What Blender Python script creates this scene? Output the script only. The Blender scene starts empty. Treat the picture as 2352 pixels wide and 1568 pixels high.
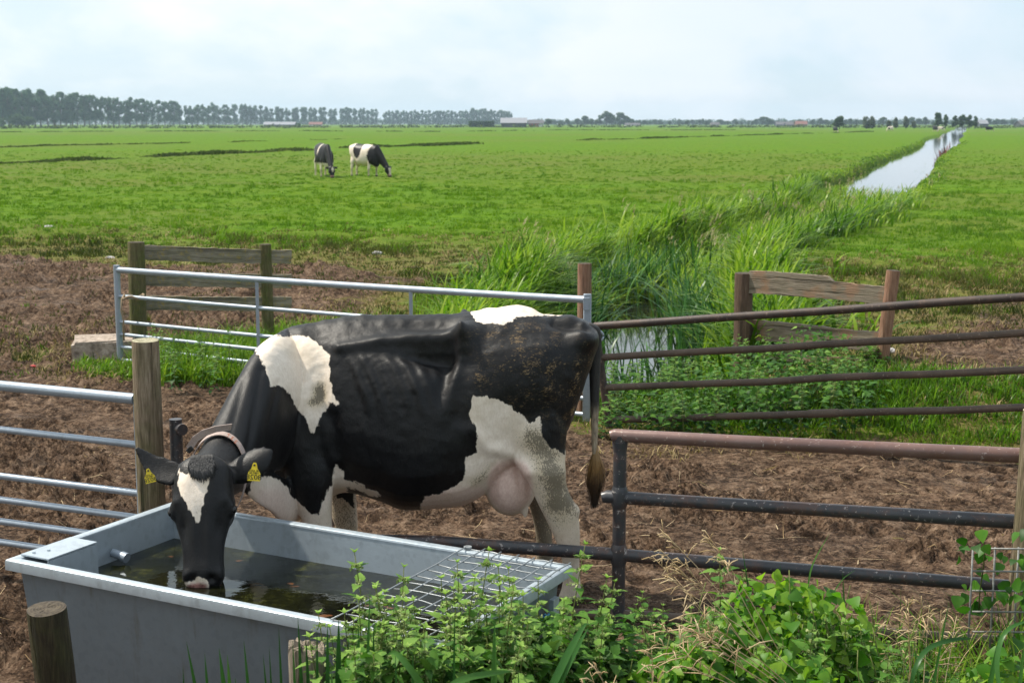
import bpy, math, random, os
import numpy as np
from mathutils import Vector, Matrix

rng = np.random.default_rng(11)
random.seed(11)
SC = bpy.context.scene
COL = SC.collection
PI = math.pi

# ------------------------------------------------------------------ camera model
CAM_H = 2.35
PITCH = math.radians(8.72)
FPX = 3267.0            # 50 mm lens on a 36 mm sensor, in the 2352 px frame the photograph was measured in
CP, SP = math.cos(PITCH), math.sin(PITCH)

def ray(px, py):
    xc = (px - 1176.0) / FPX
    yc = (784.0 - py) / FPX
    return xc, CP + yc * SP, -SP + yc * CP

def at_y(px, py, Y):
    x, y, z = ray(px, py)
    t = Y / y
    return Vector((x * t, Y, CAM_H + z * t))

def at_z(px, py, z0):
    x, y, z = ray(px, py)
    t = (z0 - CAM_H) / z
    return Vector((x * t, y * t, z0))

def proj(P):
    P = np.asarray(P, dtype=float)
    x, y, z = P[..., 0], P[..., 1], P[..., 2] - CAM_H
    d = y * CP - z * SP
    u = y * SP + z * CP
    return 1176.0 + FPX * x / d, 784.0 - FPX * u / d

# ------------------------------------------------------------------ noise
def _hash(xi, yi, s):
    h = (xi * 374761393 + yi * 668265263 + s * 974634777) & 0xFFFFFFFF
    h = ((h ^ (h >> 13)) * 1274126177) & 0xFFFFFFFF
    return ((h ^ (h >> 16)) & 0xFFFF) / 65535.0

def vnoise(x, y, s=0):
    x = np.asarray(x, float); y = np.asarray(y, float)
    xf = np.floor(x); yf = np.floor(y)
    xi = xf.astype(np.int64); yi = yf.astype(np.int64)
    u = x - xf; v = y - yf
    u = u * u * (3 - 2 * u); v = v * v * (3 - 2 * v)
    a = _hash(xi, yi, s); b = _hash(xi + 1, yi, s); c = _hash(xi, yi + 1, s); d = _hash(xi + 1, yi + 1, s)
    return (a * (1 - u) + b * u) * (1 - v) + (c * (1 - u) + d * u) * v

def fbm(x, y, s=0, octv=4, gain=0.5):
    t = 0; a = 1; n = 0; f = 1.0
    for i in range(octv):
        t = t + a * vnoise(x * f, y * f, s + i * 17); n += a; a *= gain; f *= 2.03
    return t / n

def sstep(a, b, x):
    t = np.clip((np.asarray(x, float) - a) / (b - a), 0, 1)
    return t * t * (3 - 2 * t)

def sd_poly(x, y, poly):
    """signed distance to a polygon, positive inside"""
    P = np.asarray(poly, float)
    d = np.full(x.shape, 1e18); ins = np.zeros(x.shape, bool)
    n = len(P)
    for i in range(n):
        ax, ay = P[i]; bx, by = P[(i + 1) % n]
        ex, ey = bx - ax, by - ay
        L = ex * ex + ey * ey + 1e-12
        t = np.clip(((x - ax) * ex + (y - ay) * ey) / L, 0, 1)
        d = np.minimum(d, (x - ax - t * ex) ** 2 + (y - ay - t * ey) ** 2)
        c = ((ay > y) != (by > y)) & (x < (bx - ax) * (y - ay) / (by - ay + 1e-12) + ax)
        ins ^= c
    d = np.sqrt(d)
    return np.where(ins, d, -d)

def sd_seg(x, y, pts):
    P = np.asarray(pts, float)
    d = np.full(x.shape, 1e18)
    for i in range(len(P) - 1):
        ax, ay = P[i]; bx, by = P[i + 1]
        ex, ey = bx - ax, by - ay
        t = np.clip(((x - ax) * ex + (y - ay) * ey) / (ex * ex + ey * ey + 1e-12), 0, 1)
        d = np.minimum(d, (x - ax - t * ex) ** 2 + (y - ay - t * ey) ** 2)
    return np.sqrt(d)

# ------------------------------------------------------------------ mesh building
class MB:
    """collects vertices and faces (any polygon size), then becomes ONE mesh object"""
    def __init__(s):
        s.v = []; s.f = []; s.mi = []; s.n = 0; s.tint = []
    def add(s, v, f, mi=0, tint=None):
        v = np.asarray(v, float).reshape(-1, 3)
        s.v.append(v)
        for q in f:
            s.f.append([int(i) + s.n for i in q]); s.mi.append(mi)
        s.tint.append(np.full(len(v), 0.5 if tint is None else tint, float) if np.isscalar(tint) or tint is None else np.asarray(tint, float))
        s.n += len(v)
    def box(s, c, size, M=None, mi=0, tint=None, bev=0.0):
        sx, sy, sz = [k / 2 for k in size]
        if bev <= 0:
            v = np.array([[x, y, z] for x in (-sx, sx) for y in (-sy, sy) for z in (-sz, sz)])
            f = [(0, 1, 3, 2), (4, 6, 7, 5), (0, 4, 5, 1), (2, 3, 7, 6), (0, 2, 6, 4), (1, 5, 7, 3)]
        else:
            b = bev
            v = []; f = []
            ring = []
            for z, k in ((-sz, b), (-sz + b, 0), (sz - b, 0), (sz, b)):
                r = [(-sx + k + (b - k) , -sy + k), (sx - k - (b - k), -sy + k), (sx - k, -sy + k + (b - k)), (sx - k, sy - k - (b - k)),
                     (sx - k - (b - k), sy - k), (-sx + k + (b - k), sy - k), (-sx + k, sy - k - (b - k)), (-sx + k, -sy + k + (b - k))]
                ring.append([(x, y, z) for x, y in r])
            v = np.array(ring).reshape(-1, 3)
            for i in range(3):
                for j in range(8):
                    f.append((i * 8 + j, i * 8 + (j + 1) % 8, (i + 1) * 8 + (j + 1) % 8, (i + 1) * 8 + j))
            f.append(tuple(reversed(range(8)))); f.append(tuple(range(24, 32)))
        if M is not None:
            v = v @ np.array(M.to_3x3()).T
        s.add(v + np.array(c), f, mi, tint)
    def tube(s, pts, radii, n=12, cap=True, mi=0, tint=None, flat=1.0):
        pts = [Vector(p) for p in pts]
        if np.isscalar(radii): radii = [radii] * len(pts)
        V = []; prev = None
        for i, p in enumerate(pts):
            d = (pts[min(i + 1, len(pts) - 1)] - pts[max(i - 1, 0)]).normalized()
            if prev is None:
                u = d.orthogonal().normalized() if abs(d.z) > .9 else d.cross(Vector((0, 0, 1))).normalized()
            else:
                u = (prev - d * prev.dot(d)).normalized()
            prev = u; w = d.cross(u)
            for k in range(n):
                a = 2 * PI * k / n
                V.append(p + (u * math.cos(a) + w * math.sin(a) * flat) * radii[i])
        f = []
        m = len(pts)
        for i in range(m - 1):
            for k in range(n):
                f.append((i * n + k, i * n + (k + 1) % n, (i + 1) * n + (k + 1) % n, (i + 1) * n + k))
        if cap:
            f.append(tuple(reversed(range(n)))); f.append(tuple(range((m - 1) * n, m * n)))
        s.add([tuple(q) for q in V], f, mi, tint)
    def build(s, name, mats, parent=None, smooth=False, world=True, auto=None):
        me = bpy.data.meshes.new(name)
        v = np.concatenate(s.v) if s.v else np.zeros((0, 3))
        me.from_pydata(v.tolist(), [], s.f)
        if not isinstance(mats, (list, tuple)): mats = [mats]
        for m in mats: me.materials.append(m)
        if len(mats) > 1: me.polygons.foreach_set('material_index', s.mi)
        if smooth: me.polygons.foreach_set('use_smooth', [True] * len(me.polygons))
        at = me.attributes.new('tint', 'FLOAT', 'POINT'); at.data.foreach_set('value', np.concatenate(s.tint).astype(np.float32))
        me.update()
        if auto is not None:
            for p in me.polygons: p.use_smooth = True
            me.set_sharp_from_angle(angle=math.radians(auto))
        o = bpy.data.objects.new(name, me); COL.objects.link(o)
        if parent is not None:
            o.parent = parent
            if world: o.matrix_parent_inverse = inv_of(parent)
        return o

def inv_of(p):
    return (Matrix.Translation(p.location) @ p.rotation_euler.to_matrix().to_4x4() @ Matrix.Diagonal((*p.scale, 1))).inverted()

def mesh_np(name, v, faces, mat, attrs=None, smooth=True, parent=None):
    """faces: (M,k) int array of equal sized polygons"""
    me = bpy.data.meshes.new(name)
    v = np.asarray(v, np.float32); faces = np.asarray(faces, np.int32)
    k = faces.shape[1]
    me.vertices.add(len(v)); me.vertices.foreach_set('co', v.ravel())
    me.loops.add(faces.size); me.loops.foreach_set('vertex_index', faces.ravel())
    me.polygons.add(len(faces)); me.polygons.foreach_set('loop_start', np.arange(0, faces.size, k, dtype=np.int32))
    me.polygons.foreach_set('use_smooth', np.full(len(faces), smooth))
    for a, d in (attrs or {}).items():
        at = me.attributes.new(a, 'FLOAT', 'POINT'); at.data.foreach_set('value', np.asarray(d, np.float32))
    for m in (mat if isinstance(mat, (list, tuple)) else [mat]): me.materials.append(m)
    me.update(calc_edges=True)
    o = bpy.data.objects.new(name, me); COL.objects.link(o)
    if parent is not None:
        o.parent = parent; o.matrix_parent_inverse = inv_of(parent)
    return o

def tag(o, label=None, cat=None, group=None, kind=None):
    if label: o['label'] = label
    if cat: o['category'] = cat
    if group: o['group'] = group
    if kind: o['kind'] = kind
    return o

def thing(name, label, cat, loc, group=None):
    o = bpy.data.objects.new(name, None); COL.objects.link(o)
    o.location = loc; o.empty_display_size = .1
    return tag(o, label, cat, group)

def copy_tree(o, loc=None, rot=None, scale=None):
    r = o.copy(); COL.objects.link(r)
    if loc is not None: r.location = loc
    if rot is not None: r.rotation_euler = rot
    if scale is not None: r.scale = scale if hasattr(scale, '__len__') else (scale,) * 3
    for ch in list(o.children):
        c = ch.copy(); COL.objects.link(c); c.parent = r
        for g in list(ch.children):
            d = g.copy(); COL.objects.link(d); d.parent = c
    return r

# ------------------------------------------------------------------ node helpers
class NT:
    def __init__(s, name):
        s.m = bpy.data.materials.new(name); s.m.use_nodes = True
        s.t = s.m.node_tree; s.b = s.t.nodes['Principled BSDF']
        s.out = s.t.nodes['Material Output']
    def n(s, typ, ins=None, **kw):
        nd = s.t.nodes.new('ShaderNode' + typ)
        for k, v in kw.items(): setattr(nd, k, v)
        for k, v in (ins or {}).items(): s.set(nd.inputs[k], v)
        return nd
    def set(s, sock, v):
        if isinstance(v, bpy.types.NodeSocket): s.t.links.new(v, sock)
        elif isinstance(v, (tuple, list)) and len(v) == 3 and sock.type == 'RGBA': sock.default_value = (*v, 1)
        else: sock.default_value = v
    def co(s, kind='Object'): return s.n('TexCoord').outputs[kind]
    def pos(s): return s.n('NewGeometry').outputs['Position']
    def mapv(s, v, scale=(1, 1, 1), rot=(0, 0, 0)):
        return s.n('Mapping', {'Vector': v, 'Scale': scale, 'Rotation': rot}).outputs[0]
    def noise(s, v, scale, detail=4, rough=.55, dist=0):
        return s.n('TexNoise', {'Vector': v, 'Scale': scale, 'Detail': detail, 'Roughness': rough, 'Distortion': dist}).outputs[0]
    def attr(s, a): return s.n('Attribute', attribute_name=a).outputs['Fac']
    def math(s, op, a, b=0.0, clamp=False):
        nd = s.n('Math', operation=op, use_clamp=clamp); s.set(nd.inputs[0], a); s.set(nd.inputs[1], b); return nd.outputs[0]
    def rng(s, v, a, b, c=0.0, d=1.0):
        nd = s.n('MapRange', {'Value': v, 'From Min': a, 'From Max': b, 'To Min': c, 'To Max': d}); return nd.outputs[0]
    def mix(s, f, a, b, mode='MIX'):
        nd = s.n('Mix', data_type='RGBA', blend_type=mode)
        s.set(nd.inputs['Factor'], f); s.set(nd.inputs[6], a); s.set(nd.inputs[7], b); return nd.outputs[2]
    def ramp(s, f, stops, interp='LINEAR'):
        nd = s.n('ValToRGB'); cr = nd.color_ramp; cr.interpolation = interp
        while len(cr.elements) < len(stops): cr.elements.new(.5)
        for e, (p, c) in zip(cr.elements, stops):
            e.position = p; e.color = (*c, 1) if len(c) == 3 else c
        s.set(nd.inputs[0], f); return nd.outputs[0]
    def bump(s, h, strength=.3, dist=.01):
        return s.n('Bump', {'Height': h, 'Strength': strength, 'Distance': dist}).outputs[0]
    def fin(s, color=None, rough=.6, normal=None, metal=0.0, **kw):
        if color is not None: s.set(s.b.inputs['Base Color'], color)
        s.set(s.b.inputs['Roughness'], rough); s.set(s.b.inputs['Metallic'], metal)
        if normal is not None: s.set(s.b.inputs['Normal'], normal)
        for k, v in kw.items(): s.set(s.b.inputs[k.replace('_', ' ')], v)
        return s.m
# ================================================================== COW
YC = 6.90           # centre plane of the drinking cow
YN, YF = 6.66, 7.12 # planes of her near and far legs

def rings_mesh(R):
    """R: (n,m,3) rings -> closed mesh"""
    n, m, _ = R.shape
    v = np.concatenate([R.reshape(-1, 3), R[0].mean(0)[None], R[-1].mean(0)[None]])
    i = np.arange(n - 1)[:, None]; k = np.arange(m)[None]
    q = np.stack([i * m + k, i * m + (k + 1) % m, (i + 1) * m + (k + 1) % m, (i + 1) * m + k], -1).reshape(-1, 4).tolist()
    a, b = n * m, n * m + 1
    q += [(a, (k + 1) % m, k) for k in range(m)] + [(b, (n - 1) * m + k, (n - 1) * m + (k + 1) % m) for k in range(m)]
    return v, q

def resamp(t, tn, V):
    V = np.asarray(V, float)
    if V.ndim == 1: V = V[:, None]
    # cubic through points (Catmull-Rom on non uniform t)
    m = np.zeros_like(V)
    t = np.asarray(t, float)
    for i in range(len(t)):
        a, b = max(i - 1, 0), min(i + 1, len(t) - 1)
        m[i] = (V[b] - V[a]) / (t[b] - t[a])
    j = np.clip(np.searchsorted(t, tn, side='right') - 1, 0, len(t) - 2)
    h = (t[j + 1] - t[j]); u = (tn - t[j]) / h
    u = u[:, None]; h = h[:, None]
    return ((2 * u**3 - 3 * u**2 + 1) * V[j] + (u**3 - 2 * u**2 + u) * h * m[j]
            + (-2 * u**3 + 3 * u**2) * V[j + 1] + (u**3 - u**2) * h * m[j + 1])

def torso_rings():
    # px x, px y top, px y bottom, half width, rump-ness
    T = [(585, 806, 1120, .10, 0), (600, 790, 1150, .15, 0), (620, 775, 1172, .185, 0), (660, 755, 1178, .22, 0), (720, 741, 1160, .25, 0), (789, 729, 1128, .285, 0),
         (872, 724, 1146, .33, 0), (924, 723, 1165, .355, 0), (1000, 722, 1162, .37, 0), (1060, 719, 1156, .345, .5),
         (1110, 712, 1132, .315, .9), (1160, 706, 1085, .30, 1), (1210, 708, 1050, .285, 1), (1260, 719, 1020, .265, 1),
         (1305, 729, 985, .225, 1), (1335, 737, 900, .18, 1), (1357, 746, 835, .13, 1), (1368, 757, 800, .07, 1)]
    T = np.array(T, float)
    X = np.array([at_y(r[0], 900, YC).x for r in T])
    zt = np.array([at_y(r[0], r[1], YC).z for r in T]); zb = np.array([at_y(r[0], r[2], YC).z for r in T])
    n = 90
    xn = np.linspace(X[0], X[-1], n)
    S = resamp(X, xn, np.stack([zt, zb, T[:, 3], T[:, 4]], 1))
    vb = np.array([0, .015, .05, .12, .2, .32, .45, .6, .75, .87, .95, .99, 1.0])
    fb = np.array([0, .16, .34, .56, .72, .86, .95, 1, .96, .80, .52, .25, 0])
    fr = np.array([0, .18, .38, .68, .88, .97, 1, .98, .92, .80, .55, .28, 0])
    m = 48
    th = np.linspace(0, PI, m // 2 + 1)
    v = (1 - np.cos(th)) / 2
    R = []
    for x, (a, b, w, s) in zip(xn, S):
        s = min(max(s, 0), 1)
        f = np.interp(v, vb, fb) * (1 - s) + np.interp(v, vb, fr) * s
        z = a + (b - a) * v
        r = [(x, YC + w * f[i], z[i]) for i in range(len(v))] + [(x, YC - w * f[i], z[i]) for i in range(len(v) - 2, 0, -1)]
        R.append(r)
    return np.array(R)

def limb(P, n=40, m=20, sub=True):
    """P: rows (x,y,z, half size along x, half size along y); rings are horizontal-ish ellipses"""
    P = np.array(P, float)
    d = np.r_[0, np.cumsum(np.linalg.norm(np.diff(P[:, :3], axis=0), axis=1))]
    S = resamp(d, np.linspace(0, d[-1], n), P)
    th = np.linspace(0, 2 * PI, m, endpoint=False)
    R = np.stack([S[:, 0:1] + S[:, 3:4] * np.cos(th), S[:, 1:2] + S[:, 4:5] * np.sin(th), np.repeat(S[:, 2:3], m, 1)], -1)
    return R

def leg_px(rows, Y):
    """rows: px x, px y, half width px, lateral half width m"""
    out = []
    for r in rows:
        Yr = r[4] if len(r) > 4 else Y
        p = at_y(r[0], r[1], Yr)
        k = (Yr * CP + (CAM_H - p.z) * SP) / FPX
        out.append((p.x, p.y, p.z, r[2] * k, r[3]))
    return limb(out)

def tube_rings(C, A, B, a, b, n=40, m=28, ex=2.0, back=None):
    """general loft: centres C, per-ring axes A,B and half sizes a,b (b may differ for -B side via back)"""
    C, A, B = [np.array(k, float) for k in (C, A, B)]
    a = np.array(a, float); b = np.array(b, float); bk = b if back is None else np.array(back, float)
    d = np.r_[0, np.cumsum(np.linalg.norm(np.diff(C, axis=0), axis=1))]
    tn = np.linspace(0, d[-1], n)
    S = resamp(d, tn, np.concatenate([C, A, B, a[:, None], b[:, None], bk[:, None]], 1))
    th = np.linspace(0, 2 * PI, m, endpoint=False)
    c = np.sign(np.cos(th)) * np.abs(np.cos(th)) ** (2 / ex); s = np.sign(np.sin(th)) * np.abs(np.sin(th)) ** (2 / ex)
    R = []
    for r in S:
        A1 = r[3:6] / np.linalg.norm(r[3:6]); B1 = r[6:9] / np.linalg.norm(r[6:9])
        bb = np.where(s > 0, r[10], r[11])
        R.append(r[:3] + np.outer(c * r[9], A1) + np.outer(s * bb, B1))
    return np.array(R)

def ellipsoid(c, r, n=16, m=24):
    th = np.linspace(.08, PI - .08, n)
    ph = np.linspace(0, 2 * PI, m, endpoint=False)
    return np.stack([c[0] + r[0] * np.outer(np.sin(th), np.cos(ph)), c[1] + r[1] * np.outer(np.sin(th), np.sin(ph)), c[2] - r[2] * np.outer(np.cos(th), np.ones(m))], -1)

def ear_rings(base, tip, across, wid, thick, n=22, m=16, prof=None, drop=0.0):
    base, tip, across = Vector(base), Vector(tip), Vector(across).normalized()
    ax = (tip - base); L = ax.length; ax.normalize()
    across = (across - ax * across.dot(ax)).normalized(); nrm = ax.cross(across)
    prof = prof or [(0, .42), (.1, .5), (.25, .78), (.45, 1), (.62, .98), (.8, .72), (.92, .4), (1, .06)]
    tt = np.linspace(0, 1, n)
    w = np.interp(tt, *zip(*prof)) * wid
    th = np.linspace(0, 2 * PI, m, endpoint=False)
    R = []
    for t, k in zip(tt, w):
        c = base + ax * (L * t) + across * (drop * math.sin(PI * t))
        tk = thick * (1.7 - 1.1 * t)
        row = []
        for q in th:
            u, s = math.cos(q) * k, math.sin(q)
            cup = .35 * (u * u) / max(wid, 1e-6) - .25 * wid * math.sin(t * PI)   # the ear is a shallow scoop
            row.append(c + across * u + nrm * (s * min(tk, k * .8) + cup))
        R.append([tuple(p) for p in row])
    return np.array(R)

def head_frame(P, M, face_dir):
    P, M = Vector(P), Vector(M)
    a = (M - P).normalized(); c = Vector(face_dir); c = (c - a * c.dot(a)).normalized()
    b = a.cross(c)
    return P, M, a, b, c

def head_parts(P, M, face_dir):
    P, M, a, b, c = head_frame(P, M, face_dir)
    L = (M - P).length
    H = [  # t, half width, front, back, forward offset
        (-.055, .050, .028, .05), (-.015, .086, .046, .09), (.04, .108, .064, .12), (.14, .118, .078, .15), (.28, .124, .085, .168), (.38, .126, .084, .172),
        (.46, .119, .078, .158), (.56, .106, .072, .142), (.68, .091, .066, .116), (.80, .083, .064, .098), (.90, .084, .066, .088), (.97, .080, .060, .076), (1.03, .062, .044, .056), (1.06, .030, .02, .03)]
    C = [P + a * (L * h[0]) for h in H]
    R = tube_rings([tuple(p) for p in C], [tuple(b)] * len(H), [tuple(c)] * len(H), [h[1] for h in H], [h[2] for h in H], n=54, m=36, ex=2.35, back=[h[3] for h in H])
    out = [R]
    for s in (-1, 1):                                    # brow / eye sockets, cheeks
        e = P + a * (L * .40) + b * (s * .108) + c * .018
        out.append(ellipsoid(tuple(e), (.036, .036, .042)))
        k = P + a * (L * .36) + b * (s * .070) - c * .09
        out.append(ellipsoid(tuple(k), (.05, .07, .10)))
        q = P + a * (L * .93) + b * (s * .05) + c * .02
        out.append(ellipsoid(tuple(q), (.036, .04, .046)))
    out.append(ellipsoid(tuple(P + a * (.012) + c * .0), (.080, .055, .05)))
    return out, (P, M, a, b, c, L)

def remesh(parts, voxel, smooth_n):
    V = []; F = []; n = 0
    for R in parts:
        v, f = rings_mesh(R)
        V.append(v); F += [tuple(i + n for i in q) for q in f]; n += len(v)
    me = bpy.data.meshes.new('shape'); me.from_pydata(np.concatenate(V).tolist(), [], F); me.update()
    import bmesh
    bm = bmesh.new(); bm.from_mesh(me); bmesh.ops.recalc_face_normals(bm, faces=bm.faces); bm.to_mesh(me); bm.free()
    o = bpy.data.objects.new('shape', me); COL.objects.link(o)
    md = o.modifiers.new('r', 'REMESH'); md.mode = 'VOXEL'; md.voxel_size = voxel
    dg = bpy.context.evaluated_depsgraph_get()
    ev = o.evaluated_get(dg).data
    v = np.empty(len(ev.vertices) * 3, np.float32); ev.vertices.foreach_get('co', v); v = v.reshape(-1, 3).astype(float)
    f = np.array([list(p.vertices) for p in ev.polygons if len(p.vertices) == 4], np.int32)
    bpy.data.objects.remove(o); bpy.data.meshes.remove(me)
    e = np.concatenate([f[:, [0, 1]], f[:, [1, 2]], f[:, [2, 3]], f[:, [3, 0]]])
    v = laplace(v, e, smooth_n)
    return v, f, e

def laplace(v, e, n, mask=None):
    deg = np.bincount(e[:, 0], minlength=len(v)) + np.bincount(e[:, 1], minlength=len(v))
    for it in range(n):
        lam = .5 if it % 2 == 0 else -.40
        s = np.stack([np.bincount(e[:, 0], v[e[:, 1], k], len(v)) + np.bincount(e[:, 1], v[e[:, 0], k], len(v)) for k in range(3)], 1)
        d = (s / deg[:, None] - v) * lam
        v = v + (d if mask is None else d * mask[:, None])
    return v

def vnormals(v, f):
    fn = np.cross(v[f[:, 2]] - v[f[:, 0]], v[f[:, 3]] - v[f[:, 1]])
    n = np.stack([sum(np.bincount(f[:, j], fn[:, k], len(v)) for j in range(4)) for k in range(3)], 1)
    return n / (np.linalg.norm(n, axis=1, keepdims=True) + 1e-12)

def cow_body(pose):
    parts = [torso_rings()]
    # near hind leg: thigh, gaskin, hock, cannon, hoof
    parts.append(leg_px([(1215, 800, 95, .10, 6.78), (1212, 900, 98, .125, 6.76), (1218, 980, 86, .12, 6.74), (1236, 1040, 64, .10, 6.72), (1250, 1080, 50, .075), (1261, 1120, 42, .06), (1280, 1160, 43, .052),
                         (1294, 1200, 37, .048), (1304, 1240, 29, .042), (1311, 1290, 20, .034), (1313, 1330, 20, .034), (1311, 1362, 25, .042), (1303, 1385, 29, .05), (1298, 1401, 33, .055)], YN))
    parts.append(leg_px([(1215, 800, 90, .10, 7.02), (1212, 900, 90, .11, 7.03), (1215, 980, 74, .10, 7.06), (1225, 1050, 48, .075), (1234, 1100, 34, .055), (1240, 1135, 33, .05), (1246, 1170, 28, .046),
                         (1249, 1220, 20, .036), (1251, 1270, 19, .034), (1250, 1300, 23, .04), (1245, 1318, 27, .05), (1242, 1334, 31, .055)], YF))
    parts.append(leg_px([(690, 880, 60, .06, 6.74), (688, 960, 66, .085, 6.71), (700, 1040, 62, .09, 6.70), (712, 1100, 56, .078), (721, 1150, 42, .062), (728, 1195, 35, .053), (734, 1230, 30, .048),
                         (738, 1275, 19, .034), (740, 1330, 17, .032), (740, 1362, 22, .04), (734, 1382, 27, .048), (730, 1402, 32, .055)], 6.68))
    parts.append(leg_px([(720, 900, 60, .06, 7.06), (740, 1000, 56, .085, 7.08), (770, 1070, 40, .07), (782, 1110, 33, .058), (788, 1150, 31, .052), (792, 1190, 29, .048), (797, 1215, 25, .044),
                         (797, 1255, 17, .034), (797, 1290, 17, .033), (795, 1312, 22, .04), (791, 1326, 26, .048), (788, 1338, 30, .053)], YF))
    u = at_y(1318, 1176, YN); parts.append(ellipsoid((u.x, u.y, u.z), (.030, .032, .045)))
    # udder, milk vein and brisket
    u = at_y(1172, 1104, 6.87)
    parts.append(ellipsoid((u.x, u.y, u.z), (.135, .17, .172)))
    u = at_y(1135, 1075, 6.87); parts.append(ellipsoid((u.x, u.y, u.z), (.11, .15, .10)))
    t = at_y(1206, 1178, 6.80)
    parts.append(limb([(t.x, t.y, t.z + .05, .02, .02), (t.x, t.y, t.z + .01, .016, .016), (t.x, t.y, t.z - .020, .011, .011)], 10, 10))
    t = at_y(1150, 1165, 6.80)
    parts.append(limb([(t.x, t.y, t.z + .05, .02, .02), (t.x, t.y, t.z + .02, .016, .016), (t.x, t.y, t.z - .004, .010, .010)], 10, 10))
    mv = [at_y(960, 1146, 6.80), at_y(1010, 1143, 6.79), at_y(1060, 1138, 6.80), at_y(1105, 1118, 6.80), at_y(1130, 1090, 6.82)]
    parts.append(tube_rings([tuple(p) for p in mv], [(0, 1, 0)] * 5, [(.3, 0, 1)] * 5, [.04, .05, .055, .06, .06], [.034, .036, .04, .046, .05], n=16, m=14))
    S = at_y(676, 930, 6.90)
    if pose == 'drink':
        C = [(S.x, 6.92, 1.06), (-1.14, 6.62, 1.04), (-1.225, 6.28, .95), (-1.272, 6.03, .875), (-1.29, 5.87, .86)]
        A = [(.25, .97, 0), (.85, .5, 0), (.97, .24, 0), (1, .1, 0), (1, .05, 0)]
        B = [(-.1, -.1, 1), (0, -.05, 1), (0, -.1, 1), (0, .15, 1), (0, .3, 1)]
        w = [.17, .158, .128, .106, .095]; hf = [.30, .285, .165, .118, .10]; hb = [.39, .34, .24, .15, .12]
        parts.append(tube_rings(C, A, B, w, hf, n=44, m=36, back=hb))
        # dewlap / brisket
        D = [at_y(690, 1150, 6.78), at_y(655, 1150, 6.62), at_y(625, 1130, 6.48), at_y(590, 1112, 6.34), at_y(560, 1090, 6.2)]
        parts.append(tube_rings([tuple(p) for p in D], [(.8, .6, 0)] * 5, [(0, 0, 1)] * 5, [.07, .06, .04, .03, .03], [.10, .11, .10, .09, .08], n=20, m=16))
        hp, fr = head_parts((-1.295, 5.815, .945), (-1.268, 5.635, .475), (.05, -1, .32))
    else:
        C = [(S.x, 6.90, 1.06), (-1.30, 6.90, .90), (-1.55, 6.9, .66), (-1.70, 6.9, .50), (-1.76, 6.9, .43)]
        A = [(0, 1, 0)] * 5
        B = [(-.3, 0, 1), (-.7, 0, .9), (-.7, 0, .6), (-.7, 0, .6), (-.6, 0, .6)]
        parts.append(tube_rings(C, A, B, [.17, .13, .105, .095, .09], [.39, .26, .17, .13, .11], n=40, m=32, back=[.39, .28, .2, .16, .13]))
        hp, fr = head_parts((-1.80, 6.9, .47), (-1.92, 6.9, .02), (-1, 0, .1))
    parts += hp
    P, M, a, b, c, L = fr
    if pose == 'drink':
        # seen from the camera: the left ear points away and up, the right ear hangs open
        e0 = at_y(412, 1098, 5.88); e1 = at_y(312, 1028, 5.92)
        parts.append(ear_rings(tuple(e0), tuple(e1), tuple(at_y(378, 1140, 5.82) - at_y(372, 1060, 5.90)), .062, .012, prof=[(0, .8), (.15, .95), (.3, 1), (.5, .86), (.7, .58), (.85, .38), (1, .14)], drop=.016))
        e0 = at_y(508, 1100, 5.88); e1 = at_y(627, 1034, 5.92)
        parts.append(ear_rings(tuple(e1 + (e0 - e1)), tuple(e1), tuple(at_y(585, 1135, 5.84) - at_y(562, 1050, 5.93)), .072, .012, prof=[(0, .5), (.15, .62), (.35, .92), (.55, 1), (.75, .9), (.9, .6), (1, .12)], drop=.012))
    else:
        for s in (-1, 1):
            e0 = P + a * .05 + b * (s * .09); e1 = P + a * .03 + b * (s * .27) - c * .03
            parts.append(ear_rings(tuple(e0), tuple(e1), tuple(a), .06, .014))
    return parts, fr

PXC = lambda sx, sy, k: (lambda L: [((sx + x / k) / 1.0204, (sy + y / k) / 1.0204) for x, y in L])
c1, c2, c3 = PXC(300, 680, 2.177), PXC(800, 680, 2.177), PXC(300, 960, 3.5625)
W_SHOULDER = c1([(600, 300), (640, 250), (690, 220), (750, 225), (790, 241), (830, 232), (870, 228), (930, 240), (990, 290), (1025, 320), (1032, 360), (1030, 440), (1045, 520), (1074, 578), (1062, 592), (1045, 572), (1025, 570),
                 (1018, 600), (985, 640), (962, 700), (948, 748), (935, 720), (900, 640), (880, 620), (860, 600), (830, 540), (800, 500), (770, 488), (730, 490), (716, 440), (700, 400), (670, 340), (640, 295)])
W_RUMP = c2([(655, 60), (662, 118), (690, 160), (720, 168), (790, 168), (825, 182), (870, 155), (900, 136), (960, 131), (1040, 131), (1130, 127), (1140, 60)])
W_FLANK = c2([(668, 536), (690, 546), (712, 541), (740, 537), (756, 552), (790, 553), (860, 590), (940, 650), (965, 676), (990, 666), (996, 650), (1014, 646), (1018, 690), (1030, 750), (1060, 800), (1100, 815), (1140, 838),
              (1150, 790), (1175, 740), (1260, 740), (1260, 1700), (380, 1700), (405, 1092), (425, 1050), (500, 1037), (560, 1010), (620, 972), (632, 930), (630, 880), (640, 850), (690, 830), (692, 780), (696, 740), (690, 700), (650, 640), (664, 600)])
W_FORE = c1([(560, 1040), (606, 1050), (612, 1028), (628, 1022), (628, 985), (650, 950), (700, 945), (760, 962), (820, 1008), (826, 1040), (850, 1060), (880, 1092), (920, 1130), (960, 1146), (980, 1140), (990, 1085), (1008, 1050), (1016, 1010), (1042, 990),
             (1040, 950), (1062, 885), (1080, 905), (1106, 930), (1106, 962), (1180, 985), (1230, 1015), (1260, 1018), (1290, 1052), (1240, 1052), (1180, 1020), (1110, 1000), (1180, 1200), (1180, 1700), (760, 1700), (700, 1200), (600, 1140)])
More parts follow.
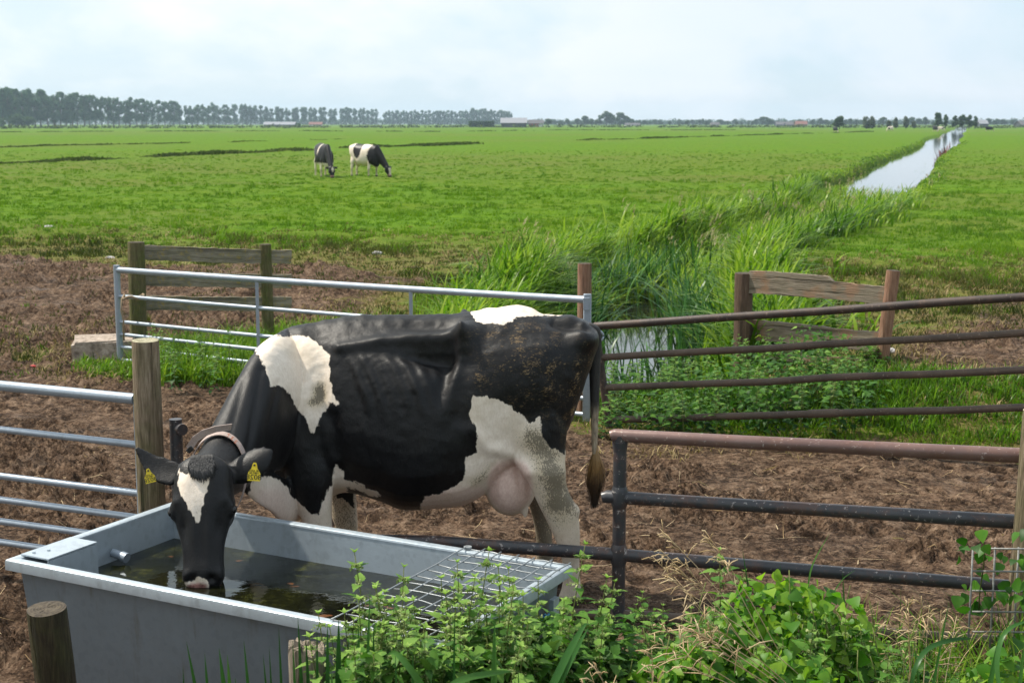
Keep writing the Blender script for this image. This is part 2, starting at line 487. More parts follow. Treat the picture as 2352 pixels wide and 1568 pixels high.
B_FARLEG = c1([(1060, 1020), (1085, 990), (1150, 1000), (1155, 1110), (1120, 1080), (1090, 1062), (1062, 1062)])
W_BLAZE = c3([(428, 470), (430, 505), (480, 530), (540, 505), (600, 490), (650, 478), (692, 486), (690, 540), (672, 620), (660, 680), (640, 730), (630, 780), (612, 850), (596, 930), (572, 978), (560, 945), (556, 900), (535, 888), (510, 830), (480, 762),
              (460, 730), (436, 690), (420, 640), (414, 570)])
W_MUZZ = c3([(480, 1440), (540, 1432), (575, 1400), (590, 1388), (605, 1402), (640, 1412), (668, 1440), (670, 1560), (480, 1560)])
PINK = c3([(478, 1462), (520, 1440), (600, 1430), (668, 1448), (670, 1580), (480, 1580)])

def detail_drink(v, f, e):
    """bone, muscle and skin relief, written in the frame of the side view and mirrored to the far flank"""
    N = vnormals(v, f)
    vm = v.copy()
    near = v[:, 1] < YC
    vm[:, 1] = np.where(near, v[:, 1], 2 * YC - v[:, 1])
    px, py = proj(vm)
    body = (sstep(6.42, 6.56, vm[:, 1]) * sstep(.50, .62, v[:, 2]))
    d = np.zeros(len(v))
    g = lambda x, y, rx, ry, a, ang=0: a * np.exp(-((((px - x) * math.cos(ang) + (py - y) * math.sin(ang)) / rx) ** 2 + ((-(px - x) * math.sin(ang) + (py - y) * math.cos(ang)) / ry) ** 2))
    rdg = lambda pts, r, a: a * np.exp(-(sd_seg(px, py, pts) / r) ** 2)
    # hook bone, pins, tail head
    d += g(1072, 768, 30, 30, .050) + g(1345, 780, 26, 22, .035) + g(1322, 768, 22, 16, .018)
    d += rdg([(1072, 768), (1110, 752), (1150, 742)], 18, .012)
    # ridge of the short ribs and the hollow under it
    d += rdg([(780, 800), (830, 792), (880, 784), (940, 778), (1010, 776), (1058, 770)], 13, .024)
    d += g(1005, 826, 56, 28, -.066) + g(1020, 870, 30, 50, -.028, .3) + g(940, 818, 60, 18, -.022)
    # loin between spine and short ribs
    d += g(980, 750, 110, 13, -.016)
    # fold of skin from hook to flank
    wf = sstep(980, 860, py)
    d += rdg([(1062, 775), (1047, 850), (1030, 915), (1010, 985)], 14, .022) * wf + rdg([(1035, 800), (1022, 870), (1004, 960)], 18, -.015) * wf
    d += rdg([(1075, 830), (1062, 900), (1060, 960)], 22, -.014)
    d += rdg([(1272, 742), (1310, 753), (1345, 764)], 9, -.022) + g(1338, 748, 10, 8, .014)
    # thigh, thurl
    d += g(1200, 780, 60, 26, -.014) + g(1255, 800, 40, 34, .010) + g(1290, 790, 22, 30, -.012) + g(1180, 880, 90, 60, .014) + g(1300, 880, 26, 70, -.010)
    d += rdg([(1085, 985), (1120, 1030), (1175, 1040), (1215, 1085)], 14, .014)
    d += g(1100, 1060, 40, 30, -.012)
    # veins and the crease between the quarters of the udder
    d += rdg([(1140, 1060), (1150, 1095), (1146, 1130), (1158, 1160)], 4, .005) + rdg([(1150, 1095), (1170, 1110), (1178, 1140)], 4, .004) + rdg([(1188, 1085), (1196, 1120), (1204, 1160)], 6, -.008)
    # ribs
    for i in range(8):
        x0 = 790 + i * 30
        r = rdg([(x0 - 6, 795), (x0 + 28, 850), (x0 + 52, 905), (x0 + 70, 985)], 11, 0.018 * (0.75 + .25 * math.sin(i * 1.7 + 1)))
        d += r * sstep(770, 840, px) * sstep(1045, 985, px) * sstep(795, 835, py) * sstep(985, 890, py)
    # shoulder blade, muscles of neck and shoulder
    d += rdg([(690, 775), (700, 860), (712, 960)], 26, .014) + g(740, 880, 20, 90, -.012) + g(650, 930, 26, 80, -.012, -.15) + g(668, 1020, 34, 40, .014)
    d += rdg([(760, 960), (775, 1030), (790, 1085)], 16, -.014) + g(840, 1000, 60, 60, .006)
    # bumps of the spine
    topm = sstep(.55, .9, N[:, 2])
    for x0 in range(650, 1060, 46):
        d += g(x0 + 11 * math.sin(x0 * 1.3), 735, 17, 22, .004 + .002 * math.sin(x0)) * topm
    d += g(1120, 712, 14, 12, .008) * topm + g(1195, 706, 40, 14, .012) * topm + g(1250, 716, 18, 10, -.012) * topm + g(1310, 735, 24, 14, .018) * topm
    d += g(835, 724, 22, 12, .006) * topm
    d += .006 * (fbm(v[:, 0] * 14, v[:, 2] * 14 + v[:, 1] * 9, 301, 3) - .5) + .0035 * (fbm(v[:, 0] * 40, v[:, 2] * 30 + v[:, 1] * 20, 305, 2) - .5)
    d *= body
    v = v + N * d[:, None]
    # vertical skin folds on the neck, real pixels (the neck turns to the viewer)
    px, py = proj(v)
    nk = sstep(.62, .75, v[:, 2]) * sstep(-.92, -1.02, v[:, 0]) * sstep(5.98, 6.1, v[:, 1])
    rdg = lambda pts, r, a: a * np.exp(-(sd_seg(px, py, pts) / r) ** 2)
    k = rdg([(600, 850), (585, 940), (570, 1030)], 9, -.008) + rdg([(640, 880), (622, 960), (606, 1050)], 9, -.007) + rdg([(560, 870), (540, 950), (520, 1020)], 9, -.006)
    k += rdg([(615, 1100), (622, 1140), (650, 1175)], 6, -.008) + rdg([(648, 1105), (655, 1140), (672, 1170)], 5, -.006) + rdg([(600, 1125), (640, 1160), (680, 1180)], 5, .006)
    v = v + vnormals(v, f) * (k * nk)[:, None]
    return laplace(v, e, 4)

def head_detail(v, f, fr):
    P, M, a, b, c, L = [np.array(k) if not np.isscalar(k) else k for k in fr]
    q = v - P
    t = q @ a / L; s = q @ b; h = q @ c
    N = vnormals(v, f)
    on = (np.abs(s) < .2) * sstep(-.35, -.15, t) * sstep(1.3, 1.1, t) * (np.linalg.norm(q, axis=1) < .75)
    d = np.zeros(len(v))
    G = lambda t0, s0, h0, rt, rs, rh, A: A * np.exp(-((t - t0) / rt) ** 2 - ((np.abs(s) - s0) / rs) ** 2 - ((h - h0) / rh) ** 2)
    d += G(.40, .125, .02, .05, .03, .025, -.012)                       # eye opening
    d += G(.33, .105, .06, .05, .03, .03, .010)                         # brow
    d += G(.16, .06, .09, .12, .03, .05, .006) + G(.12, .0, .09, .10, .03, .05, -.008)
    d += G(.56, .075, .06, .10, .02, .03, -.010) + G(.62, .03, .07, .2, .02, .03, .007)   # nose bridge and cheeks
    d += G(.62, .085, -.05, .16, .03, .05, -.010)
    d += G(.965, .040, .055, .030, .016, .05, -.020)                    # nostrils
    d += G(.985, .055, .03, .012, .05, .05, -.004)
    return v + N * (d * on)[:, None]

# ------------------------------------------------------------------ coat
def coat_material(name):
    k = NT(name)
    co = k.co('Object')
    fine = k.noise(k.mapv(co, (1, 1, .55)), 95, 3, .6)
    edge = k.noise(k.mapv(co, (1, 1, .5)), 42, 3, .6)
    w = k.math('ADD', k.attr('white'), k.math('MULTIPLY', k.math('SUBTRACT', edge, .5), 17.0))
    w = k.rng(w, -1.2, 1.2)
    big = k.noise(co, 5, 3, .5)
    black = k.ramp(fine, [(.3, (.0022, .0022, .0030)), (.75, (.0080, .0078, .0090))])
    black = k.mix(k.math('MULTIPLY', k.rng(big, .5, .75), .5, True), black, (.012, .010, .009))
    whitec = k.ramp(fine, [(.25, (.72, .61, .50)), (.7, (.86, .755, .65))])
    whitec = k.mix(k.math('MULTIPLY', k.rng(big, .45, .8), .55, True), whitec, (.66, .55, .42))
    whitec = k.mix(k.attr('pink'), whitec, k.ramp(fine, [(.3, (.66, .46, .39)), (.7, (.80, .61, .53))]))
    whitec = k.mix(k.math('MULTIPLY', k.rng(k.math('ADD', k.attr('dirt'), k.math('MULTIPLY', k.math('SUBTRACT', big, .5), 1.2)), .05, .75), .75, True), whitec, (.50, .40, .26))
    # grey dung flecks on white hair, straw coloured flecks on black hair
    fl = k.noise(k.mapv(co, (1.6, 1, .8), (0, .6, 0)), 120, 4, .7)
    gf = k.math('MULTIPLY', k.rng(k.math('ADD', fl, k.math('MULTIPLY', k.attr('dirt'), k.math('ADD', .02, k.math('MULTIPLY', k.noise(co, 11, 4, .6), .66)))), .70, .80), .8, True)
    whitec = k.mix(gf, whitec, (.10, .085, .06))
    st = k.noise(k.mapv(co, (1, 1, 2.2), (0, -.5, 0)), 70, 5, .75)
    patch = k.noise(co, 16, 3, .6)
    sf = k.math('MULTIPLY', k.attr('straw'), k.rng(k.math('ADD', k.math('MULTIPLY', st, .62), k.math('MULTIPLY', patch, .38)),   .537, .612), True)
    sp = k.rng(k.noise(co, 210, 2, .5), .735, .77)
    black = k.mix(k.math('MULTIPLY', sf, .95), black, k.ramp(fine, [(.3, (.12, .075, .03)), (.7, (.36, .24, .12))]))
    black = k.mix(k.math('MULTIPLY', sp, .35), black, (.25, .22, .18))
    col = k.mix(w, black, whitec)
    col = k.mix(k.attr('nose'), col, k.ramp(k.noise(co, 60, 3), [(.35, (.16, .07, .06)), (.65, (.52, .27, .23))]))
    col = k.mix(k.attr('hoof'), col, (.06, .045, .035))
    hair = k.n('TexNoise', {'Vector': k.mapv(co, (1, 1, .25), (0, .35, 0)), 'Scale': 260.0, 'Detail': 2.0}).outputs[0]
    nrm = k.bump(k.math('ADD', hair, k.math('MULTIPLY', k.noise(co, 34, 3), 1.1)), .38, .004)
    rough = k.rng(fine, .3, .7, .40, .52)
    return k.fin(col, rough, nrm, Sheen_Weight=.05, Sheen_Roughness=.28, Sheen_Tint=(1.0, .92, .85, 1), Specular_IOR_Level=.30)

M_COAT = coat_material('holstein_coat')

def simple_mat(name, col, rough=.5, metal=0.0, nscale=40, amt=.25, bump=.1):
    k = NT(name)
    n = k.noise(k.co('Object'), nscale, 4, .6)
    c2_ = tuple(x * (1 + amt) for x in col); c1_ = tuple(x * (1 - amt) for x in col)
    return k.fin(k.ramp(n, [(.3, c1_), (.7, c2_)]), rough, k.bump(n, bump, .004), metal)

M_EYE = simple_mat('eye_dark', (.008, .006, .006), .08)
M_TAG = simple_mat('ear_tag_yellow', (.80, .60, .02), .45, 0, 60, .1)
M_INK = simple_mat('tag_ink', (.01, .01, .01), .6)
M_STRAP = simple_mat('collar_webbing', (.36, .28, .25), .75, 0, 220, .25, .3)
M_STRAPTXT = simple_mat('collar_orange', (.50, .13, .05), .7)
M_BUCKLE = simple_mat('buckle_black', (.012, .012, .013), .35)
M_RED = simple_mat('collar_box_red', (.55, .02, .02), .4)

def tail_and_tuft(root, pts, tuft_top):
    k = NT('tail_hair')
    co = k.co('Object')
    n = k.noise(k.mapv(co, (1, 1, .2)), 90, 4, .7)
    dark = k.ramp(n, [(.35, (.008, .008, .009)), (.7, (.03, .026, .022))])
    light = k.ramp(n, [(.3, (.05, .04, .03)), (.5, (.32, .25, .17)), (.75, (.45, .38, .28))])
    col = k.mix(k.attr('low'), dark, light)
    mt = k.fin(col, .7, k.bump(n, .5, .006))
    P = np.array([tuple(p) for p, r in pts]); R = [r for p, r in pts]
    d = np.r_[0, np.cumsum(np.linalg.norm(np.diff(P, axis=0), axis=1))]
    S = resamp(d, np.linspace(0, d[-1], 40), np.concatenate([P, np.array(R)[:, None]], 1))
    th = np.linspace(0, 2 * PI, 14, endpoint=False)
    rings = np.stack([S[:, 0:1] + S[:, 3:4] * np.cos(th), S[:, 1:2] + S[:, 3:4] * np.sin(th), np.repeat(S[:, 2:3], 14, 1)], -1)
    v, q = rings_mesh(rings)
    mb = MB(); mb.add(v, q)
    o = mb.build('tail', mt, root, smooth=True)
    low = sstep(1.0, .9, v[:, 2]) * sstep(.40, .48, v[:, 2])
    at = o.data.attributes.new('low', 'FLOAT', 'POINT'); at.data.foreach_set('value', low.astype(np.float32))
    k2 = NT('tail_tuft_hair')
    h = k2.attr('along')
    n2 = k2.noise(k2.mapv(k2.co('Object'), (1, 1, .3)), 120, 3)
    cc = k2.ramp(k2.math('ADD', h, k2.math('MULTIPLY', k2.math('SUBTRACT', n2, .5), .5)), [(0, (.30, .20, .10)), (.35, (.26, .14, .04)), (.62, (.07, .035, .012)), (1, (.018, .010, .006))])
    mtt = k2.fin(cc, .75)
    tb = np.array(tuft_top)
    N = 420
    V = []; F = []; A = []
    ns = 7
    for i in range(N):
        a = rng.random() * 2 * PI
        t0 = rng.random() ** 1.5 * .55
        z0 = -t0 * .26
        r0 = .010
        rr = (.012 + .038 * rng.random())
        L = .27 * (.6 + .4 * rng.random())
        wv = rng.normal(0, .006)
        for j in range(ns + 1):
            t = j / ns
            zz = max(z0 - L * t, -.315 - rng.random() * .01)
            prof = math.sin(min(1, (-zz) / .20) * PI * .55) if -zz < .2 else max(0.3, 1 - (-zz - .2) / .13)
            r = r0 * (1 - t) + rr * max(prof, 0) * min(1, t * 2.2)
            p = tb + np.array([math.cos(a) * r + wv * t, math.sin(a) * r, zz])
            wd = .0022 * (1 - .6 * t)
            sx, sy = -math.sin(a) * wd, math.cos(a) * wd
            V += [p + [sx, sy, 0], p - [sx, sy, 0]]; A += [min(1, -zz / .31)] * 2
        b0 = i * 2 * (ns + 1)
        F += [(b0 + 2 * j, b0 + 2 * j + 1, b0 + 2 * j + 3, b0 + 2 * j + 2) for j in range(ns)]
    mesh_np('tail_tuft', np.array(V), F, mtt, {'along': A}, True, o)
    return o

def text_mesh(body, size, mat, name, extrude=.0006):
    cu = bpy.data.curves.new(name, 'FONT'); cu.body = body; cu.size = size; cu.extrude = extrude
    cu.align_x = 'CENTER'; cu.align_y = 'CENTER'; cu.resolution_u = 3
    o = bpy.data.objects.new(name, cu); COL.objects.link(o)
    dg = bpy.context.evaluated_depsgraph_get()
    me = bpy.data.meshes.new_from_object(o.evaluated_get(dg)); me.name = name
    bpy.data.objects.remove(o); bpy.data.curves.remove(cu)
    me.materials.clear(); me.materials.append(mat)
    return me

def ear_tag(root, px, py, Y, wpx, hpx, tilt, yaw):
    """yellow plastic flag tag with mirrored black numbers, as the photograph shows it"""
    c = at_y(px, py, Y)
    kpx = (Y * CP + (CAM_H - c.z) * SP) / FPX
    w, h = wpx * kpx, hpx * kpx
    M = Matrix.Translation(c) @ Matrix.Rotation(yaw, 4, 'Z') @ Matrix.Rotation(tilt, 4, 'Y') @ Matrix.Rotation(PI / 2 - .18, 4, 'X')
    o2 = [(-.5, -.5), (.5, -.5), (.5, -.12), (.42, .02), (.24, .18), (.17, .40), (.10, .5), (-.10, .5), (-.17, .40), (-.24, .18), (-.42, .02), (-.5, -.12)]
    n = len(o2)
    v = [(x * w, y * h, z) for z in (-.0012, .0012) for x, y in o2]
    f = [tuple(reversed(range(n))), tuple(range(n, 2 * n))] + [(i, (i + 1) % n, n + (i + 1) % n, n + i) for i in range(n)]
    mb = MB(); mb.add([tuple(M @ Vector(p)) for p in v], f)
    t = mb.build('ear_tag', M_TAG, root)
    inv = inv_of(root)
    for body, size, dy in (('8028', h * .40, -.30), ('NL 6222', h * .15, .06), ('1887 06', h * .15, -.07)):
        me = text_mesh(body, size, M_INK, 'tag_number')
        me.transform(M @ Matrix.Translation((0, dy * h, .0022)) @ Matrix.Diagonal((-1.12, 1, 1, 1)))
        tx = bpy.data.objects.new('tag_number', me); COL.objects.link(tx); tx.parent = t
    b = MB(); p = M @ Vector((0, .36 * h, .0)); q = M @ Vector((0, .36 * h, .006))
    b.tube([p, q], .004, 10)
    b.build('tag_button', M_INK, t)
    return t

def build_drinking_cow():
    X0 = at_y(980, 900, YC).x
    root = thing('dairy_cow', 'big black and white cow drinking from the trough, with yellow ear tags and a collar', 'cow', (X0, YC, 0))
    parts, fr = cow_body('drink')
    v, f, e = remesh(parts, .0085, 10)
    v = detail_drink(v, f, e)
    v = head_detail(v, f, fr)
    # coat marks
    vm = v.copy()
    vm[:, 1] = np.where((v[:, 1] < YC), v[:, 1], 2 * YC - v[:, 1])
    px, py = proj(vm)
    rx, ry = proj(v)
    headm = v[:, 1] < 6.25
    w = np.maximum.reduce([sd_poly(px, py, W_SHOULDER), sd_poly(rx, ry, W_RUMP), sd_poly(px, py, W_FLANK), sd_poly(px, py, W_FORE)])
    farleg = (v[:, 1] > 6.98) & (v[:, 0] < -.6)
    w = np.where(farleg, np.minimum(w, -sd_poly(rx, ry, B_FARLEG)), w)
    P, M, a, b, c, L = [np.array(k) if not np.isscalar(k) else k for k in fr]
    hh = (v - P) @ c
    hw = np.where(hh > -.03, np.maximum(sd_poly(rx, ry, W_BLAZE), sd_poly(rx, ry, W_MUZZ)), -30)
    brisket = sd_poly(rx, ry, W_FORE)
    w = np.where(headm, np.where(v[:, 1] < 6.0, hw, np.where(v[:, 2] < .84, np.maximum(hw * 0 - 20, brisket), -30)), w)
    w = np.clip(w, -40, 40)
    nose = np.where(headm & (hh > -.02), np.clip(sd_poly(rx, ry, PINK) / 6, 0, 1), 0)
    ud = sstep(60, 44, np.hypot(px - 1172, (py - 1112) * .8)) * sstep(1040, 1075, py) * sstep(1240, 1215, px)
    ud = np.maximum(ud, .7 * sstep(1105, 1130, py) * sstep(1130, 1100, px) * sstep(930, 1000, px))
    ud = np.maximum(ud, .55 * sstep(1100, 1140, ry) * sstep(700, 640, rx) * (v[:, 1] > 6.2))
    dirt = np.exp(-(sd_seg(px, py, [(1230, 1010), (1262, 1070), (1290, 1150)]) / 40) ** 2) * .95 + .24 * sstep(1080, 1180, py)
    dirt += 1.2 * np.exp(-(np.hypot((px - 735), (py - 905) * .6) / 16) ** 2) + .7 * np.exp(-(np.hypot((px - 715), (py - 925)) / 12) ** 2)
    dirt = np.where((v[:, 1] > 6.98) & (v[:, 2] < .66) & (v[:, 0] > -.5), dirt * .5 + 1.0, np.where((v[:, 1] > 6.98) & (v[:, 2] < .62), dirt * .5 + .45, dirt))
    dirt += .6 * np.exp(-(sd_seg(px, py, [(1090, 1110), (1140, 1065)]) / 14) ** 2)
    dirt = dirt * (1 - ud)
    straw = np.exp(-(np.hypot((px - 1235) / 105, (py - 850) / 58)) ** 2) + .9 * np.exp(-(np.hypot((px - 1098) / 16, (py - 862) / 26)) ** 2) + .9 * np.exp(-(sd_seg(px, py, [(1352, 800), (1325, 900), (1310, 1010)]) / 18) ** 2) + .55 * np.exp(-(np.hypot((px - 1170) / 90, (py - 770) / 30)) ** 2) + .25 * np.exp(-(np.hypot((px - 1230) / 120, (py - 920) / 60)) ** 2)
    hoof = sstep(.085, .07, v[:, 2])
    v0 = v - np.array([X0, YC, 0])
    me = mesh_np('body', v0, f, M_COAT, {'white': w, 'pink': np.clip(ud, 0, 1), 'nose': nose, 'dirt': np.clip(dirt, 0, 1.6), 'straw': np.clip(straw, 0, 1), 'hoof': hoof}, True)
    me.parent = root
    # eyes
    P, M, a, b, c, L = fr
    for s in (-1, 1):
        mb = MB()
        q = P + a * (L * .405) + b * (s * .126) + c * .022
        vv, ff = rings_mesh(ellipsoid(tuple(q), (.017, .021, .019), 10, 14)); mb.add(vv, ff)
        mb.build('eye', M_EYE, root, smooth=True)
    # forelock
    kf = NT('forelock_hair'); kf.fin(kf.ramp(kf.noise(kf.co(), 200), [(.3, (.004, .004, .005)), (.7, (.02, .019, .02))]), .5)
    V = []; F = []
    for i in range(700):
        s = rng.uniform(-1, 1); bt = rng.uniform(-.025, .03)
        s = s * .052 * (1 - .3 * abs(bt) / .045)
        p0 = P + a * bt + b * (s - .006) + c * (.074 + .30 * bt - 2.2 * s * s)
        ln = rng.uniform(.045, .075) * (1 - .45 * abs(s) / .06)
        dr = (a * 1.0 + c * rng.uniform(-.02, .16) + b * (rng.normal(0, .10) + s * 3.0 - .12)).normalized()
        for j in range(4):
            t = j / 3
            p = p0 + dr * (ln * t) + c * (.010 * math.sin(t * PI))
            wd = .0030 * (1 - .7 * t)
            V += [tuple(p + b * wd), tuple(p - b * wd)]
        b0 = i * 8
        F += [(b0 + 2 * j, b0 + 2 * j + 1, b0 + 2 * j + 3, b0 + 2 * j + 2) for j in range(3)]
    mesh_np('forelock', np.array(V), F, kf.m, None, True, root)
    # tail
    T = [(1340, 742, 6.90, .045), (1358, 752, 6.90, .040), (1366, 775, 6.90, .034), (1366, 830, 6.90, .029), (1366, 900, 6.89, .024), (1366, 980, 6.88, .017), (1366, 1030, 6.87, .014), (1372, 1080, 6.87, .010)]
    tail_and_tuft(root, [(at_y(x, y, Y), r) for x, y, Y, r in T], tuple(at_y(1368, 1020, 6.87)))
    ear_tag(root, 343, 1092, 5.80, 24, 33, -.18, .35)
    ear_tag(root, 584, 1083, 5.80, 30, 42, .03, -.15)
    # collar
    cc = Vector((-1.276, 6.0, .875))
    ring = []
    nc = 40
    for i in range(nc):
        q = 2 * PI * i / nc
        up = .172 if math.sin(q) > 0 else .225
        ring.append(Vector((cc.x + .122 * math.cos(q), cc.y + .02 + .10 * math.sin(q) * .55, cc.z - .02 + up * math.sin(q) * .92)))
    def strap(path, w, th, axis, name, mat, closed, par):
        v = []; f = []
        n = len(path)
        for i, p in enumerate(path):
            d = (path[(i + 1) % n if closed else min(i + 1, n - 1)] - path[i - 1 if closed else max(i - 1, 0)]).normalized()
            ax = (Vector(axis) - d * d.dot(Vector(axis))).normalized(); nn = d.cross(ax)
            v += [tuple(p + ax * (sa * w / 2) + nn * (sn * th / 2)) for sa, sn in ((-1, -1), (1, -1), (1, 1), (-1, 1))]
        for i in range(n if closed else n - 1):
            j = (i + 1) % n
            f += [(i * 4 + k_, i * 4 + (k_ + 1) % 4, j * 4 + (k_ + 1) % 4, j * 4 + k_) for k_ in range(4)]
        if not closed: f += [(3, 2, 1, 0), ((n - 1) * 4, (n - 1) * 4 + 1, (n - 1) * 4 + 2, (n - 1) * 4 + 3)]
        mb = MB(); mb.add(v, f); return mb.build(name, mat, par)
    col = strap(ring, .034, .004, (.1, 1, .25), 'collar', M_STRAP, True, root)
    inv = inv_of(root)
    end = [at_y(434, 1030, 5.95), at_y(448, 1008, 5.93), at_y(468, 994, 5.92), at_y(495, 985, 5.90), at_y(531, 980, 5.96)]
    o = strap(end, .030, .004, (.25, -.3, 1), 'strap_end', M_STRAP, False, col)
    mb = MB(); p = at_y(436, 1032, 5.88); mb.box(p, (.03, .012, .022), Matrix.Rotation(-.8, 3, 'Y').to_4x4(), bev=.003)
    o = mb.build('buckle', M_BUCKLE, col)
    mb = MB(); p = at_y(526, 1150, 5.97); mb.box(p, (.03, .05, .10), None, bev=.006)
    o = mb.build('tag_box', M_RED, col)
    for i, ch in enumerate('TEE'):
        q = PI * (.38 - .05 * i)
        p = Vector((cc.x + .122 * math.cos(q), cc.y + .02 + .10 * math.sin(q) * .55 - .02, cc.z - .02 + .172 * math.sin(q) * .93 + .003))
        me = text_mesh(ch, .024, M_STRAPTXT, 'collar_letter', .0008)
        me.transform(Matrix.Translation(p + Vector((0, -.012, .004))) @ Matrix.Rotation(PI / 2 - q, 4, 'Y') @ Matrix.Rotation(.75, 4, 'X'))
        t = bpy.data.objects.new('collar_letter', me); COL.objects.link(t); t.parent = col
    return root
# ================================================================== GROUND, WATER, VEGETATION
def gz(px, py):
    p = at_z(px, py, 0); return (p.x, p.y)

MUD_POLYS = [
    [gz(*p) for p in [(-900, 596), (0, 588), (150, 600), (330, 600), (420, 607), (500, 612), (640, 604), (780, 606), (870, 616), (905, 650), (930, 700), (900, 742), (760, 762), (640, 772), (500, 782), (350, 800), (320, 830), (300, 860), (-900, 1000)]],
    [gz(*p) for p in [(-900, 700), (150, 800), (290, 862), (330, 884), (440, 888), (560, 880), (760, 900), (1000, 930), (1200, 965), (1340, 985), (1500, 1000), (1700, 1003), (1900, 1012), (2100, 1020), (2360, 1034), (3200, 1060)]] + [(9, 3.2), (-9, 3.2), (-9, 8)],
    [gz(*p) for p in [(2070, 840), (2140, 795), (2250, 785), (2420, 770), (2560, 890), (2400, 940), (2220, 950), (2090, 930)]],
]
# the ditch runs from a pool behind the gates to the horizon
DK = .3135
DITCH_PTS = [(0, .2), (13, .98), (17.5, 1.48), (21.8, 2.05), (25, 3.1), (30, 5.2), (40, 9.1), (61, 15.5), (100, 28.1), (1700, 536)]
def ditch_cx(y):
    y = np.asarray(y, float)
    return np.interp(y, *zip(*DITCH_PTS)) + .4 * np.sin(y * .045) * sstep(55, 100, y) + .08 * np.sin(y * .31)
DITCH0 = 13.5
WATER_Z = -.42
def ditch_off(x, y):
    """signed sideways distance from the ditch's middle line"""
    return (x - ditch_cx(y)) * math.cos(math.atan(DK))
def ditch_half(y): return .95 + .40 * sstep(17.5, 26, y) + .45 * sstep(40, 60, y) + .7 * sstep(110, 240, y)
def ditch_d(x, y):
    o = np.abs(ditch_off(x, y)); e = np.maximum(0, DITCH0 - y)
    return np.hypot(o, e * 1.3)

def mud_mask(x, y):
    s = np.full(np.shape(x), -9.0)
    for P in MUD_POLYS: s = np.maximum(s, sd_poly(x, y, P) * np.where(y > 14, .5, 1.0))
    nz = (fbm(x * .9, y * .55, 3, 4) - .5) * 1.6 * sstep(5, 14, y) + (fbm(x * 3.1, y * 2.2, 8, 3) - .5) * .55
    return s + nz

def dents(x, y, cell, seed):
    """hoof prints: distance to jittered points, one per cell"""
    gx, gy = np.floor(x / cell).astype(np.int64), np.floor(y / cell).astype(np.int64)
    best = np.full(x.shape, 9.0)
    for i in (-1, 0, 1):
        for j in (-1, 0, 1):
            cx = (gx + i + .15 + .7 * _hash(gx + i, gy + j, seed)) * cell; cy = (gy + j + .15 + .7 * _hash(gx + i, gy + j, seed + 7)) * cell
            a = 6.28 * _hash(gx + i, gy + j, seed + 3); dx, dy = x - cx, y - cy
            u = dx * np.cos(a) + dy * np.sin(a); v = -dx * np.sin(a) + dy * np.cos(a)
            best = np.minimum(best, np.hypot(u / 1.25, v) + .05 * _hash(gx + i, gy + j, seed + 5))
    return best

def terrain(x, y, mud=None):
    x = np.asarray(x, float); y = np.asarray(y, float)
    if mud is None: mud = mud_mask(x, y)
    m = sstep(-.25, .25, mud)
    r = np.hypot(x, y)
    z = .10 * (fbm(x * .12, y * .12, 31, 3) - .5) * sstep(14, 30, y)
    # trampled mud: hoof holes, clods
    clod = fbm(x * 5.2, y * 5.2, 5, 4, .55); cl2 = fbm(x * 16, y * 16, 9, 3, .6)
    ridge = np.abs(vnoise(x * 3.3 + 1.5 * vnoise(x * 2, y * 2, 6), y * 3.3, 14) - .5) * 2
    zm = .040 * (clod - .5) + .060 * (cl2 - .5) - .016 * sstep(.22, .05, ridge) + .03 * (fbm(x * 1.1, y * 1.1, 21, 2) - .5)
    pat = sstep(.40, .60, fbm(x * 1.3, y * 1.3, 58, 3))
    zm = zm + (.030 * sstep(.56, .66, fbm(x * 11, y * 11, 40, 2)) + .022 * sstep(.54, .62, fbm(x * 26, y * 26, 43, 2)) * sstep(14, 10, r)) * (.12 + 1.2 * pat)
    zm = zm * (.45 + .7 * pat)
    near = (r < 30) & (m > 0)
    if np.any(near):
        dd = dents(x[near], y[near], .26, 201)
        zm = np.array(np.broadcast_to(zm, np.shape(x)))
        zm[near] += (-.042 * sstep(.085, .045, dd) + .016 * np.exp(-((dd - .105) / .022) ** 2)) * sstep(.42, .55, fbm(x[near] * .8, y[near] * .8, 205, 2))
    far = sstep(60, 20, r)
    z = z + m * zm * far * np.where(y > 14, 1.7, 1.0)
    # pasture tussocks
    tz = .07 * sstep(.50, .8, fbm(x * .8, y * .8, 77, 3)) + .05 * (fbm(x * 2.6, y * 2.6, 71, 3) - .5)
    z = z + (1 - m) * tz * sstep(7, 16, y) * sstep(900, 250, r)
    # spoil heap beyond the galvanised gate
    hp = at_z(760, 660, 0.1)
    z = z + .34 * np.exp(-(((x - hp.x) / 1.7) ** 2 + ((y - hp.y) / 1.5) ** 2)) * (.7 + .6 * fbm(x * 2.2, y * 2.2, 55, 3))
    # bank rising on the right, beyond the dark gate
    z = z + .30 * sstep(2.0, 3.6, x) * sstep(10.0, 11.4, y) * sstep(40, 18, y)
    # ditch
    d = ditch_d(x, y)
    h = ditch_half(y)
    z = z - .95 * sstep(h + .38, h - .30, d)
    # the road bank the camera stands on
    z = z + .78 * sstep(4.75, 2.3, y) * sstep(-30, -12, -np.abs(x))
    return z

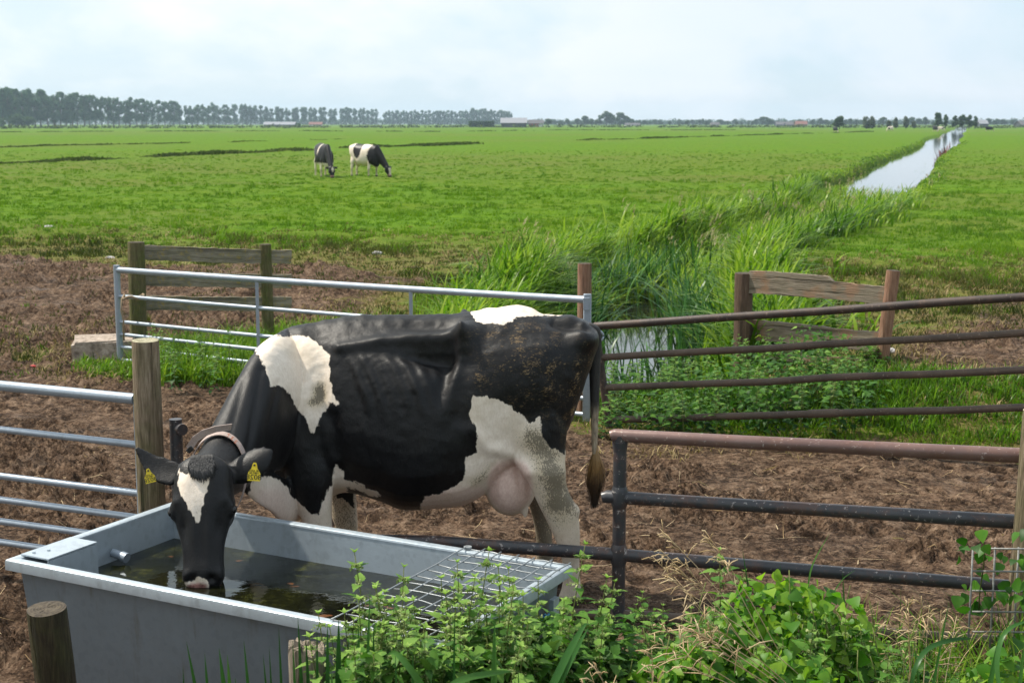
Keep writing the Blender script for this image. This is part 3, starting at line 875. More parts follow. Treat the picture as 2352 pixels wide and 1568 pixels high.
def polar_grid():
    r = [0.4]
    while r[-1] < 2900:
        q = r[-1]
        r.append(q + (max(.35, .1 * q) if q < 3.5 else .0026 * q if 5 < q < 12.5 else .0042 * q if q < 34 else .009 * q if q < 400 else .03 * q))
    r = np.array(r)
    half = 27.0
    a = np.concatenate([np.arange(-180, -half, 6), np.arange(-half, half + .01, .13), np.arange(half + 5, 180, 6)])
    a = np.radians(a)
    R, A = np.meshgrid(r, a, indexing='ij')
    x = R * np.sin(A); y = R * np.cos(A)
    n, m = R.shape
    i = np.arange(n - 1)[:, None]; k = np.arange(m)[None]
    q = np.stack([i * m + k, i * m + (k + 1) % m, (i + 1) * m + (k + 1) % m, (i + 1) * m + k], -1).reshape(-1, 4)[:, ::-1]
    return x.ravel(), y.ravel(), q

def ground_material():
    k = NT('ground_mud_and_pasture')
    p = k.pos()
    mud = k.attr('mud')
    # mud
    n1 = k.noise(p, 1.1, 4, .6); n2 = k.noise(p, 9, 6, .65); n3 = k.noise(p, 62, 5, .7); n4 = k.noise(p, 4, 5, .6)
    hgt = k.attr('lump')
    mc = k.ramp(k.math('ADD', k.math('MULTIPLY', n2, .55), k.math('MULTIPLY', n3, .45)), [(.34, (.018, .011, .0068)), (.43, (.068, .041, .026)), (.51, (.155, .099, .064)), (.64, (.33, .232, .160))])
    dark = k.rng(k.math('ADD', k.math('MULTIPLY', n1, .6), k.math('MULTIPLY', n4, .4)), .42, .64)
    mc = k.mix(k.math('MULTIPLY', dark, .50), mc, (.050, .031, .021))
    vn = k.n('TexVoronoi', {'Vector': k.mapv(p, (1, 1, 1)), 'Scale': 26.0, 'Randomness': 1.0}).outputs['Distance']
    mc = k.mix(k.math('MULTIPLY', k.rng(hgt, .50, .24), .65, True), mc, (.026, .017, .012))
    sp = k.noise(k.mapv(p, (1, 1.25, 1)), 21, 5, .75); sp2 = k.noise(p, 2.2, 3, .5)
    clodf = k.rng(k.math('ADD', sp, k.math('MULTIPLY', k.math('SUBTRACT', sp2, .5), .28)), .535, .60)
    mc = k.mix(k.math('MULTIPLY', clodf, .80), mc, k.ramp(n3, [(.3, (.014, .009, .007)), (.7, (.060, .038, .026))]))
    straw = k.rng(k.noise(k.mapv(p, (1, .25, 1), (0, 0, .7)), 60, 2, .5), .70, .74)
    mc = k.mix(k.math('MULTIPLY', straw, .5), mc, (.42, .33, .22))
    mb = k.bump(k.math('ADD', k.math('MULTIPLY', n3, .6), k.math('ADD', n2, k.math('ADD', k.math('MULTIPLY', vn, .4), k.math('MULTIPLY', clodf, .7)))), 1.0, .040)
    wet = k.rng(k.noise(p, 1.6, 3, .5), .5, .68, .78, .42)
    # pasture
    g1 = k.noise(p, .23, 4, .6); g2 = k.noise(p, 2.3, 5, .65); g3 = k.noise(p, 18, 4, .7)
    gm = k.math('ADD', k.math('MULTIPLY', g2, .55), k.math('MULTIPLY', g3, .45))
    gc = k.ramp(gm, [(.30, (.028, .068, .003)), (.45, (.064, .140, .004)), (.58, (.098, .190, .005)), (.75, (.152, .236, .012))])
    gc = k.mix(k.rng(g1, .42, .62, 0, .55), gc, k.ramp(gm, [(.3, (.058, .100, .005)), (.7, (.140, .200, .010))]))
    dry = k.attr('dry')
    gc = k.mix(k.math('MULTIPLY', dry, k.rng(g2, .25, .50), True), gc, k.ramp(g3, [(.3, (.060, .052, .018)), (.5, (.125, .115, .034)), (.7, (.22, .165, .075))]))
    gb = k.bump(k.math('ADD', g3, g2), .8, .06)
    f = k.rng(k.math('ADD', mud, k.math('MULTIPLY', k.math('SUBTRACT', n2, .5), .9)), -.10, .12)
    col = k.mix(f, gc, mc)
    nm = k.n('Mix', data_type='VECTOR'); k.set(nm.inputs['Factor'], f); k.set(nm.inputs[4], gb); k.set(nm.inputs[5], mb)
    rr = k.math('ADD', k.math('MULTIPLY', wet, f), k.math('MULTIPLY', k.math('SUBTRACT', 1.0, f), .85))
    return k.fin(col, rr, nm.outputs[1], Specular_IOR_Level=.06)

def build_ground():
    x, y, q = polar_grid()
    mud = mud_mask(x, y)
    z = terrain(x, y, mud)
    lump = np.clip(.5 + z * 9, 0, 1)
    dry = np.clip(.95 * sstep(-4.5, -.1, mud) * sstep(60, 12, y) + .55 * sstep(30, 14, y) * (fbm(x * .5, y * .5, 92, 3) > .46) + .32 * sstep(.50, .66, fbm(x * .10, y * .16, 91, 3)) * sstep(13, 24, y) * sstep(160, 40, y) + .25 * sstep(.5, .7, fbm(x * .02, y * .02, 95, 3)) * sstep(30, 70, y), 0, 1)
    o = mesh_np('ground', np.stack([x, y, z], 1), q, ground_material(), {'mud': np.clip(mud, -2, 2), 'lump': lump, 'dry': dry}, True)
    tag(o, kind='structure')

def build_ditch_water():
    k = NT('ditch_water')
    p = k.pos()
    n = k.noise(k.mapv(p, (1, .6, 1)), 3.0, 3, .5)
    k.fin((.018, .020, .013), .04, k.bump(n, .05, .03), Specular_IOR_Level=.5)
    ys = np.concatenate([np.arange(DITCH0 - 1.3, 60, .6), np.geomspace(60, 1500, 140)])
    V = []
    for yy in ys:
        c = float(ditch_cx(yy)); h = float(ditch_half(yy)) + .7
        V += [(c - h, yy, WATER_Z), (c + h, yy, WATER_Z)]
    F = [(2 * i, 2 * i + 1, 2 * i + 3, 2 * i + 2) for i in range(len(ys) - 1)]
    o = mesh_np('ditch_water', np.array(V), F, k.m)
    tag(o, kind='structure')

# ------------------------------------------------------------------ blades
def blades(base, h, az, bend, width, nseg=4, twist=None, fold=0.35):
    """ribbons: base (N,3), height, azimuth of lean, bend 0..1.5, width -> verts, quads, t along, id"""
    N = len(base)
    t = np.linspace(0, 1, nseg + 1)
    dx, dy = np.cos(az), np.sin(az)
    hor = bend[:, None] * h[:, None] * (t ** 1.9)[None]
    ver = h[:, None] * (t[None] - .42 * np.minimum(bend, 1.6)[:, None] ** 1.3 * (t ** 2.6)[None])
    P = np.stack([base[:, 0:1] + dx[:, None] * hor, base[:, 1:2] + dy[:, None] * hor, base[:, 2:3] + ver], -1)
    tw = az + PI / 2 if twist is None else twist
    w = width[:, None] * np.clip(1.0 - (t ** 2.2), .04, 1)[None] * np.minimum(1, .55 + t * 2)[None] * .5
    S = np.stack([np.cos(tw)[:, None] * w, np.sin(tw)[:, None] * w, np.zeros_like(w)], -1)
    V = np.stack([P - S, P + S], 2).reshape(-1, 3)
    j = np.arange(nseg)
    b = np.arange(N)[:, None] * (2 * (nseg + 1))
    q = np.stack([b + 2 * j, b + 2 * j + 1, b + 2 * j + 3, b + 2 * j + 2], -1).reshape(-1, 4)
    T = np.tile(np.repeat(t, 2), N)
    I = np.repeat(np.arange(N), 2 * (nseg + 1))
    return V, q, T, I

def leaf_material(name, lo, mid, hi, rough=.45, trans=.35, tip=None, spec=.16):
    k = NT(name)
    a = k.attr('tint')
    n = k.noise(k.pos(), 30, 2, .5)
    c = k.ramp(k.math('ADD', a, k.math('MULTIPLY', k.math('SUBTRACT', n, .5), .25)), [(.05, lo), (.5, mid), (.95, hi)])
    if tip: c = k.mix(k.math('POWER', k.attr('along'), 2.0), c, tip)
    k.fin(c, rough, None, Specular_IOR_Level=spec)
    tr = k.n('BsdfTranslucent', {'Color': k.mix(.5, c, k.mix(1.0, c, (1.0, 1.25, .35), 'MULTIPLY'))})
    mx = k.n('MixShader', {0: trans})
    k.t.links.new(k.b.outputs[0], mx.inputs[1]); k.t.links.new(tr.outputs[0], mx.inputs[2])
    k.t.links.new(mx.outputs[0], k.out.inputs[0])
    return k.m

M_GRASS = leaf_material('pasture_blades', (.044, .100, .004), (.100, .210, .006), (.182, .285, .016), .5, .35)
M_OLIVE = leaf_material('trampled_blades', (.030, .044, .007), (.085, .095, .018), (.165, .150, .050), .6, .3)
M_DRYG = leaf_material('withered_blades', (.10, .065, .03), (.21, .15, .07), (.36, .28, .14), .7, .25)
M_REED = leaf_material('reed_blades', (.026, .075, .006), (.110, .230, .012), (.270, .370, .040), .34, .45)
M_PLUME = leaf_material('reed_plumes', (.16, .13, .07), (.32, .28, .16), (.44, .40, .25), .8, .3)

def stuff(name, lab, V, q, mat, tint, along=None):
    at = {'tint': tint}
    if along is not None: at['along'] = along
    o = mesh_np(name, V, q, mat, at, True)
    return tag(o, kind='stuff')

def frustum_xy(n, y0, y1, power=1.0, margin=1.06, xlo=-1.0, xhi=1.0):
    """random ground points inside the picture's wedge, denser near when power>1"""
    u = rng.random(n)
    y = y0 * (y1 / y0) ** u if power == 'log' else (y0 ** (2 - 0) + u * (y1 ** 2 - y0 ** 2)) ** .5
    k = .36 * margin
    x = (rng.uniform(xlo, xhi, n)) * y * k
    return x, y

def grass_field():
    # tufts of pasture, log-distributed so that they cover the picture evenly
    Vs = []; Qs = []; Ts = []; n0 = 0
    N = 46000
    x, y = frustum_xy(N, 9.6, 125, 'log', 1.12)
    mud = mud_mask(x, y)
    d = ditch_d(x, y) - ditch_half(y)
    clump = fbm(x * .9, y * .9, 77, 3)
    keep = (mud < -.05 + 2.6 * (rng.random(N) ** 7) * (y > 13)) & (d > .40)
    keep &= rng.random(N) < (.62 + 1.0 * sstep(.42, .62, clump)) * (1 - .75 * sstep(55, 125, y))
    x, y, mud, clump = x[keep], y[keep], mud[keep], clump[keep]
    M = len(x)
    nb = 9
    bx = np.repeat(x, nb) + rng.normal(0, .05, M * nb); by = np.repeat(y, nb) + rng.normal(0, .06, M * nb)
    z = terrain(bx, by)
    tall = np.repeat((.055 + .075 * sstep(.45, .75, clump)) * rng.uniform(.6, 1.5, M), nb) * rng.uniform(.6, 1.3, M * nb)
    tall *= (1 - sstep(25, 80, by) * .35)
    V, q, T, I = blades(np.stack([bx, by, z - .01], 1), tall, rng.uniform(0, 2 * PI, M * nb), rng.uniform(.2, 1.1, M * nb), .007 + .00042 * by, 2, rng.uniform(0, PI, M * nb) * .35)
    tint = np.repeat(.46 + .5 * (fbm(x * .5, y * .5, 12, 3) - .3) + rng.normal(0, .10, M) - .30 * sstep(-3.5, .2, mud) * (y > 12), nb) + rng.normal(0, .13, M * nb)
    olive = rng.random(M) < .92 * np.maximum(sstep(-4.2, -.3, mud) * (y > 11.5), .45 * sstep(2.2, 3.4, x) * sstep(17, 11, y)) * sstep(60, 25, y)
    ol = np.repeat(olive, nb)[I]                      # per vertex
    qo = ol[q[:, 0]]
    tv = np.clip(tint, 0, 1)[I]
    def part_of(mask_q):
        used = np.zeros(len(V), bool); used[q[mask_q].ravel()] = True
        remap = np.cumsum(used) - 1
        return V[used], remap[q[mask_q]], tv[used]
    v1, q1, t1 = part_of(~qo); stuff('pasture_grass', '', v1, q1, M_GRASS, t1)
    v2, q2, t2 = part_of(qo); stuff('trampled_grass', '', v2, q2, M_OLIVE, t2)
    # withered grass in the trampled margin
    N = 15000
    x, y = frustum_xy(N, 9.8, 42, 'log', 1.12)
    mud = mud_mask(x, y); d = ditch_d(x, y) - ditch_half(y)
    keep = (mud > -5) & (mud < .9) & (d > .5) & (rng.random(N) < sstep(-5, -.3, mud) * .8 * sstep(1.0, .1, mud)) & (fbm(x * 1.2, y * 1.2, 66, 3) > .45)
    x, y = x[keep], y[keep]; M = len(x); nb = 8
    bx = np.repeat(x, nb) + rng.normal(0, .06, M * nb); by = np.repeat(y, nb) + rng.normal(0, .07, M * nb)
    V, q, T, I = blades(np.stack([bx, by, terrain(bx, by) - .01], 1), rng.uniform(.04, .13, M * nb), rng.uniform(0, 2 * PI, M * nb), rng.uniform(.5, 1.5, M * nb), .006 + .0004 * by, 2)
    stuff('withered_grass', '', V, q, M_DRYG, rng.random(M * nb)[I])
    # long lush grass: under the far gate, on the verge of the pen, beside the fence
    zones = [(1300, [(322, 822), (420, 806), (560, 788), (720, 772), (900, 766), (940, 800), (700, 850), (540, 886), (380, 889), (330, 862)], .15, .40),
             (500, [(960, 700), (1150, 690), (1330, 740), (1340, 900), (1000, 800)], .22, .40),
             (620, [(1360, 960), (1700, 985), (2060, 1000), (2200, 1010), (2200, 985), (2050, 930), (1900, 900), (1380, 900)], .10, .28),
             (330, [(2030, 930), (2420, 950), (2420, 1034), (2060, 1012)], .06, .20),
             (240, [(180, 838), (330, 838), (340, 880), (270, 868), (190, 850)], .07, .16)]
    B = []; H = []
    TZ = []
    for zi, (cnt, poly, h0, h1) in enumerate(zones):
        w = np.array([gz(*p) for p in poly])
        lo, hi = w.min(0), w.max(0)
        got = 0; tries = 0
        while got < cnt and tries < 60:
            xx = rng.uniform(lo[0], hi[0], cnt); yy = rng.uniform(lo[1], hi[1], cnt)
            ok = (sd_poly(xx, yy, w) > -.12 * rng.random(cnt)) & (fbm(xx * 1.6, yy * 1.6, 23, 2) > .36)
            xx, yy = xx[ok][:cnt - got], yy[ok][:cnt - got]
            nb = 9
            B.append(np.stack([np.repeat(xx, nb) + rng.normal(0, .035, len(xx) * nb), np.repeat(yy, nb) + rng.normal(0, .035, len(xx) * nb)], 1))
            H.append(np.repeat(rng.uniform(h0, h1, len(xx)), nb) * rng.uniform(.5, 1.1, len(xx) * nb))
            TZ.append(np.full(len(xx) * nb, (.58, .55, .30, .34, .5)[zi]))
            got += len(xx); tries += 1
    B = np.concatenate(B); H = np.concatenate(H); n = len(B)
    V, q, T, I = blades(np.stack([B[:, 0], B[:, 1], terrain(B[:, 0], B[:, 1]) - .02], 1), H, rng.uniform(0, 2 * PI, n), rng.uniform(.15, 1.0, n), rng.uniform(.007, .015, n), 4)
    stuff('long_grass', '', V, q, M_REED, np.clip(np.concatenate(TZ) + rng.normal(0, .2, n), 0, 1)[I])

def pool_clear(x, y):
    """the open water of the pool, kept free of reed"""
    return (np.hypot((x - ditch_cx(y)) / .72, (y - 17.0) / 5.0) < 1) | ((y < 16.5) & (np.abs(x - 1.3) < .62))

def reeds():
    # belt of reeds and sedge along and in the ditch
    B = []; H = []; W = []; TI = []
    N = 14000
    y = 13.4 * (190 / 13.4) ** (rng.random(N) ** 1.25)
    side = rng.choice([-1, 1], N)
    o = side * (ditch_half(y) + rng.normal(.12, .42, N))
    choke = sstep(20.5, 23.5, y) * sstep(58, 48, y)           # here the reed closes over the water
    inner = rng.random(N) < choke * .62
    o = np.where(inner, rng.uniform(-1.7, 1.7, N), o)
    left_far = (side < 0) & (y > 62)
    x = ditch_cx(y) + o / math.cos(math.atan(DK))
    keep = ~(left_far & (rng.random(N) < .55))
    keep &= (y > 13.6) | (np.abs(o) > .8)
    keep &= ~((y < 20.5) & (np.abs(o) < .95))
    keep &= fbm(x * .7, y * .7, 44, 3) > .33
    keep &= ~pool_clear(x, y)
    x, y, o, side = x[keep], y[keep], o[keep], side[keep]
    M = len(x); nb = 4
    h = (.40 + .62 * fbm(x * .55, y * .55, 45, 3)) * np.where(y > 62, np.where(side < 0, .35, .62), 1.0) * np.where(np.abs(o) > ditch_half(y) + .9, .55, 1.0)
    h *= np.where((side > 0) & (y < 20), .82, 1)
    h *= np.where(side > 0, 1 - .75 * sstep(34, 46, y), 1 - .45 * sstep(48, 60, y))
    bx = np.repeat(x, nb) + rng.normal(0, .07, M * nb); by = np.repeat(y, nb) + rng.normal(0, .07, M * nb)
    z = np.maximum(terrain(bx, by), WATER_Z - .1)
    hh = np.repeat(h, nb) * rng.uniform(.55, 1.15, M * nb)
    # wind and gravity lean the belt over the water and to the right
    az = np.where(rng.random(M * nb) < .6, rng.normal(-.2, .8, M * nb), rng.uniform(0, 2 * PI, M * nb))
    V, q, T, I = blades(np.stack([bx, by, z], 1), hh, az, rng.uniform(.2, 1.3, M * nb), np.maximum(rng.uniform(.028, .064, M * nb), .00065 * by), 4)
    tint = np.repeat(np.clip(-.05 + 1.25 * fbm(x * .5, y * .5, 48, 3), 0, 1), nb) + rng.normal(0, .24, M * nb)
    stuff('ditch_reeds', '', V, q, M_REED, np.clip(tint, 0, 1)[I])
    # brown seed plumes
    sel = (rng.random(M) < .03) & (fbm(x * .3, y * .3, 52, 2) > .47) & (y > 19) & (y < 75)
    px_, py_, hp = x[sel], y[sel], h[sel]
    m = len(px_); nb = 14
    top = np.repeat(hp * 1.12, nb) + rng.uniform(-.16, .10, m * nb)
    bx = np.repeat(px_, nb) + rng.normal(0, .035, m * nb); by = np.repeat(py_, nb) + rng.normal(0, .035, m * nb)
    V, q, T, I = blades(np.stack([bx, by, terrain(np.repeat(px_, nb), np.repeat(py_, nb)).clip(WATER_Z) + top - .1], 1), rng.uniform(.07, .16, m * nb), rng.normal(0, .9, m * nb), rng.uniform(.4, 1.3, m * nb), np.full(m * nb, .012) + .0003 * by, 2)
    stuff('reed_plumes', '', V, q, M_PLUME, rng.random(m * nb)[I])
    # rusty docks on the right bank far along
    c = [at_z(2150, 352, 0), at_z(2165, 344, 0), at_z(2110, 372, 0)]
    bx = np.concatenate([np.zeros(22) for p in c]); by = np.concatenate([rng.normal(yy, 4, 22) for yy in (100, 112, 118)]); bx = ditch_cx(by) + (ditch_half(by) + rng.uniform(-.1, .5, len(by))) * 1.05
    V, q, T, I = blades(np.stack([bx, by, terrain(bx, by)], 1), rng.uniform(.3, 1.0, len(bx)), rng.uniform(0, 6.28, len(bx)), rng.uniform(.2, .9, len(bx)), rng.uniform(.04, .09, len(bx)), 3)
    k = NT('rusty_dock'); k.fin((.13, .035, .028), .8)
    stuff('rusty_docks', '', V, q, k.m, rng.random(len(bx))[I])

def sedge_clump(name, label, x, y, n, h, seed, group, spread=.12, lean=None, width=(.016, .030), mat=None):
    r = np.random.default_rng(seed)
    a = r.uniform(0, 2 * PI, n)
    if lean is not None: a = np.where(r.random(n) < .6, r.normal(lean, .7, n), a)
    b = np.stack([r.normal(0, spread, n), r.normal(0, spread, n), np.zeros(n)], 1)
    V, q, T, I = blades(b, h * r.uniform(.5, 1.1, n), a, r.uniform(.1, 1.0, n), r.uniform(*width, n), 6)
    o = mesh_np(name, V, q, mat or M_IRIS, {'tint': np.clip(r.normal(.45, .25, n), 0, 1)[I]}, True)
    o.location = (x, y, max(float(terrain(np.array([x]), np.array([y]))[0]), WATER_Z) - .02)
    return tag(o, label, 'plant', group)

M_IRIS = leaf_material('iris_blades', (.018, .060, .018), (.045, .135, .030), (.11, .23, .05), .33, .3)

def field_strips():
    """rough growth on the banks of the field drains that cross the pasture"""
    lines = [([(-40, 378), (180, 369), (400, 358), (600, 350), (800, 340), (1000, 335), (1250, 325), (1500, 318), (1750, 310), (2000, 303)], 3000, .24, .42),
             ([(-40, 340), (120, 335), (330, 331), (560, 326), (780, 320)], 420, .12, .5), ([(0, 304), (300, 302), (700, 301), (1000, 303), (1300, 299), (1700, 299)], 500, .22, .5)]
    for pts, n, h, jit in lines:
        W = np.array([gz(*p) for p in pts])
        t = rng.random(n) * (len(W) - 1)
        i = np.minimum(t.astype(int), len(W) - 2); f = t - i
        x = W[i, 0] * (1 - f) + W[i + 1, 0] * f; y = W[i, 1] * (1 - f) + W[i + 1, 1] * f
        dens = fbm(x * .12, y * .12, 61, 3)
        keep = (dens > (.40 if n > 1000 else .47))
        x, y, dens = x[keep], y[keep], dens[keep]
        M = len(x); nb = 8
        bx = np.repeat(x, nb) + rng.normal(0, .35, M * nb); by = np.repeat(y, nb) + rng.normal(0, jit * 2.2, M * nb)
        hh = np.repeat(h * (.5 + 1.1 * sstep(.42, .65, dens)), nb) * rng.uniform(.4, 1.1, M * nb)
        V, q, T, I = blades(np.stack([bx, by, terrain(bx, by) - .03], 1), hh, rng.uniform(0, 6.28, M * nb), rng.uniform(.2, 1, M * nb), .0012 * by * rng.uniform(.6, 1.4, M * nb), 2, np.zeros(M * nb))
        tt = np.repeat(np.clip(rng.normal(.36, .2, M) + .4 * (fbm(x * .05, y * .05, 64, 2) - .4), 0, 1), nb)
        stuff('drain_bank_growth', '', V, q, M_BANK, tt[I])

M_BANK = leaf_material('drain_bank', (.026, .046, .009), (.070, .105, .015), (.16, .175, .035), .7, .25)
# ================================================================== MATERIALS OF THE BUILT THINGS
def galvanised(name, base=(.40, .44, .47), dark=.6, scale=34, metal=.55, rough=.42, dirt=.3):
    k = NT(name)
    co = k.pos()
    vo = k.n('TexVoronoi', {'Vector': co, 'Scale': scale, 'Randomness': 1.0})
    cell = k.n('SeparateColor', {0: vo.outputs['Color']}).outputs[0]
    n = k.noise(co, 3.2, 5, .65); f = k.noise(co, 60, 3, .6)
    c = k.mix(k.math('MULTIPLY', k.rng(cell, .66, .92), .32, True), base, tuple(x * dark for x in base))
    c = k.mix(k.math('MULTIPLY', k.rng(n, .45, .75), .45, True), c, tuple(min(1, x * 1.25) for x in base))
    st = k.noise(k.mapv(co, (1, 1, .18)), 14, 4, .6)
    c = k.mix(k.math('MULTIPLY', k.rng(st, .56, .72), dirt, True), c, (.13, .125, .10))
    sp = k.rng(k.noise(co, 150, 3, .6), .70, .76)
    c = k.mix(k.math('MULTIPLY', sp, .6), c, (.08, .06, .045))
    return k.fin(c, k.rng(f, .3, .7, rough - .08, rough + .14), k.bump(f, .08, .003), metal)

def wood(name, a, b, c, axis='Z', moss=0.0, lichen=0.0, rough=.85, crack=.5, warm=None):
    k = NT(name)
    co = k.co('Object')
    sc = {'Z': (1, 1, .07), 'X': (.07, 1, 1)}[axis]
    g = k.noise(k.mapv(co, sc), 34, 5, .7, .5)
    g2 = k.noise(k.mapv(co, sc), 150, 4, .6)
    big = k.noise(co, 4.5, 4, .6)
    col = k.ramp(k.math('ADD', k.math('MULTIPLY', g, .6), k.math('MULTIPLY', g2, .4)), [(.32, a), (.5, b), (.68, c)])
    if warm: col = k.mix(k.math('MULTIPLY', k.rng(big, .50, .62), .8, True), col, k.mix(g, tuple(x * .6 for x in warm), warm))
    cr = k.rng(k.noise(k.mapv(co, tuple(x * (.5 if x < .5 else 1) for x in sc)), 24, 3, .5), .40, .34)
    col = k.mix(k.math('MULTIPLY', cr, crack), col, (.018, .014, .010))
    if moss: col = k.mix(k.math('MULTIPLY', k.rng(k.noise(co, 7, 5, .65), .40, .62), moss, True), col, k.ramp(g2, [(.3, (.035, .045, .012)), (.7, (.12, .14, .035))]))
    if lichen: col = k.mix(k.math('MULTIPLY', k.rng(k.noise(co, 30, 5, .7), .56, .61), lichen, True), col, (.36, .25, .03))
    h = k.math('ADD', k.math('MULTIPLY', g, .8), k.math('SUBTRACT', g2, k.math('MULTIPLY', cr, 1.6)))
    return k.fin(col, rough, k.bump(h, .8, .010), Specular_IOR_Level=.25)

def end_grain(name, a, b):
    k = NT(name); co = k.co('Object')
    d = k.n('VectorMath', {0: k.mapv(co, (1, 1, 0))}, operation='LENGTH').outputs['Value']
    r = k.math('SINE', k.math('MULTIPLY', k.math('ADD', d, k.math('MULTIPLY', k.noise(co, 12, 3), .02)), 620.0))
    n = k.noise(co, 40, 4, .6)
    c = k.ramp(k.math('ADD', k.math('MULTIPLY', r, .10), n), [(.3, a), (.7, b)])
    return k.fin(c, .9, k.bump(n, .5, .006))

def pipe_paint(name, a, b, rust, chips, rough=.42, rustamt=.5):
    k = NT(name); co = k.pos()
    n = k.noise(co, 3.0, 5, .65); f = k.noise(co, 46, 5, .7); l = k.noise(co, 9, 4, .6)
    c = k.ramp(n, [(.35, a), (.65, b)])
    c = k.mix(k.math('MULTIPLY', k.rng(k.math('ADD', k.math('MULTIPLY', l, .6), k.math('MULTIPLY', f, .4)), .48, .60), rustamt, True), c, k.mix(f, tuple(x * .5 for x in rust), rust))
    c = k.mix(k.math('MULTIPLY', k.rng(f, .61, .66), .6, True), c, chips)
    return k.fin(c, k.rng(f, .3, .7, rough, rough + .25), k.bump(f, .2, .003), .15)

M_GALV = galvanised('galvanised_rail', (.31, .36, .42), .75, 60, .45, .40, .15)
M_TROUGH = galvanised('galvanised_trough_sheet', (.42, .48, .53), .66, 44, .40, .38, .25)
M_TROUGH_OUT = galvanised('shaded_trough_sheet', (.205, .250, .290), .75, 44, .45, .42, .55)  # same zinc, darkened so the outer walls' shade sits in the colour
M_WIRE = galvanised('galvanised_wire', (.30, .32, .33), .8, 60, .5, .45, .25)
M_POST_GREY = wood('post_weathered_green', (.050, .036, .024), (.20, .15, .10), (.40, .32, .235), 'Z', .42, 0, .85, .9)
M_POST_DARK = wood('post_dark_oiled', (.012, .009, .006), (.032, .023, .015), (.075, .056, .035), 'Z', .25, 0, .7, .5)
M_POST_MOSS = wood('post_mossy', (.045, .038, .020), (.12, .10, .05), (.20, .17, .09), 'Z', .75, .1, .9, .6)
M_POST_RED = wood('post_reddish', (.11, .055, .035), (.26, .14, .09), (.36, .23, .16), 'Z', .10, 0, .85, .5)
M_POST_BROWN = wood('post_brown', (.045, .028, .020), (.11, .068, .048), (.19, .125, .09), 'Z', .1, 0, .8, .6)
M_STUMP = wood('stump_bleached', (.10, .08, .06), (.27, .22, .17), (.40, .34, .27), 'Z', .1, 0, .9, .7)
M_BOARD_OLD = wood('board_grey_lichen', (.095, .085, .062), (.25, .215, .165), (.40, .35, .27), 'X', .30, .5, .9, .5)
M_BOARD = wood('board_grey_orange', (.085, .068, .050), (.22, .18, .135), (.36, .30, .235), 'X', .10, 0, .85, .6, warm=(.36, .21, .13))
M_END = end_grain('end_grain_pale', (.20, .18, .11), (.42, .39, .27))
M_END_DK = end_grain('end_grain_dark', (.025, .018, .012), (.09, .07, .045))
M_PIPE_BROWN = pipe_paint('pipe_red_brown', (.13, .075, .066), (.20, .125, .11), (.24, .12, .085), (.50, .45, .42), .30, .45)
M_PIPE_BLACK = pipe_paint('pipe_black', (.032, .034, .040), (.062, .062, .068), (.15, .075, .052), (.5, .47, .45), .30, .6)
M_PIPE_DARK = pipe_paint('gate_pipe_brown', (.028, .020, .018), (.06, .042, .034), (.13, .075, .05), (.25, .2, .16), .45, .5)
M_PIPE_DARK2 = pipe_paint('gate_pipe_rusty', (.062, .045, .034), (.11, .080, .058), (.17, .105, .07), (.28, .24, .2), .6, .5)
M_TWINE = simple_mat('twine', (.26, .19, .12), .9, 0, 300, .4, .5)
M_ROPE = simple_mat('rope', (.42, .33, .22), .9, 0, 300, .4, .5)
k_ = NT('concrete_block'); n_ = k_.noise(k_.co(), 14, 6, .7)
M_CONC = k_.fin(k_.ramp(n_, [(.35, (.16, .125, .095)), (.52, (.36, .29, .235)), (.7, (.50, .42, .35))]), .9, k_.bump(n_, .9, .03))
M_STONE = simple_mat('field_stone', (.38, .36, .35), .85, 0, 20, .35, .6)
M_BLUE = simple_mat('blue_plastic', (.10, .32, .55), .5, 0, 60, .2, .2)
M_REDP = simple_mat('red_plastic', (.5, .03, .03), .5)
M_WHITEP = simple_mat('pale_plastic', (.62, .64, .66), .6, 0, 60, .15, .2)

def gh(x, y): return float(terrain(np.array([float(x)]), np.array([float(y)]))[0])

# ------------------------------------------------------------------ posts
def post_mesh(p0, p1, r0, r1, seed, n=28, m=16, chamfer=.25, ragged=0.0):
    """a round post from p0 (foot) to p1 (top) with a slightly uneven outline; returns side and top mesh data"""
    r = np.random.default_rng(seed)
    p0 = np.array(p0, float); p1 = np.array(p1, float)
    th = np.linspace(0, 2 * PI, n, endpoint=False)
    sh = 1 + .03 * np.cos(2 * th + r.random() * 6) + .02 * np.cos(3 * th + r.random() * 6)
    ax = (p1 - p0); ax /= np.linalg.norm(ax)
    u = np.cross(ax, [0, 1, 0]); u /= np.linalg.norm(u); w = np.cross(ax, u)
    V = []
    ts = np.concatenate([np.linspace(0, .985, m), [1.0]])
    for i, t in enumerate(ts):
        rad = (r0 + (r1 - r0) * t) * sh * (1 + .012 * np.sin(9 * t + 4 * th))
        if i == len(ts) - 1: rad = rad * (1 - .06 * chamfer)
        c = p0 + (p1 - p0) * t
        ring = c + np.outer(rad * np.cos(th), u) + np.outer(rad * np.sin(th), w)
        if ragged and i >= len(ts) - 2: ring = ring + np.outer(r.normal(0, ragged, n), ax)
        V.append(ring)
    V = np.concatenate(V); k = len(ts)
    F = [(i * n + j, i * n + (j + 1) % n, (i + 1) * n + (j + 1) % n, (i + 1) * n + j) for i in range(k - 1) for j in range(n)]
    top = V[-n:]
    return V, F, top, ax

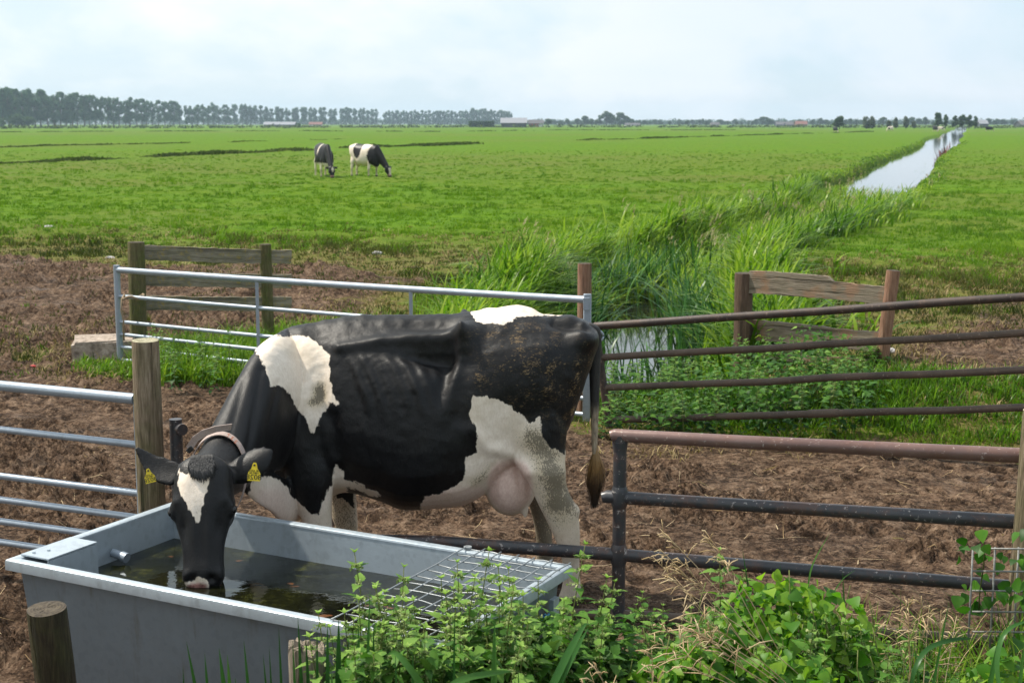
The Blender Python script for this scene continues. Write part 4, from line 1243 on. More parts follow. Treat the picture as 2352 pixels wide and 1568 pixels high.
def post(name, label, foot, topp, r0, r1, side, end, seed, group=None, parent=None, cat='post', ragged=0.0):
    """a wooden post: shaft with a sawn top"""
    V, F, top, ax = post_mesh(foot, topp, r0, r1, seed, ragged=ragged)
    if parent is None:
        root = thing(name, label, cat, tuple(foot), group)
    else:
        root = bpy.data.objects.new(name, None)
    off = np.array(foot) 
    m = MB(); m.add(V - off, F)
    o = m.build('shaft' if parent is None else name, side, root if parent is None else parent, world=False, auto=50)
    if parent is not None: o.location = tuple(off - np.array(parent.location))
    r = np.random.default_rng(seed + 5)
    c = top.mean(0)
    rings = [top]; 
    for f in (.7, .4):
        q = c + (top - c) * f
        q = q + np.outer(r.normal(0, .0015 + ragged * .8, len(top)) , ax) + ax * (.003 if not ragged else 0)
        rings.append(q)
    n = len(top)
    v = np.concatenate(rings + [c[None] + ax * .003]) - off
    f = [(i * n + j, i * n + (j + 1) % n, (i + 1) * n + (j + 1) % n, (i + 1) * n + j) for i in range(2) for j in range(n)] + [(2 * n + j, 2 * n + (j + 1) % n, 3 * n) for j in range(n)]
    m = MB(); m.add(v - (c - off), f)
    e = m.build('sawn_top', end, o if parent is not None else root, world=False, smooth=False)
    e.location = tuple(c - off)
    if parent is not None: bpy.data.objects.remove(root)
    return o if parent is not None else root

def rail_pts(a, b, n=8, sag=0.0, wob=0.0, seed=0):
    r = np.random.default_rng(seed); out = []
    for i in range(n + 1):
        t = i / n
        p = Vector(a).lerp(Vector(b), t)
        p.z += -sag * 4 * t * (1 - t) + r.normal(0, wob)
        out.append(p)
    return out

def tube_part(name, mat, parent, pts, rad, n=16, mi=0):
    m = MB(); m.tube(pts, rad, n); return m.build(name, mat, parent, auto=45)

# ------------------------------------------------------------------ near galvanised gate
def near_gate():
    root = thing('field_gate', 'galvanised steel gate of seven tubes hung on the weathered post beside the trough', 'gate', (-1.72, 6.72, 0), 'galvanised field gates')
    L = [(310, 916), (316, 1021), (325, 1133), (330, 1190), (330, 1242), (332, 1292)]
    Lf = [(0, 885), (0, 985), (0, 1086), (0, 1136), (0, 1181), (0, 1231)]
    ends = []
    for i, (a, b) in enumerate(zip(L, Lf)):
        p = at_y(a[0], a[1], 6.72); q = at_y(b[0], b[1], 7.07)
        d = (q - p); q2 = p + d * 3.3
        d.z *= 0
        q2.z = p.z
        ends.append((p, q2))
        tube_part('rail', M_GALV, root, [p.lerp(q2, t / 6) for t in range(7)], .0265 if i == 0 else .0172)
    x1, x0 = ends[0][1], ends[0][0]
    m = MB(); m.tube([Vector((x1.x, x1.y, x1.z + .03)), Vector((x1.x, x1.y, .08))], .024, 14); m.build('stile', M_GALV, root, auto=45)
    m = MB(); m.tube([Vector((x0.x + .012, x0.y, x0.z + .02)), Vector((x0.x + .012, x0.y, .10))], .022, 14); m.build('stile', M_GALV, root, auto=45)

def far_gate():
    A = at_y(277, 836, 14.0); B = at_y(1341, 976, 11.05)
    root = thing('field_gate', 'long galvanised steel gate of thin tubes behind the drinking cow, standing closed over rank grass', 'gate', (A.x, A.y, 0), 'galvanised field gates')
    Lf = [(282, 620), (288, 680), (288, 739), (288, 768), (288, 797), (288, 826)]
    zA = [at_y(x, y, 13.98).z for x, y in Lf]
    zB = [at_y(1337, 688, 11.05).z]
    zB = [zB[0] - (zA[0] - z) * 1.02 for z in zA]
    for i, (a, b) in enumerate(zip(zA, zB)):
        p = Vector((A.x, A.y, a)); q = Vector((B.x, B.y, b))
        tube_part('rail', M_GALV, root, rail_pts(p, q, 10, .008), .029 if i == 0 else .0185)
    mk = lambda P, zt, r: tube_part('stile', M_GALV, root, [Vector((P.x, P.y, zt)), Vector((P.x, P.y, .03))], r)
    mk(A, zA[0] + .045, .032)
    m = MB(); m.box((B.x + .02, B.y, (zB[0] + .02 + .0) / 2 + .02), (.06, .04, zB[0] + .03), None, bev=.004); m.build('stile', M_GALV, root, auto=40)
    m = MB(); m.box((B.x + .012, B.y - .03, zB[0] - .03), (.05, .012, .10), None, bev=.003); m.build('gusset', M_GALV, root)
    for px in (592, 944):
        t = (at_y(px, 700, 13).x / 13 - A.x / A.y)
        # intersection of the gate line with the sight line through px
        s = at_y(px, 700, 10).x / 10
        tt = (s * A.y - A.x) / ((B.x - A.x) - s * (B.y - A.y))
        P = A.lerp(B, tt)
        z1 = zA[0] * (1 - tt) + zB[0] * tt; z0 = zA[-1] * (1 - tt) + zB[-1] * tt
        m = MB(); m.box((P.x, P.y - .02, (z1 + z0) / 2), (.03, .006, z1 - z0), None); m.build('brace', M_GALV, root)
    m = MB()
    C = Vector((B.x + .09, B.y - .06, at_y(1372, 772, 11).z))
    m.tube([C + Vector((.055 * math.cos(a), 0, .05 * math.sin(a))) for a in [i * PI / 9 for i in range(19)]], .008, 8); m.build('latch_ring', M_GALV, root, smooth=True)
    # twine that ties the gate to the mossy post
    m = MB(); P = at_y(306, 682, 13.9)
    m.tube([P + Vector((.10 * math.cos(a), .12 * math.sin(a), .02 * math.sin(3 * a))) for a in [i * PI / 9 for i in range(19)]], .012, 8)
    m.tube([P + Vector((-.09, -.08, 0)), P + Vector((-.10, -.09, -.12)), P + Vector((-.08, -.09, -.22)), P + Vector((-.085, -.09, -.42))], .010, 6)
    o = m.build('baling_twine', M_TWINE, None, smooth=True)
    tag(o, 'brown baling twine knotted round a mossy post and the second gate tube', 'twine')

def board(p0, p1, h, th, seed, notch=None, name='board', mat=None, parent=None):
    """a sawn board from p0 to p1 (middle of its face), height h, wavy edges"""
    r = np.random.default_rng(seed)
    p0, p1 = Vector(p0), Vector(p1)
    L = (p1 - p0).length; d = (p1 - p0).normalized()
    n = 26
    up = []; dn = []
    for i in range(n + 1):
        t = i / n
        u = h / 2 + .006 * math.sin(5 * t + seed) + r.normal(0, .0025)
        l = -h / 2 + .006 * math.sin(4 * t + 2 * seed) + r.normal(0, .0025)
        if notch: u -= notch(t)
        up.append(u); dn.append(l)
    V = []; F = []
    for i in range(n + 1):
        x = L * (i / n - .5)
        for y in (-th / 2, th / 2): V += [(x, y, dn[i]), (x, y, up[i])]
    for i in range(n):
        a, b = i * 4, i * 4 + 4
        F += [(a, b, b + 1, a + 1), (a + 2, a + 3, b + 3, b + 2), (a + 1, b + 1, b + 3, a + 3), (a, a + 2, b + 2, b)]
    F += [(0, 1, 3, 2), (n * 4, n * 4 + 2, n * 4 + 3, n * 4 + 1)]
    m = MB(); m.add(V, F)
    o = m.build(name, mat, parent, world=False)
    c = (p0 + p1) / 2 - (Vector(parent.location) if parent else Vector())
    o.matrix_local = Matrix.Translation(c) @ Vector((1, 0, 0)).rotation_difference(d).to_matrix().to_4x4()
    return o

def left_board_fence():
    Y1, Y2 = 14.35, 15.0
    P = at_y(318, 800, Y1); Q = at_y(615, 722, Y2)
    root = thing('board_fence', 'old mossy fence of two posts and grey lichen-spotted boards behind the galvanised gate', 'fence', (P.x, P.y, 0), 'board fences in the pasture')
    post('post', None, (P.x, P.y, -.25), tuple(at_y(312, 556, Y1)), .088, .082, M_POST_MOSS, M_END_DK, 3, parent=root)
    post('post', None, (Q.x, Q.y, -.25), tuple(at_y(609, 561, Y2)), .065, .060, M_POST_MOSS, M_END_DK, 4, parent=root)
    for i, (ya, yb, h) in enumerate([((583), (590), .145), (640, 648, .15), (698, 700, .15)]):
        a = at_y(322, ya, Y1 - .0); b = at_y(668, yb, Y2 + .09)
        k = (Y1 + .03) 
        a.y += .10; b.y += .02
        board(a, b, h, .035, 20 + i, mat=M_BOARD_OLD, parent=root)

def right_board_fence():
    Y1, Y2 = 13.3, 12.35
    P = at_y(1704, 842, Y1); Q = at_y(2014, 905, Y2)
    root = thing('board_fence', 'short broken fence of two brown posts and split weathered boards among nettles', 'fence', (P.x, P.y, 0), 'board fences in the pasture')
    post('post', None, (P.x, P.y, -.3), tuple(at_y(1709, 627, Y1)), .088, .088, M_POST_BROWN, M_END_DK, 6, parent=root)
    post('post', None, (Q.x, Q.y, -.1), tuple(at_y(2052, 621, Y2)), .060, .060, M_POST_RED, M_END_DK, 7, parent=root)
    def notch1(t): return .0 + (.045 * sstep(.50, .62, t) - .03 * math.exp(-((t - .57) / .03) ** 2) if t > .4 else .0)
    a = at_y(1722, 646, Y1 - .06); b = at_y(2046, 673, Y2 - .03); board(a, b, .205, .04, 31, notch1, mat=M_BOARD, parent=root)
    a = at_y(1722, 757, Y1 + .06); b = at_y(2020, 781, Y2 + .09); board(a, b, .19, .04, 32, lambda t: .02 * t, mat=M_BOARD, parent=root)
    a = at_y(1722, 806, Y1 + .10); b = at_y(2012, 838, Y2 + .12); board(a, b, .09, .04, 33, mat=M_BOARD, parent=root)

def dark_gate():
    root = thing('pipe_gate', 'sagging dark brown pipe gate of four tubes in front of the ditch and nettles', 'gate', tuple(at_y(1378, 968, 10.75)))
    root.location.z = 0
    l = [(1366, 749), (1382, 821), (1388, 890), (1400, 964)]; r = [(2352, 683), (2352, 765), (2352, 850), (2352, 935)]
    pts = []
    for i, (a, b) in enumerate(zip(l, r)):
        p = at_y(a[0], a[1], 10.75); q = at_y(b[0], b[1], 9.55)
        q2 = p + (q - p) * 1.12
        pts.append((p, q2))
        tube_part('rail', M_PIPE_DARK if i == 0 else M_PIPE_DARK2, root, rail_pts(p, q2, 8, 0, .003, i), .030 if i == 0 else .027)
    p0, p1 = pts[0][0], pts[-1][0]
    tube_part('stile', M_PIPE_DARK, root, [p0 + Vector((.0, 0, .02)), p1 + Vector((.0, 0, -.06))], .03)
    p0, p1 = pts[0][1], pts[-1][1]
    tube_part('stile', M_PIPE_DARK, root, [p0 + Vector((0, 0, .02)), p1 + Vector((0, 0, -.06))], .03)
    m = MB()
    a = pts[3][0].lerp(pts[3][1], .455); b = pts[3][0].lerp(pts[3][1], .52)
    m.tube([a, b], .031, 14); m.build('sleeve', M_PIPE_DARK2, root, auto=45)

def pipe_barrier():
    A = Vector((.50, 6.43, 0)); Bd = (Vector((2.24, 6.15, 0)) - A) / 1.74
    root = thing('pipe_barrier', 'rusty black and red-brown pipe barrier of the feeding pen, in front of the hind legs', 'barrier', tuple(A))
    on = lambda x, z: A + Bd * (x - A.x) + Vector((0, 0, z))
    tr = .030
    zt, zm, zl, zb = .925, .632, .355, .075
    x_r = 2.36
    # rails
    e = on(.47, zt)
    tube_part('top_rail', M_PIPE_BROWN, root, [e + Bd * -.012 + Vector((0, 0, -.004)), e, on(1.1, zt - .012), on(1.8, zt - .022), on(x_r, zt - .03)], [.027, tr, .031, .033, .035], 20)
    tube_part('rail', M_PIPE_BLACK, root, [on(.42, zm - .004), on(.44, zm), on(1.1, zm - .014), on(1.8, zm - .028), on(x_r, zm - .04)], [.024, .030, .029, .031, .033], 20)
    tube_part('rail', M_PIPE_BLACK, root, [on(-1.66, .350), on(-.9, .362), on(-.36, .375), on(.5, zl), on(1.2, zl - .026), on(x_r, zl - .065)], .030, 20)
    tube_part('rail', M_PIPE_DARK2, root, [on(.10, .045), on(.5, .06), on(x_r, .03)], .028, 16)
    # standing pipes
    P = on(.50, 0)
    tube_part('standing_pipe', M_PIPE_BLACK, root, [P + Vector((0, 0, -.2)), P + Vector((0, 0, .4)), P + Vector((0, 0, zt))], .031, 20)
    for z in (zm, zl):
        m = MB(); m.tube([P + Vector((0, 0, z - .052)), P + Vector((0, 0, z - .03)), P + Vector((0, 0, z + .03)), P + Vector((0, 0, z + .052))], [.032, .039, .039, .032], 18); m.build('collar', M_PIPE_BLACK, root, auto=50)
    m = MB(); m.tube([P + Vector((0, 0, zt - .072)), P + Vector((0, 0, zt - .03))], [.032, .037], 18); m.build('collar', M_PIPE_BLACK, root, auto=50)
    Q = at_y(402, 1065, 6.80); Q.z = 0
    top = at_y(403, 962, 6.80)
    m = MB(); m.tube([Vector((top.x, top.y, -.2)), Vector((top.x, top.y, top.z))], .031, 18)
    m.tube([Vector((top.x + .01, top.y, top.z - .045)), Vector((top.x + .042, top.y - .04, top.z - .045))], .028, 16)
    m.build('standing_pipe', M_PIPE_BLACK, root, auto=45)

def trough():
    RZ = .62
    bl = at_z(385, 1158, RZ); br = at_z(1306, 1303, RZ); fl = at_z(14, 1282, RZ); frr = at_z(1049, 1486, RZ)
    # square it up
    cx = (bl + br + fl + frr) / 4
    ex = ((br - bl) + (frr - fl)); ey = ((bl - fl) + (br - frr))
    Lx, Ly = ex.length / 2 - .10, ey.length / 2 - .03
    ex.normalize(); ey = (ey - ex * ey.dot(ex)).normalized()
    root = thing('water_trough', 'long galvanised sheet steel trough full of dark water, wire guard over its right end', 'trough', (cx.x, cx.y, 0))
    M = Matrix(((ex.x, ey.x, 0, cx.x), (ex.y, ey.y, 0, cx.y), (0, 0, 1, 0), (0, 0, 0, 1)))
    hx, hy = Lx / 2, Ly / 2
    T = lambda x, y, z: tuple(M @ Vector((x, y, z)))
    tk = .004; tp = .045; zb = .06
    # tank: tapered shell with a real thickness
    o_t = [(-hx, -hy), (hx, -hy), (hx, hy), (-hx, hy)]
    sgn = [(-1, -1), (1, -1), (1, 1), (-1, 1)]
    N = 14
    m = MB()
    V = []
    rows = []
    for off, z0, z1 in ((0, zb, RZ), (tk, zb + tk, RZ)):
        for lev in range(2):
            ring = []
            for c in range(4):
                a, b = sgn[c], sgn[(c + 1) % 4]
                for s in range(N):
                    t = s / N
                    sx = (a[0] * (1 - t) + b[0] * t); sy = (a[1] * (1 - t) + b[1] * t)
                    z = z1 if lev else z0
                    sh = (0 if lev else tp) + off
                    bulge = .012 * math.sin(PI * t) * (0.0 if lev else 1)
                    ring.append(T(sx * (hx - sh + bulge * (abs(sx) > .99)), sy * (hy - sh + bulge * (abs(sy) > .99)), z))
            rows.append(ring)
    n = 4 * N
    for r_ in rows: V += r_
    F = []
    F += [(i, (i + 1) % n, n + (i + 1) % n, n + i) for i in range(n)]
    F += [(2 * n + (i + 1) % n, 2 * n + i, 3 * n + i, 3 * n + (i + 1) % n) for i in range(n)]
    F += [tuple(reversed(range(n))), tuple(range(2 * n, 3 * n))]
    F += [(n + i, n + (i + 1) % n, 3 * n + (i + 1) % n, 3 * n + i) for i in range(n)]
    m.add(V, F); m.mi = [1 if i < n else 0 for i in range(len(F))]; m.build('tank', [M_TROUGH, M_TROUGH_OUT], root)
    # folded rim: flange with a down-turned lip outside
    m = MB()
    prof = [(-.006, RZ - .003), (-.004, RZ + .004), (.004, RZ + .008), (.030, RZ + .008), (.036, RZ + .004), (.038, RZ - .004), (.038, RZ - .036), (.033, RZ - .036), (.033, RZ - .006), (.028, RZ + .001), (0, RZ + .001)]
    np_ = len(prof)
    V = []
    for c in range(4):
        for (o, z) in prof:
            V.append(T(sgn[c][0] * (hx + o), sgn[c][1] * (hy + o), z))
    F = []
    for c in range(4):
        d = (c + 1) % 4
        for i in range(np_):
            j = (i + 1) % np_
            F.append((c * np_ + i, d * np_ + i, d * np_ + j, c * np_ + j))
    m.add(V, F); o = m.build('rim', M_TROUGH, root, auto=35)
    # corner plate and float valve box at the left front corner
    m = MB()
    m.box((0, 0, 0), (.15, .27, .006)); m.v[-1] = np.array([T(-hx + .06 + v[0], -hy + .16 + v[1], RZ + .0125 + v[2]) for v in m.v[-1]])
    m.box((0, 0, 0), (.006, .27, .17)); m.v[-1] = np.array([T(-hx + .132 + v[0], -hy + .16 + v[1], RZ - .078 + v[2]) for v in m.v[-1]])
    m.build('valve_cover', M_TROUGH, root)
    for dx, dy in ((.02, .0), (.05, .05)):
        m = MB(); m.tube([T(-hx + dx, -hy + .06 + dy, RZ + .014), T(-hx + dx, -hy + .06 + dy, RZ + .021)], .007, 10)
        m.build('rivet', M_TROUGH, root, auto=40)
    # inlet stub
    m = MB(); p = Vector(T(-hx + .02, hy * .10, RZ - .105)); m.tube([p, p + ex * .075 + Vector((0, 0, -.012))], .019, 14); m.tube([p + ex * .05 + Vector((0, 0, -.008)), p + ex * .078 + Vector((0, 0, -.013))], .022, 14)
    m.build('inlet_pipe', M_GALV, root, auto=45)
    # wire guard
    m = MB()
    wx0 = hx - .43; wx1 = hx + .03
    zz = RZ + .014
    r = np.random.default_rng(4)
    for i in range(7):
        x = wx0 + (wx1 - wx0) * i / 6
        m.tube([T(x + r.normal(0, .002), -hy - .03 + (2 * hy + .06) * t / 8, zz + .003 + r.normal(0, .0015) - .004 * math.sin(PI * t / 8)) for t in range(9)], .0028, 7)
    for j in range(13):
        y = -hy - .02 + (2 * hy + .04) * j / 12
        m.tube([T(wx0 + (wx1 - wx0) * t / 8, y + .004 * math.sin(t * 1.4 + j), zz - .004 + r.normal(0, .002)) for t in range(9)], .0025, 7)
    m.build('wire_guard', M_WIRE, root, smooth=True)
    m = MB(); p = Vector(T(wx0, hy + .025, RZ + .012)); m.tube([p, p + Vector((0, 0, .008))], .017, 14); m.build('washer', M_WIRE, root, auto=40)
    # feet
    for sx in (-1, 1):
        m = MB()
        m.box((0, 0, 0), (.07, 2 * hy - .16, .062)); m.v[-1] = np.array([T(sx * (hx - .25) + v[0], v[1], .03 + v[2]) for v in m.v[-1]])
        m.build('foot', M_TROUGH, root)
    # right end stiffener
    m = MB(); m.box((0, 0, 0), (.02, .05, RZ - .12)); m.v[-1] = np.array([T(hx + .005 - tp * .45 + .04 + v[0], hy - .10 + v[1], (RZ - .06) / 2 + v[2]) for v in m.v[-1]])
    m.build('stiffener', M_TROUGH, root)
    # water
    k = NT('trough_water'); p = k.pos()
    n1 = k.noise(p, 5, 5, .65); n2 = k.noise(p, 38, 5, .7)
    c = k.ramp(k.math('ADD', k.math('MULTIPLY', n1, .6), k.math('MULTIPLY', n2, .4)), [(.40, (.0035, .0038, .0022)), (.55, (.010, .011, .004)), (.64, (.040, .042, .010)), (.75, (.10, .085, .02))])
    c = k.mix(k.rng(k.noise(p, 9, 2, .4), .72, .74), c, (.11, .045, .018))
    rp = k.noise(p, 7, 2, .5); rp2 = k.noise(p, 40, 2, .5)
    k.fin(c, .03, k.bump(k.math('ADD', rp, k.math('MULTIPLY', rp2, .18)), .10, .02), Specular_IOR_Level=.30)
    WZ = .475
    f = tp * (RZ - WZ) / (RZ - zb) + tk - .001
    o = mesh_np('trough_water', np.array([T(sx * (hx - f), sy * (hy - f), WZ) for sx, sy in sgn]), [(0, 1, 2, 3)], k.m, None, False)
    tag(o, kind='structure')
    return T, hx, hy

def wire_panel():
    M_RWIRE = simple_mat('rusty_wire', (.20, .20, .19), .6, .3, 60, .4)
    root = thing('wire_panel', 'rusty cut-off piece of welded wire mesh standing in the weeds by the right post', 'wire panel', (at_y(2290, 1400, 5.7).x, 5.7, 0))
    x0, x1 = at_y(2235, 1300, 5.72).x, at_y(2420, 1300, 5.6).x
    z1 = at_y(2290, 1259, 5.7).z
    m = MB()
    hh = [1259, 1311, 1356, 1404, 1450]
    for y in hh: m.tube([at_y(2233, y, 5.72), at_y(2440, y + 2, 5.6)], .0042, 7)
    for x in (2235, 2286, 2340, 2392): m.tube([at_y(x, 1256, 5.70), Vector((at_y(x, 1256, 5.70).x, 5.7, .03))], .0042, 7)
    m.build('wires', M_RWIRE, root, smooth=True)

def posts():
    f = at_y(351, 1180, 6.74); f.z = -.1
    post('fence_post', 'thick weathered round post with pale sawn top, left of the cow, carrying the near gate', tuple((f.x, f.y, -.1)), tuple(at_y(334, 781, 6.70)), .070, .066, M_POST_GREY, M_END, 1)
    p = at_y(106, 1397, 4.55)
    post('guard_post', 'dark mossy round post in front of the left part of the trough', (p.x + .035, 4.62, -.1), tuple(p), .070, .066, M_POST_DARK, M_END_DK, 2)
    p = at_y(704, 1486, 4.42)
    post('guard_post', 'pale splintered stump in front of the trough among iris leaves', (p.x + .01, 4.45, -.1), tuple(p), .064, .060, M_STUMP, M_STUMP, 8, ragged=.008)
    p = at_y(1343, 605, 11.35)
    post('gate_post', 'reddish round post at the hinge end of the long galvanised gate, above the rump', (p.x, 11.35, -.2), tuple(p), .057, .055, M_POST_RED, M_END_DK, 9)
    p = at_y(2384, 943, 6.02)
    post('fence_post', 'weathered post at the right picture edge with a rope round it, holding the pipe barrier', (p.x - .03, 6.02, -.1), tuple(p), .062, .060, M_POST_GREY, M_END, 12)
    c = at_y(2382, 1175, 6.02)
    m = MB()
    pts = [Vector((c.x + .070 * math.cos(a), 6.02 + .070 * math.sin(a), c.z + .035 * math.cos(a + PI) + .004 * i)) for i, a in enumerate([k * PI / 10 for k in range(21)])]
    m.tube(pts, .007, 8)
    o = m.build('rope_loop', M_ROPE, None, smooth=True); tag(o, 'frayed tan rope wound round the weathered post at the right picture edge', 'rope')

def small_things():
    p = at_y(222, 800, 14.2)
    root = None
    r = np.random.default_rng(3)
    m = MB(); m.box((0, 0, 0), (.62, .5, .28), None, bev=.02)
    v = m.v[0]; m.v[0] = v + r.normal(0, .012, v.shape)
    o = m.build('concrete_block', M_CONC)
    q = at_y(222, 825, 14.0)
    o.location = (q.x, 14.3, .06); o.rotation_euler = (.03, -.02, .25)
    tag(o, 'rough pale concrete block lying at the left end of the long galvanised gate', 'block')
    def stone(px, py, s, lab, mat=M_STONE, cat='stone', name='stone', sq=.5):
        c = at_z(px, py, .04)
        R_ = ellipsoid((0, 0, 0), (s, s * .8, s * sq), 7, 12)
        v, f = rings_mesh(R_); v = v * (1 + r.normal(0, .10, v.shape))
        m = MB(); m.add(v, f); o = m.build(name, mat); o.location = (c.x, c.y, gh(c.x, c.y) + s * sq * .4)
        tag(o, lab, cat)
    stone(113, 522, .13, 'pale flat stone lying in the grass at the far left', sq=.25)
    stone(252, 590, .08, 'small pale stone on the mud left of the mossy board fence', sq=.4)
    stone(866, 580, .10, 'grey stone on the grass edge beyond the spoil heap', sq=.4)
    stone(790, 615, .10, 'brown clod-like stone on top of the spoil heap', M_CONC, sq=.5)
    stone(75, 836, .03, 'scrap of red plastic trodden into the mud at the left', M_REDP, 'litter', 'plastic_scrap')
    stone(2040, 875, .06, 'whitish stone on the trampled bank by the leaning reddish post', sq=.5)
    p = at_y(1247, 1421, 5.25)
    m = MB()
    for i in range(5):
        a = r.uniform(0, 6.28)
        m.tube([p + Vector((r.normal(0, .012), r.normal(0, .012), r.normal(0, .008))) for _ in range(4)], .0045, 6)
    o = m.build('blue_twine', M_BLUE, None, smooth=True); tag(o, 'tangled bit of blue twine in the nettles by the trough end', 'twine')
# ================================================================== PLANTS NEAR THE CAMERA
M_NETTLE = leaf_material('nettle_leaves', (.018, .062, .012), (.072, .180, .024), (.27, .42, .085), .5, .35)
M_NSTEM = leaf_material('nettle_stems', (.05, .06, .02), (.12, .15, .04), (.2, .2, .08), .6, .1)
M_NFLOW = leaf_material('nettle_tassels', (.14, .20, .06), (.28, .36, .13), (.42, .47, .22), .7, .3)
M_BIND = leaf_material('bindweed_leaves', (.022, .085, .008), (.080, .235, .014), (.24, .40, .03), .48, .5, spec=.35)
M_DRYST = leaf_material('dry_stalks', (.26, .17, .08), (.46, .33, .18), (.62, .49, .31), .7, .2)

def leaf_shape(n=9, serr=.0, shape='ovate'):
    """flat leaf outline of unit length: rows of (t, half width)"""
    t = np.linspace(0, 1, n)
    if shape == 'ovate': w = np.interp(t, [0, .06, .2, .38, .6, .8, .93, 1], [.02, .21, .32, .30, .21, .10, .04, 0])
    else: w = np.interp(t, [0, .03, .1, .2, .35, .5, .7, .86, 1], [.06, .27, .42, .47, .45, .37, .23, .10, 0])
    if serr: w = w * (1 + serr * np.where(np.arange(n) % 2, 1, -1)); w[0] = .02; w[-1] = 0
    return t, w

def place_leaves(pos, dirs, nrm, size, droop, shape, n=9, serr=0.0, fold=.3):
    """many leaves at once -> verts, quads, id"""
    t, w = leaf_shape(n, serr, shape)
    N = len(pos)
    d = dirs / np.linalg.norm(dirs, axis=1, keepdims=True)
    s = np.cross(d, nrm); s /= np.linalg.norm(s, axis=1, keepdims=True) + 1e-9
    u = np.cross(s, d)
    L = size[:, None]
    P = pos[:, None] + d[:, None] * (L * (t - .18 * droop[:, None] * t ** 2)[...] if False else (L * t[None])[..., None]) - (u[:, None] * 0)
    P = P + u[:, None] * (-(droop * size)[:, None] * (t ** 2)[None])[..., None]
    E = s[:, None] * (L * w[None])[..., None] + u[:, None] * (fold * L * w[None])[..., None]
    E2 = -s[:, None] * (L * w[None])[..., None] + u[:, None] * (fold * L * w[None])[..., None]
    V = np.stack([P + E, P, P + E2], 2).reshape(-1, 3)
    j = np.arange(n - 1)
    b = np.arange(N)[:, None] * (3 * n)
    q = np.concatenate([np.stack([b + 3 * j, b + 3 * j + 1, b + 3 * j + 4, b + 3 * j + 3], -1).reshape(-1, 4), np.stack([b + 3 * j + 1, b + 3 * j + 2, b + 3 * j + 5, b + 3 * j + 4], -1).reshape(-1, 4)])
    return V, q, np.repeat(np.arange(N), 3 * n)

def nettle_proto(seed, H, name='nettle'):
    r = np.random.default_rng(seed)
    root = thing(name, '', '', (0, 0, 0))
    nn = int(8 + H * 9)
    ts = np.linspace(.10, 1, nn) ** .92
    lean = r.normal(0, .10, 2); cur = r.normal(0, .06, 2)
    cen = lambda t: np.array([lean[0] * t + cur[0] * t * t, lean[1] * t + cur[1] * t * t, t]) * H
    m = MB(); m.tube([cen(t) for t in np.linspace(0, 1, 12)], [.0042 * (1 - .65 * t) for t in np.linspace(0, 1, 12)], 6, tint=.4 + .2 * r.random())
    m.build('stem', M_NSTEM, root, smooth=True)
    pos = []; dr = []; sz = []; dp = []; ti = []
    a0 = r.uniform(0, 6.28)
    fl = []
    for i, t in enumerate(ts):
        size = np.interp(t, [.1, .35, .65, .85, .95, 1], [.074, .104, .094, .062, .036, .020]) * r.uniform(.8, 1.15) * (.75 + .3 * H)
        for k in range(2 if t < .94 else 4):
            a = a0 + i * PI / 2 + k * (PI if t < .94 else PI / 2) + r.normal(0, .2)
            el = np.interp(t, [0, .6, .9, 1], [-.05, .12, .45, .9]) + r.normal(0, .16)
            d = np.array([math.cos(a) * math.cos(el), math.sin(a) * math.cos(el), math.sin(el)])
            pet = size * np.interp(t, [0, .9, 1], [.35, .25, .05])
            pos.append(cen(t) + d * pet); dr.append(d); sz.append(size); dp.append(r.uniform(.15, .55))
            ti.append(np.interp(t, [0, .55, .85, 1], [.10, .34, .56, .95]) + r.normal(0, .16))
            if .5 < t < .98:
                for f in range(3):
                    fa = a + r.normal(0, .7); p = cen(t); ln = np.interp(t, [.5, .8, 1], [.045, .05, .02]) * r.uniform(.6, 1.2)
                    fl.append((p, fa, ln))
    N = len(pos)
    V, q, I = place_leaves(np.array(pos), np.array(dr), np.tile([0, 0, 1.0], (N, 1)) + r.normal(0, .15, (N, 3)), np.array(sz), np.array(dp), 'ovate', 11, .13, .22)
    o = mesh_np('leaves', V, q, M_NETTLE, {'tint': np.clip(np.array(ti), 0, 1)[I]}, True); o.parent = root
    if fl:
        nb = 5
        B = np.array([p + np.array([math.cos(a), math.sin(a), 0]) * ln * k / nb + np.array([0, 0, .008 - .5 * ln * (k / nb) ** 2]) for p, a, ln in fl for k in range(nb)])
        n = len(B)
        V, q, T, I = blades(B, r.uniform(.008, .015, n), r.uniform(0, 6.28, n), r.uniform(.3, 1.2, n), r.uniform(.006, .011, n), 2)
        o = mesh_np('blossom', V, q, M_NFLOW, {'tint': r.random(n)[I]}, True); o.parent = root
    return root

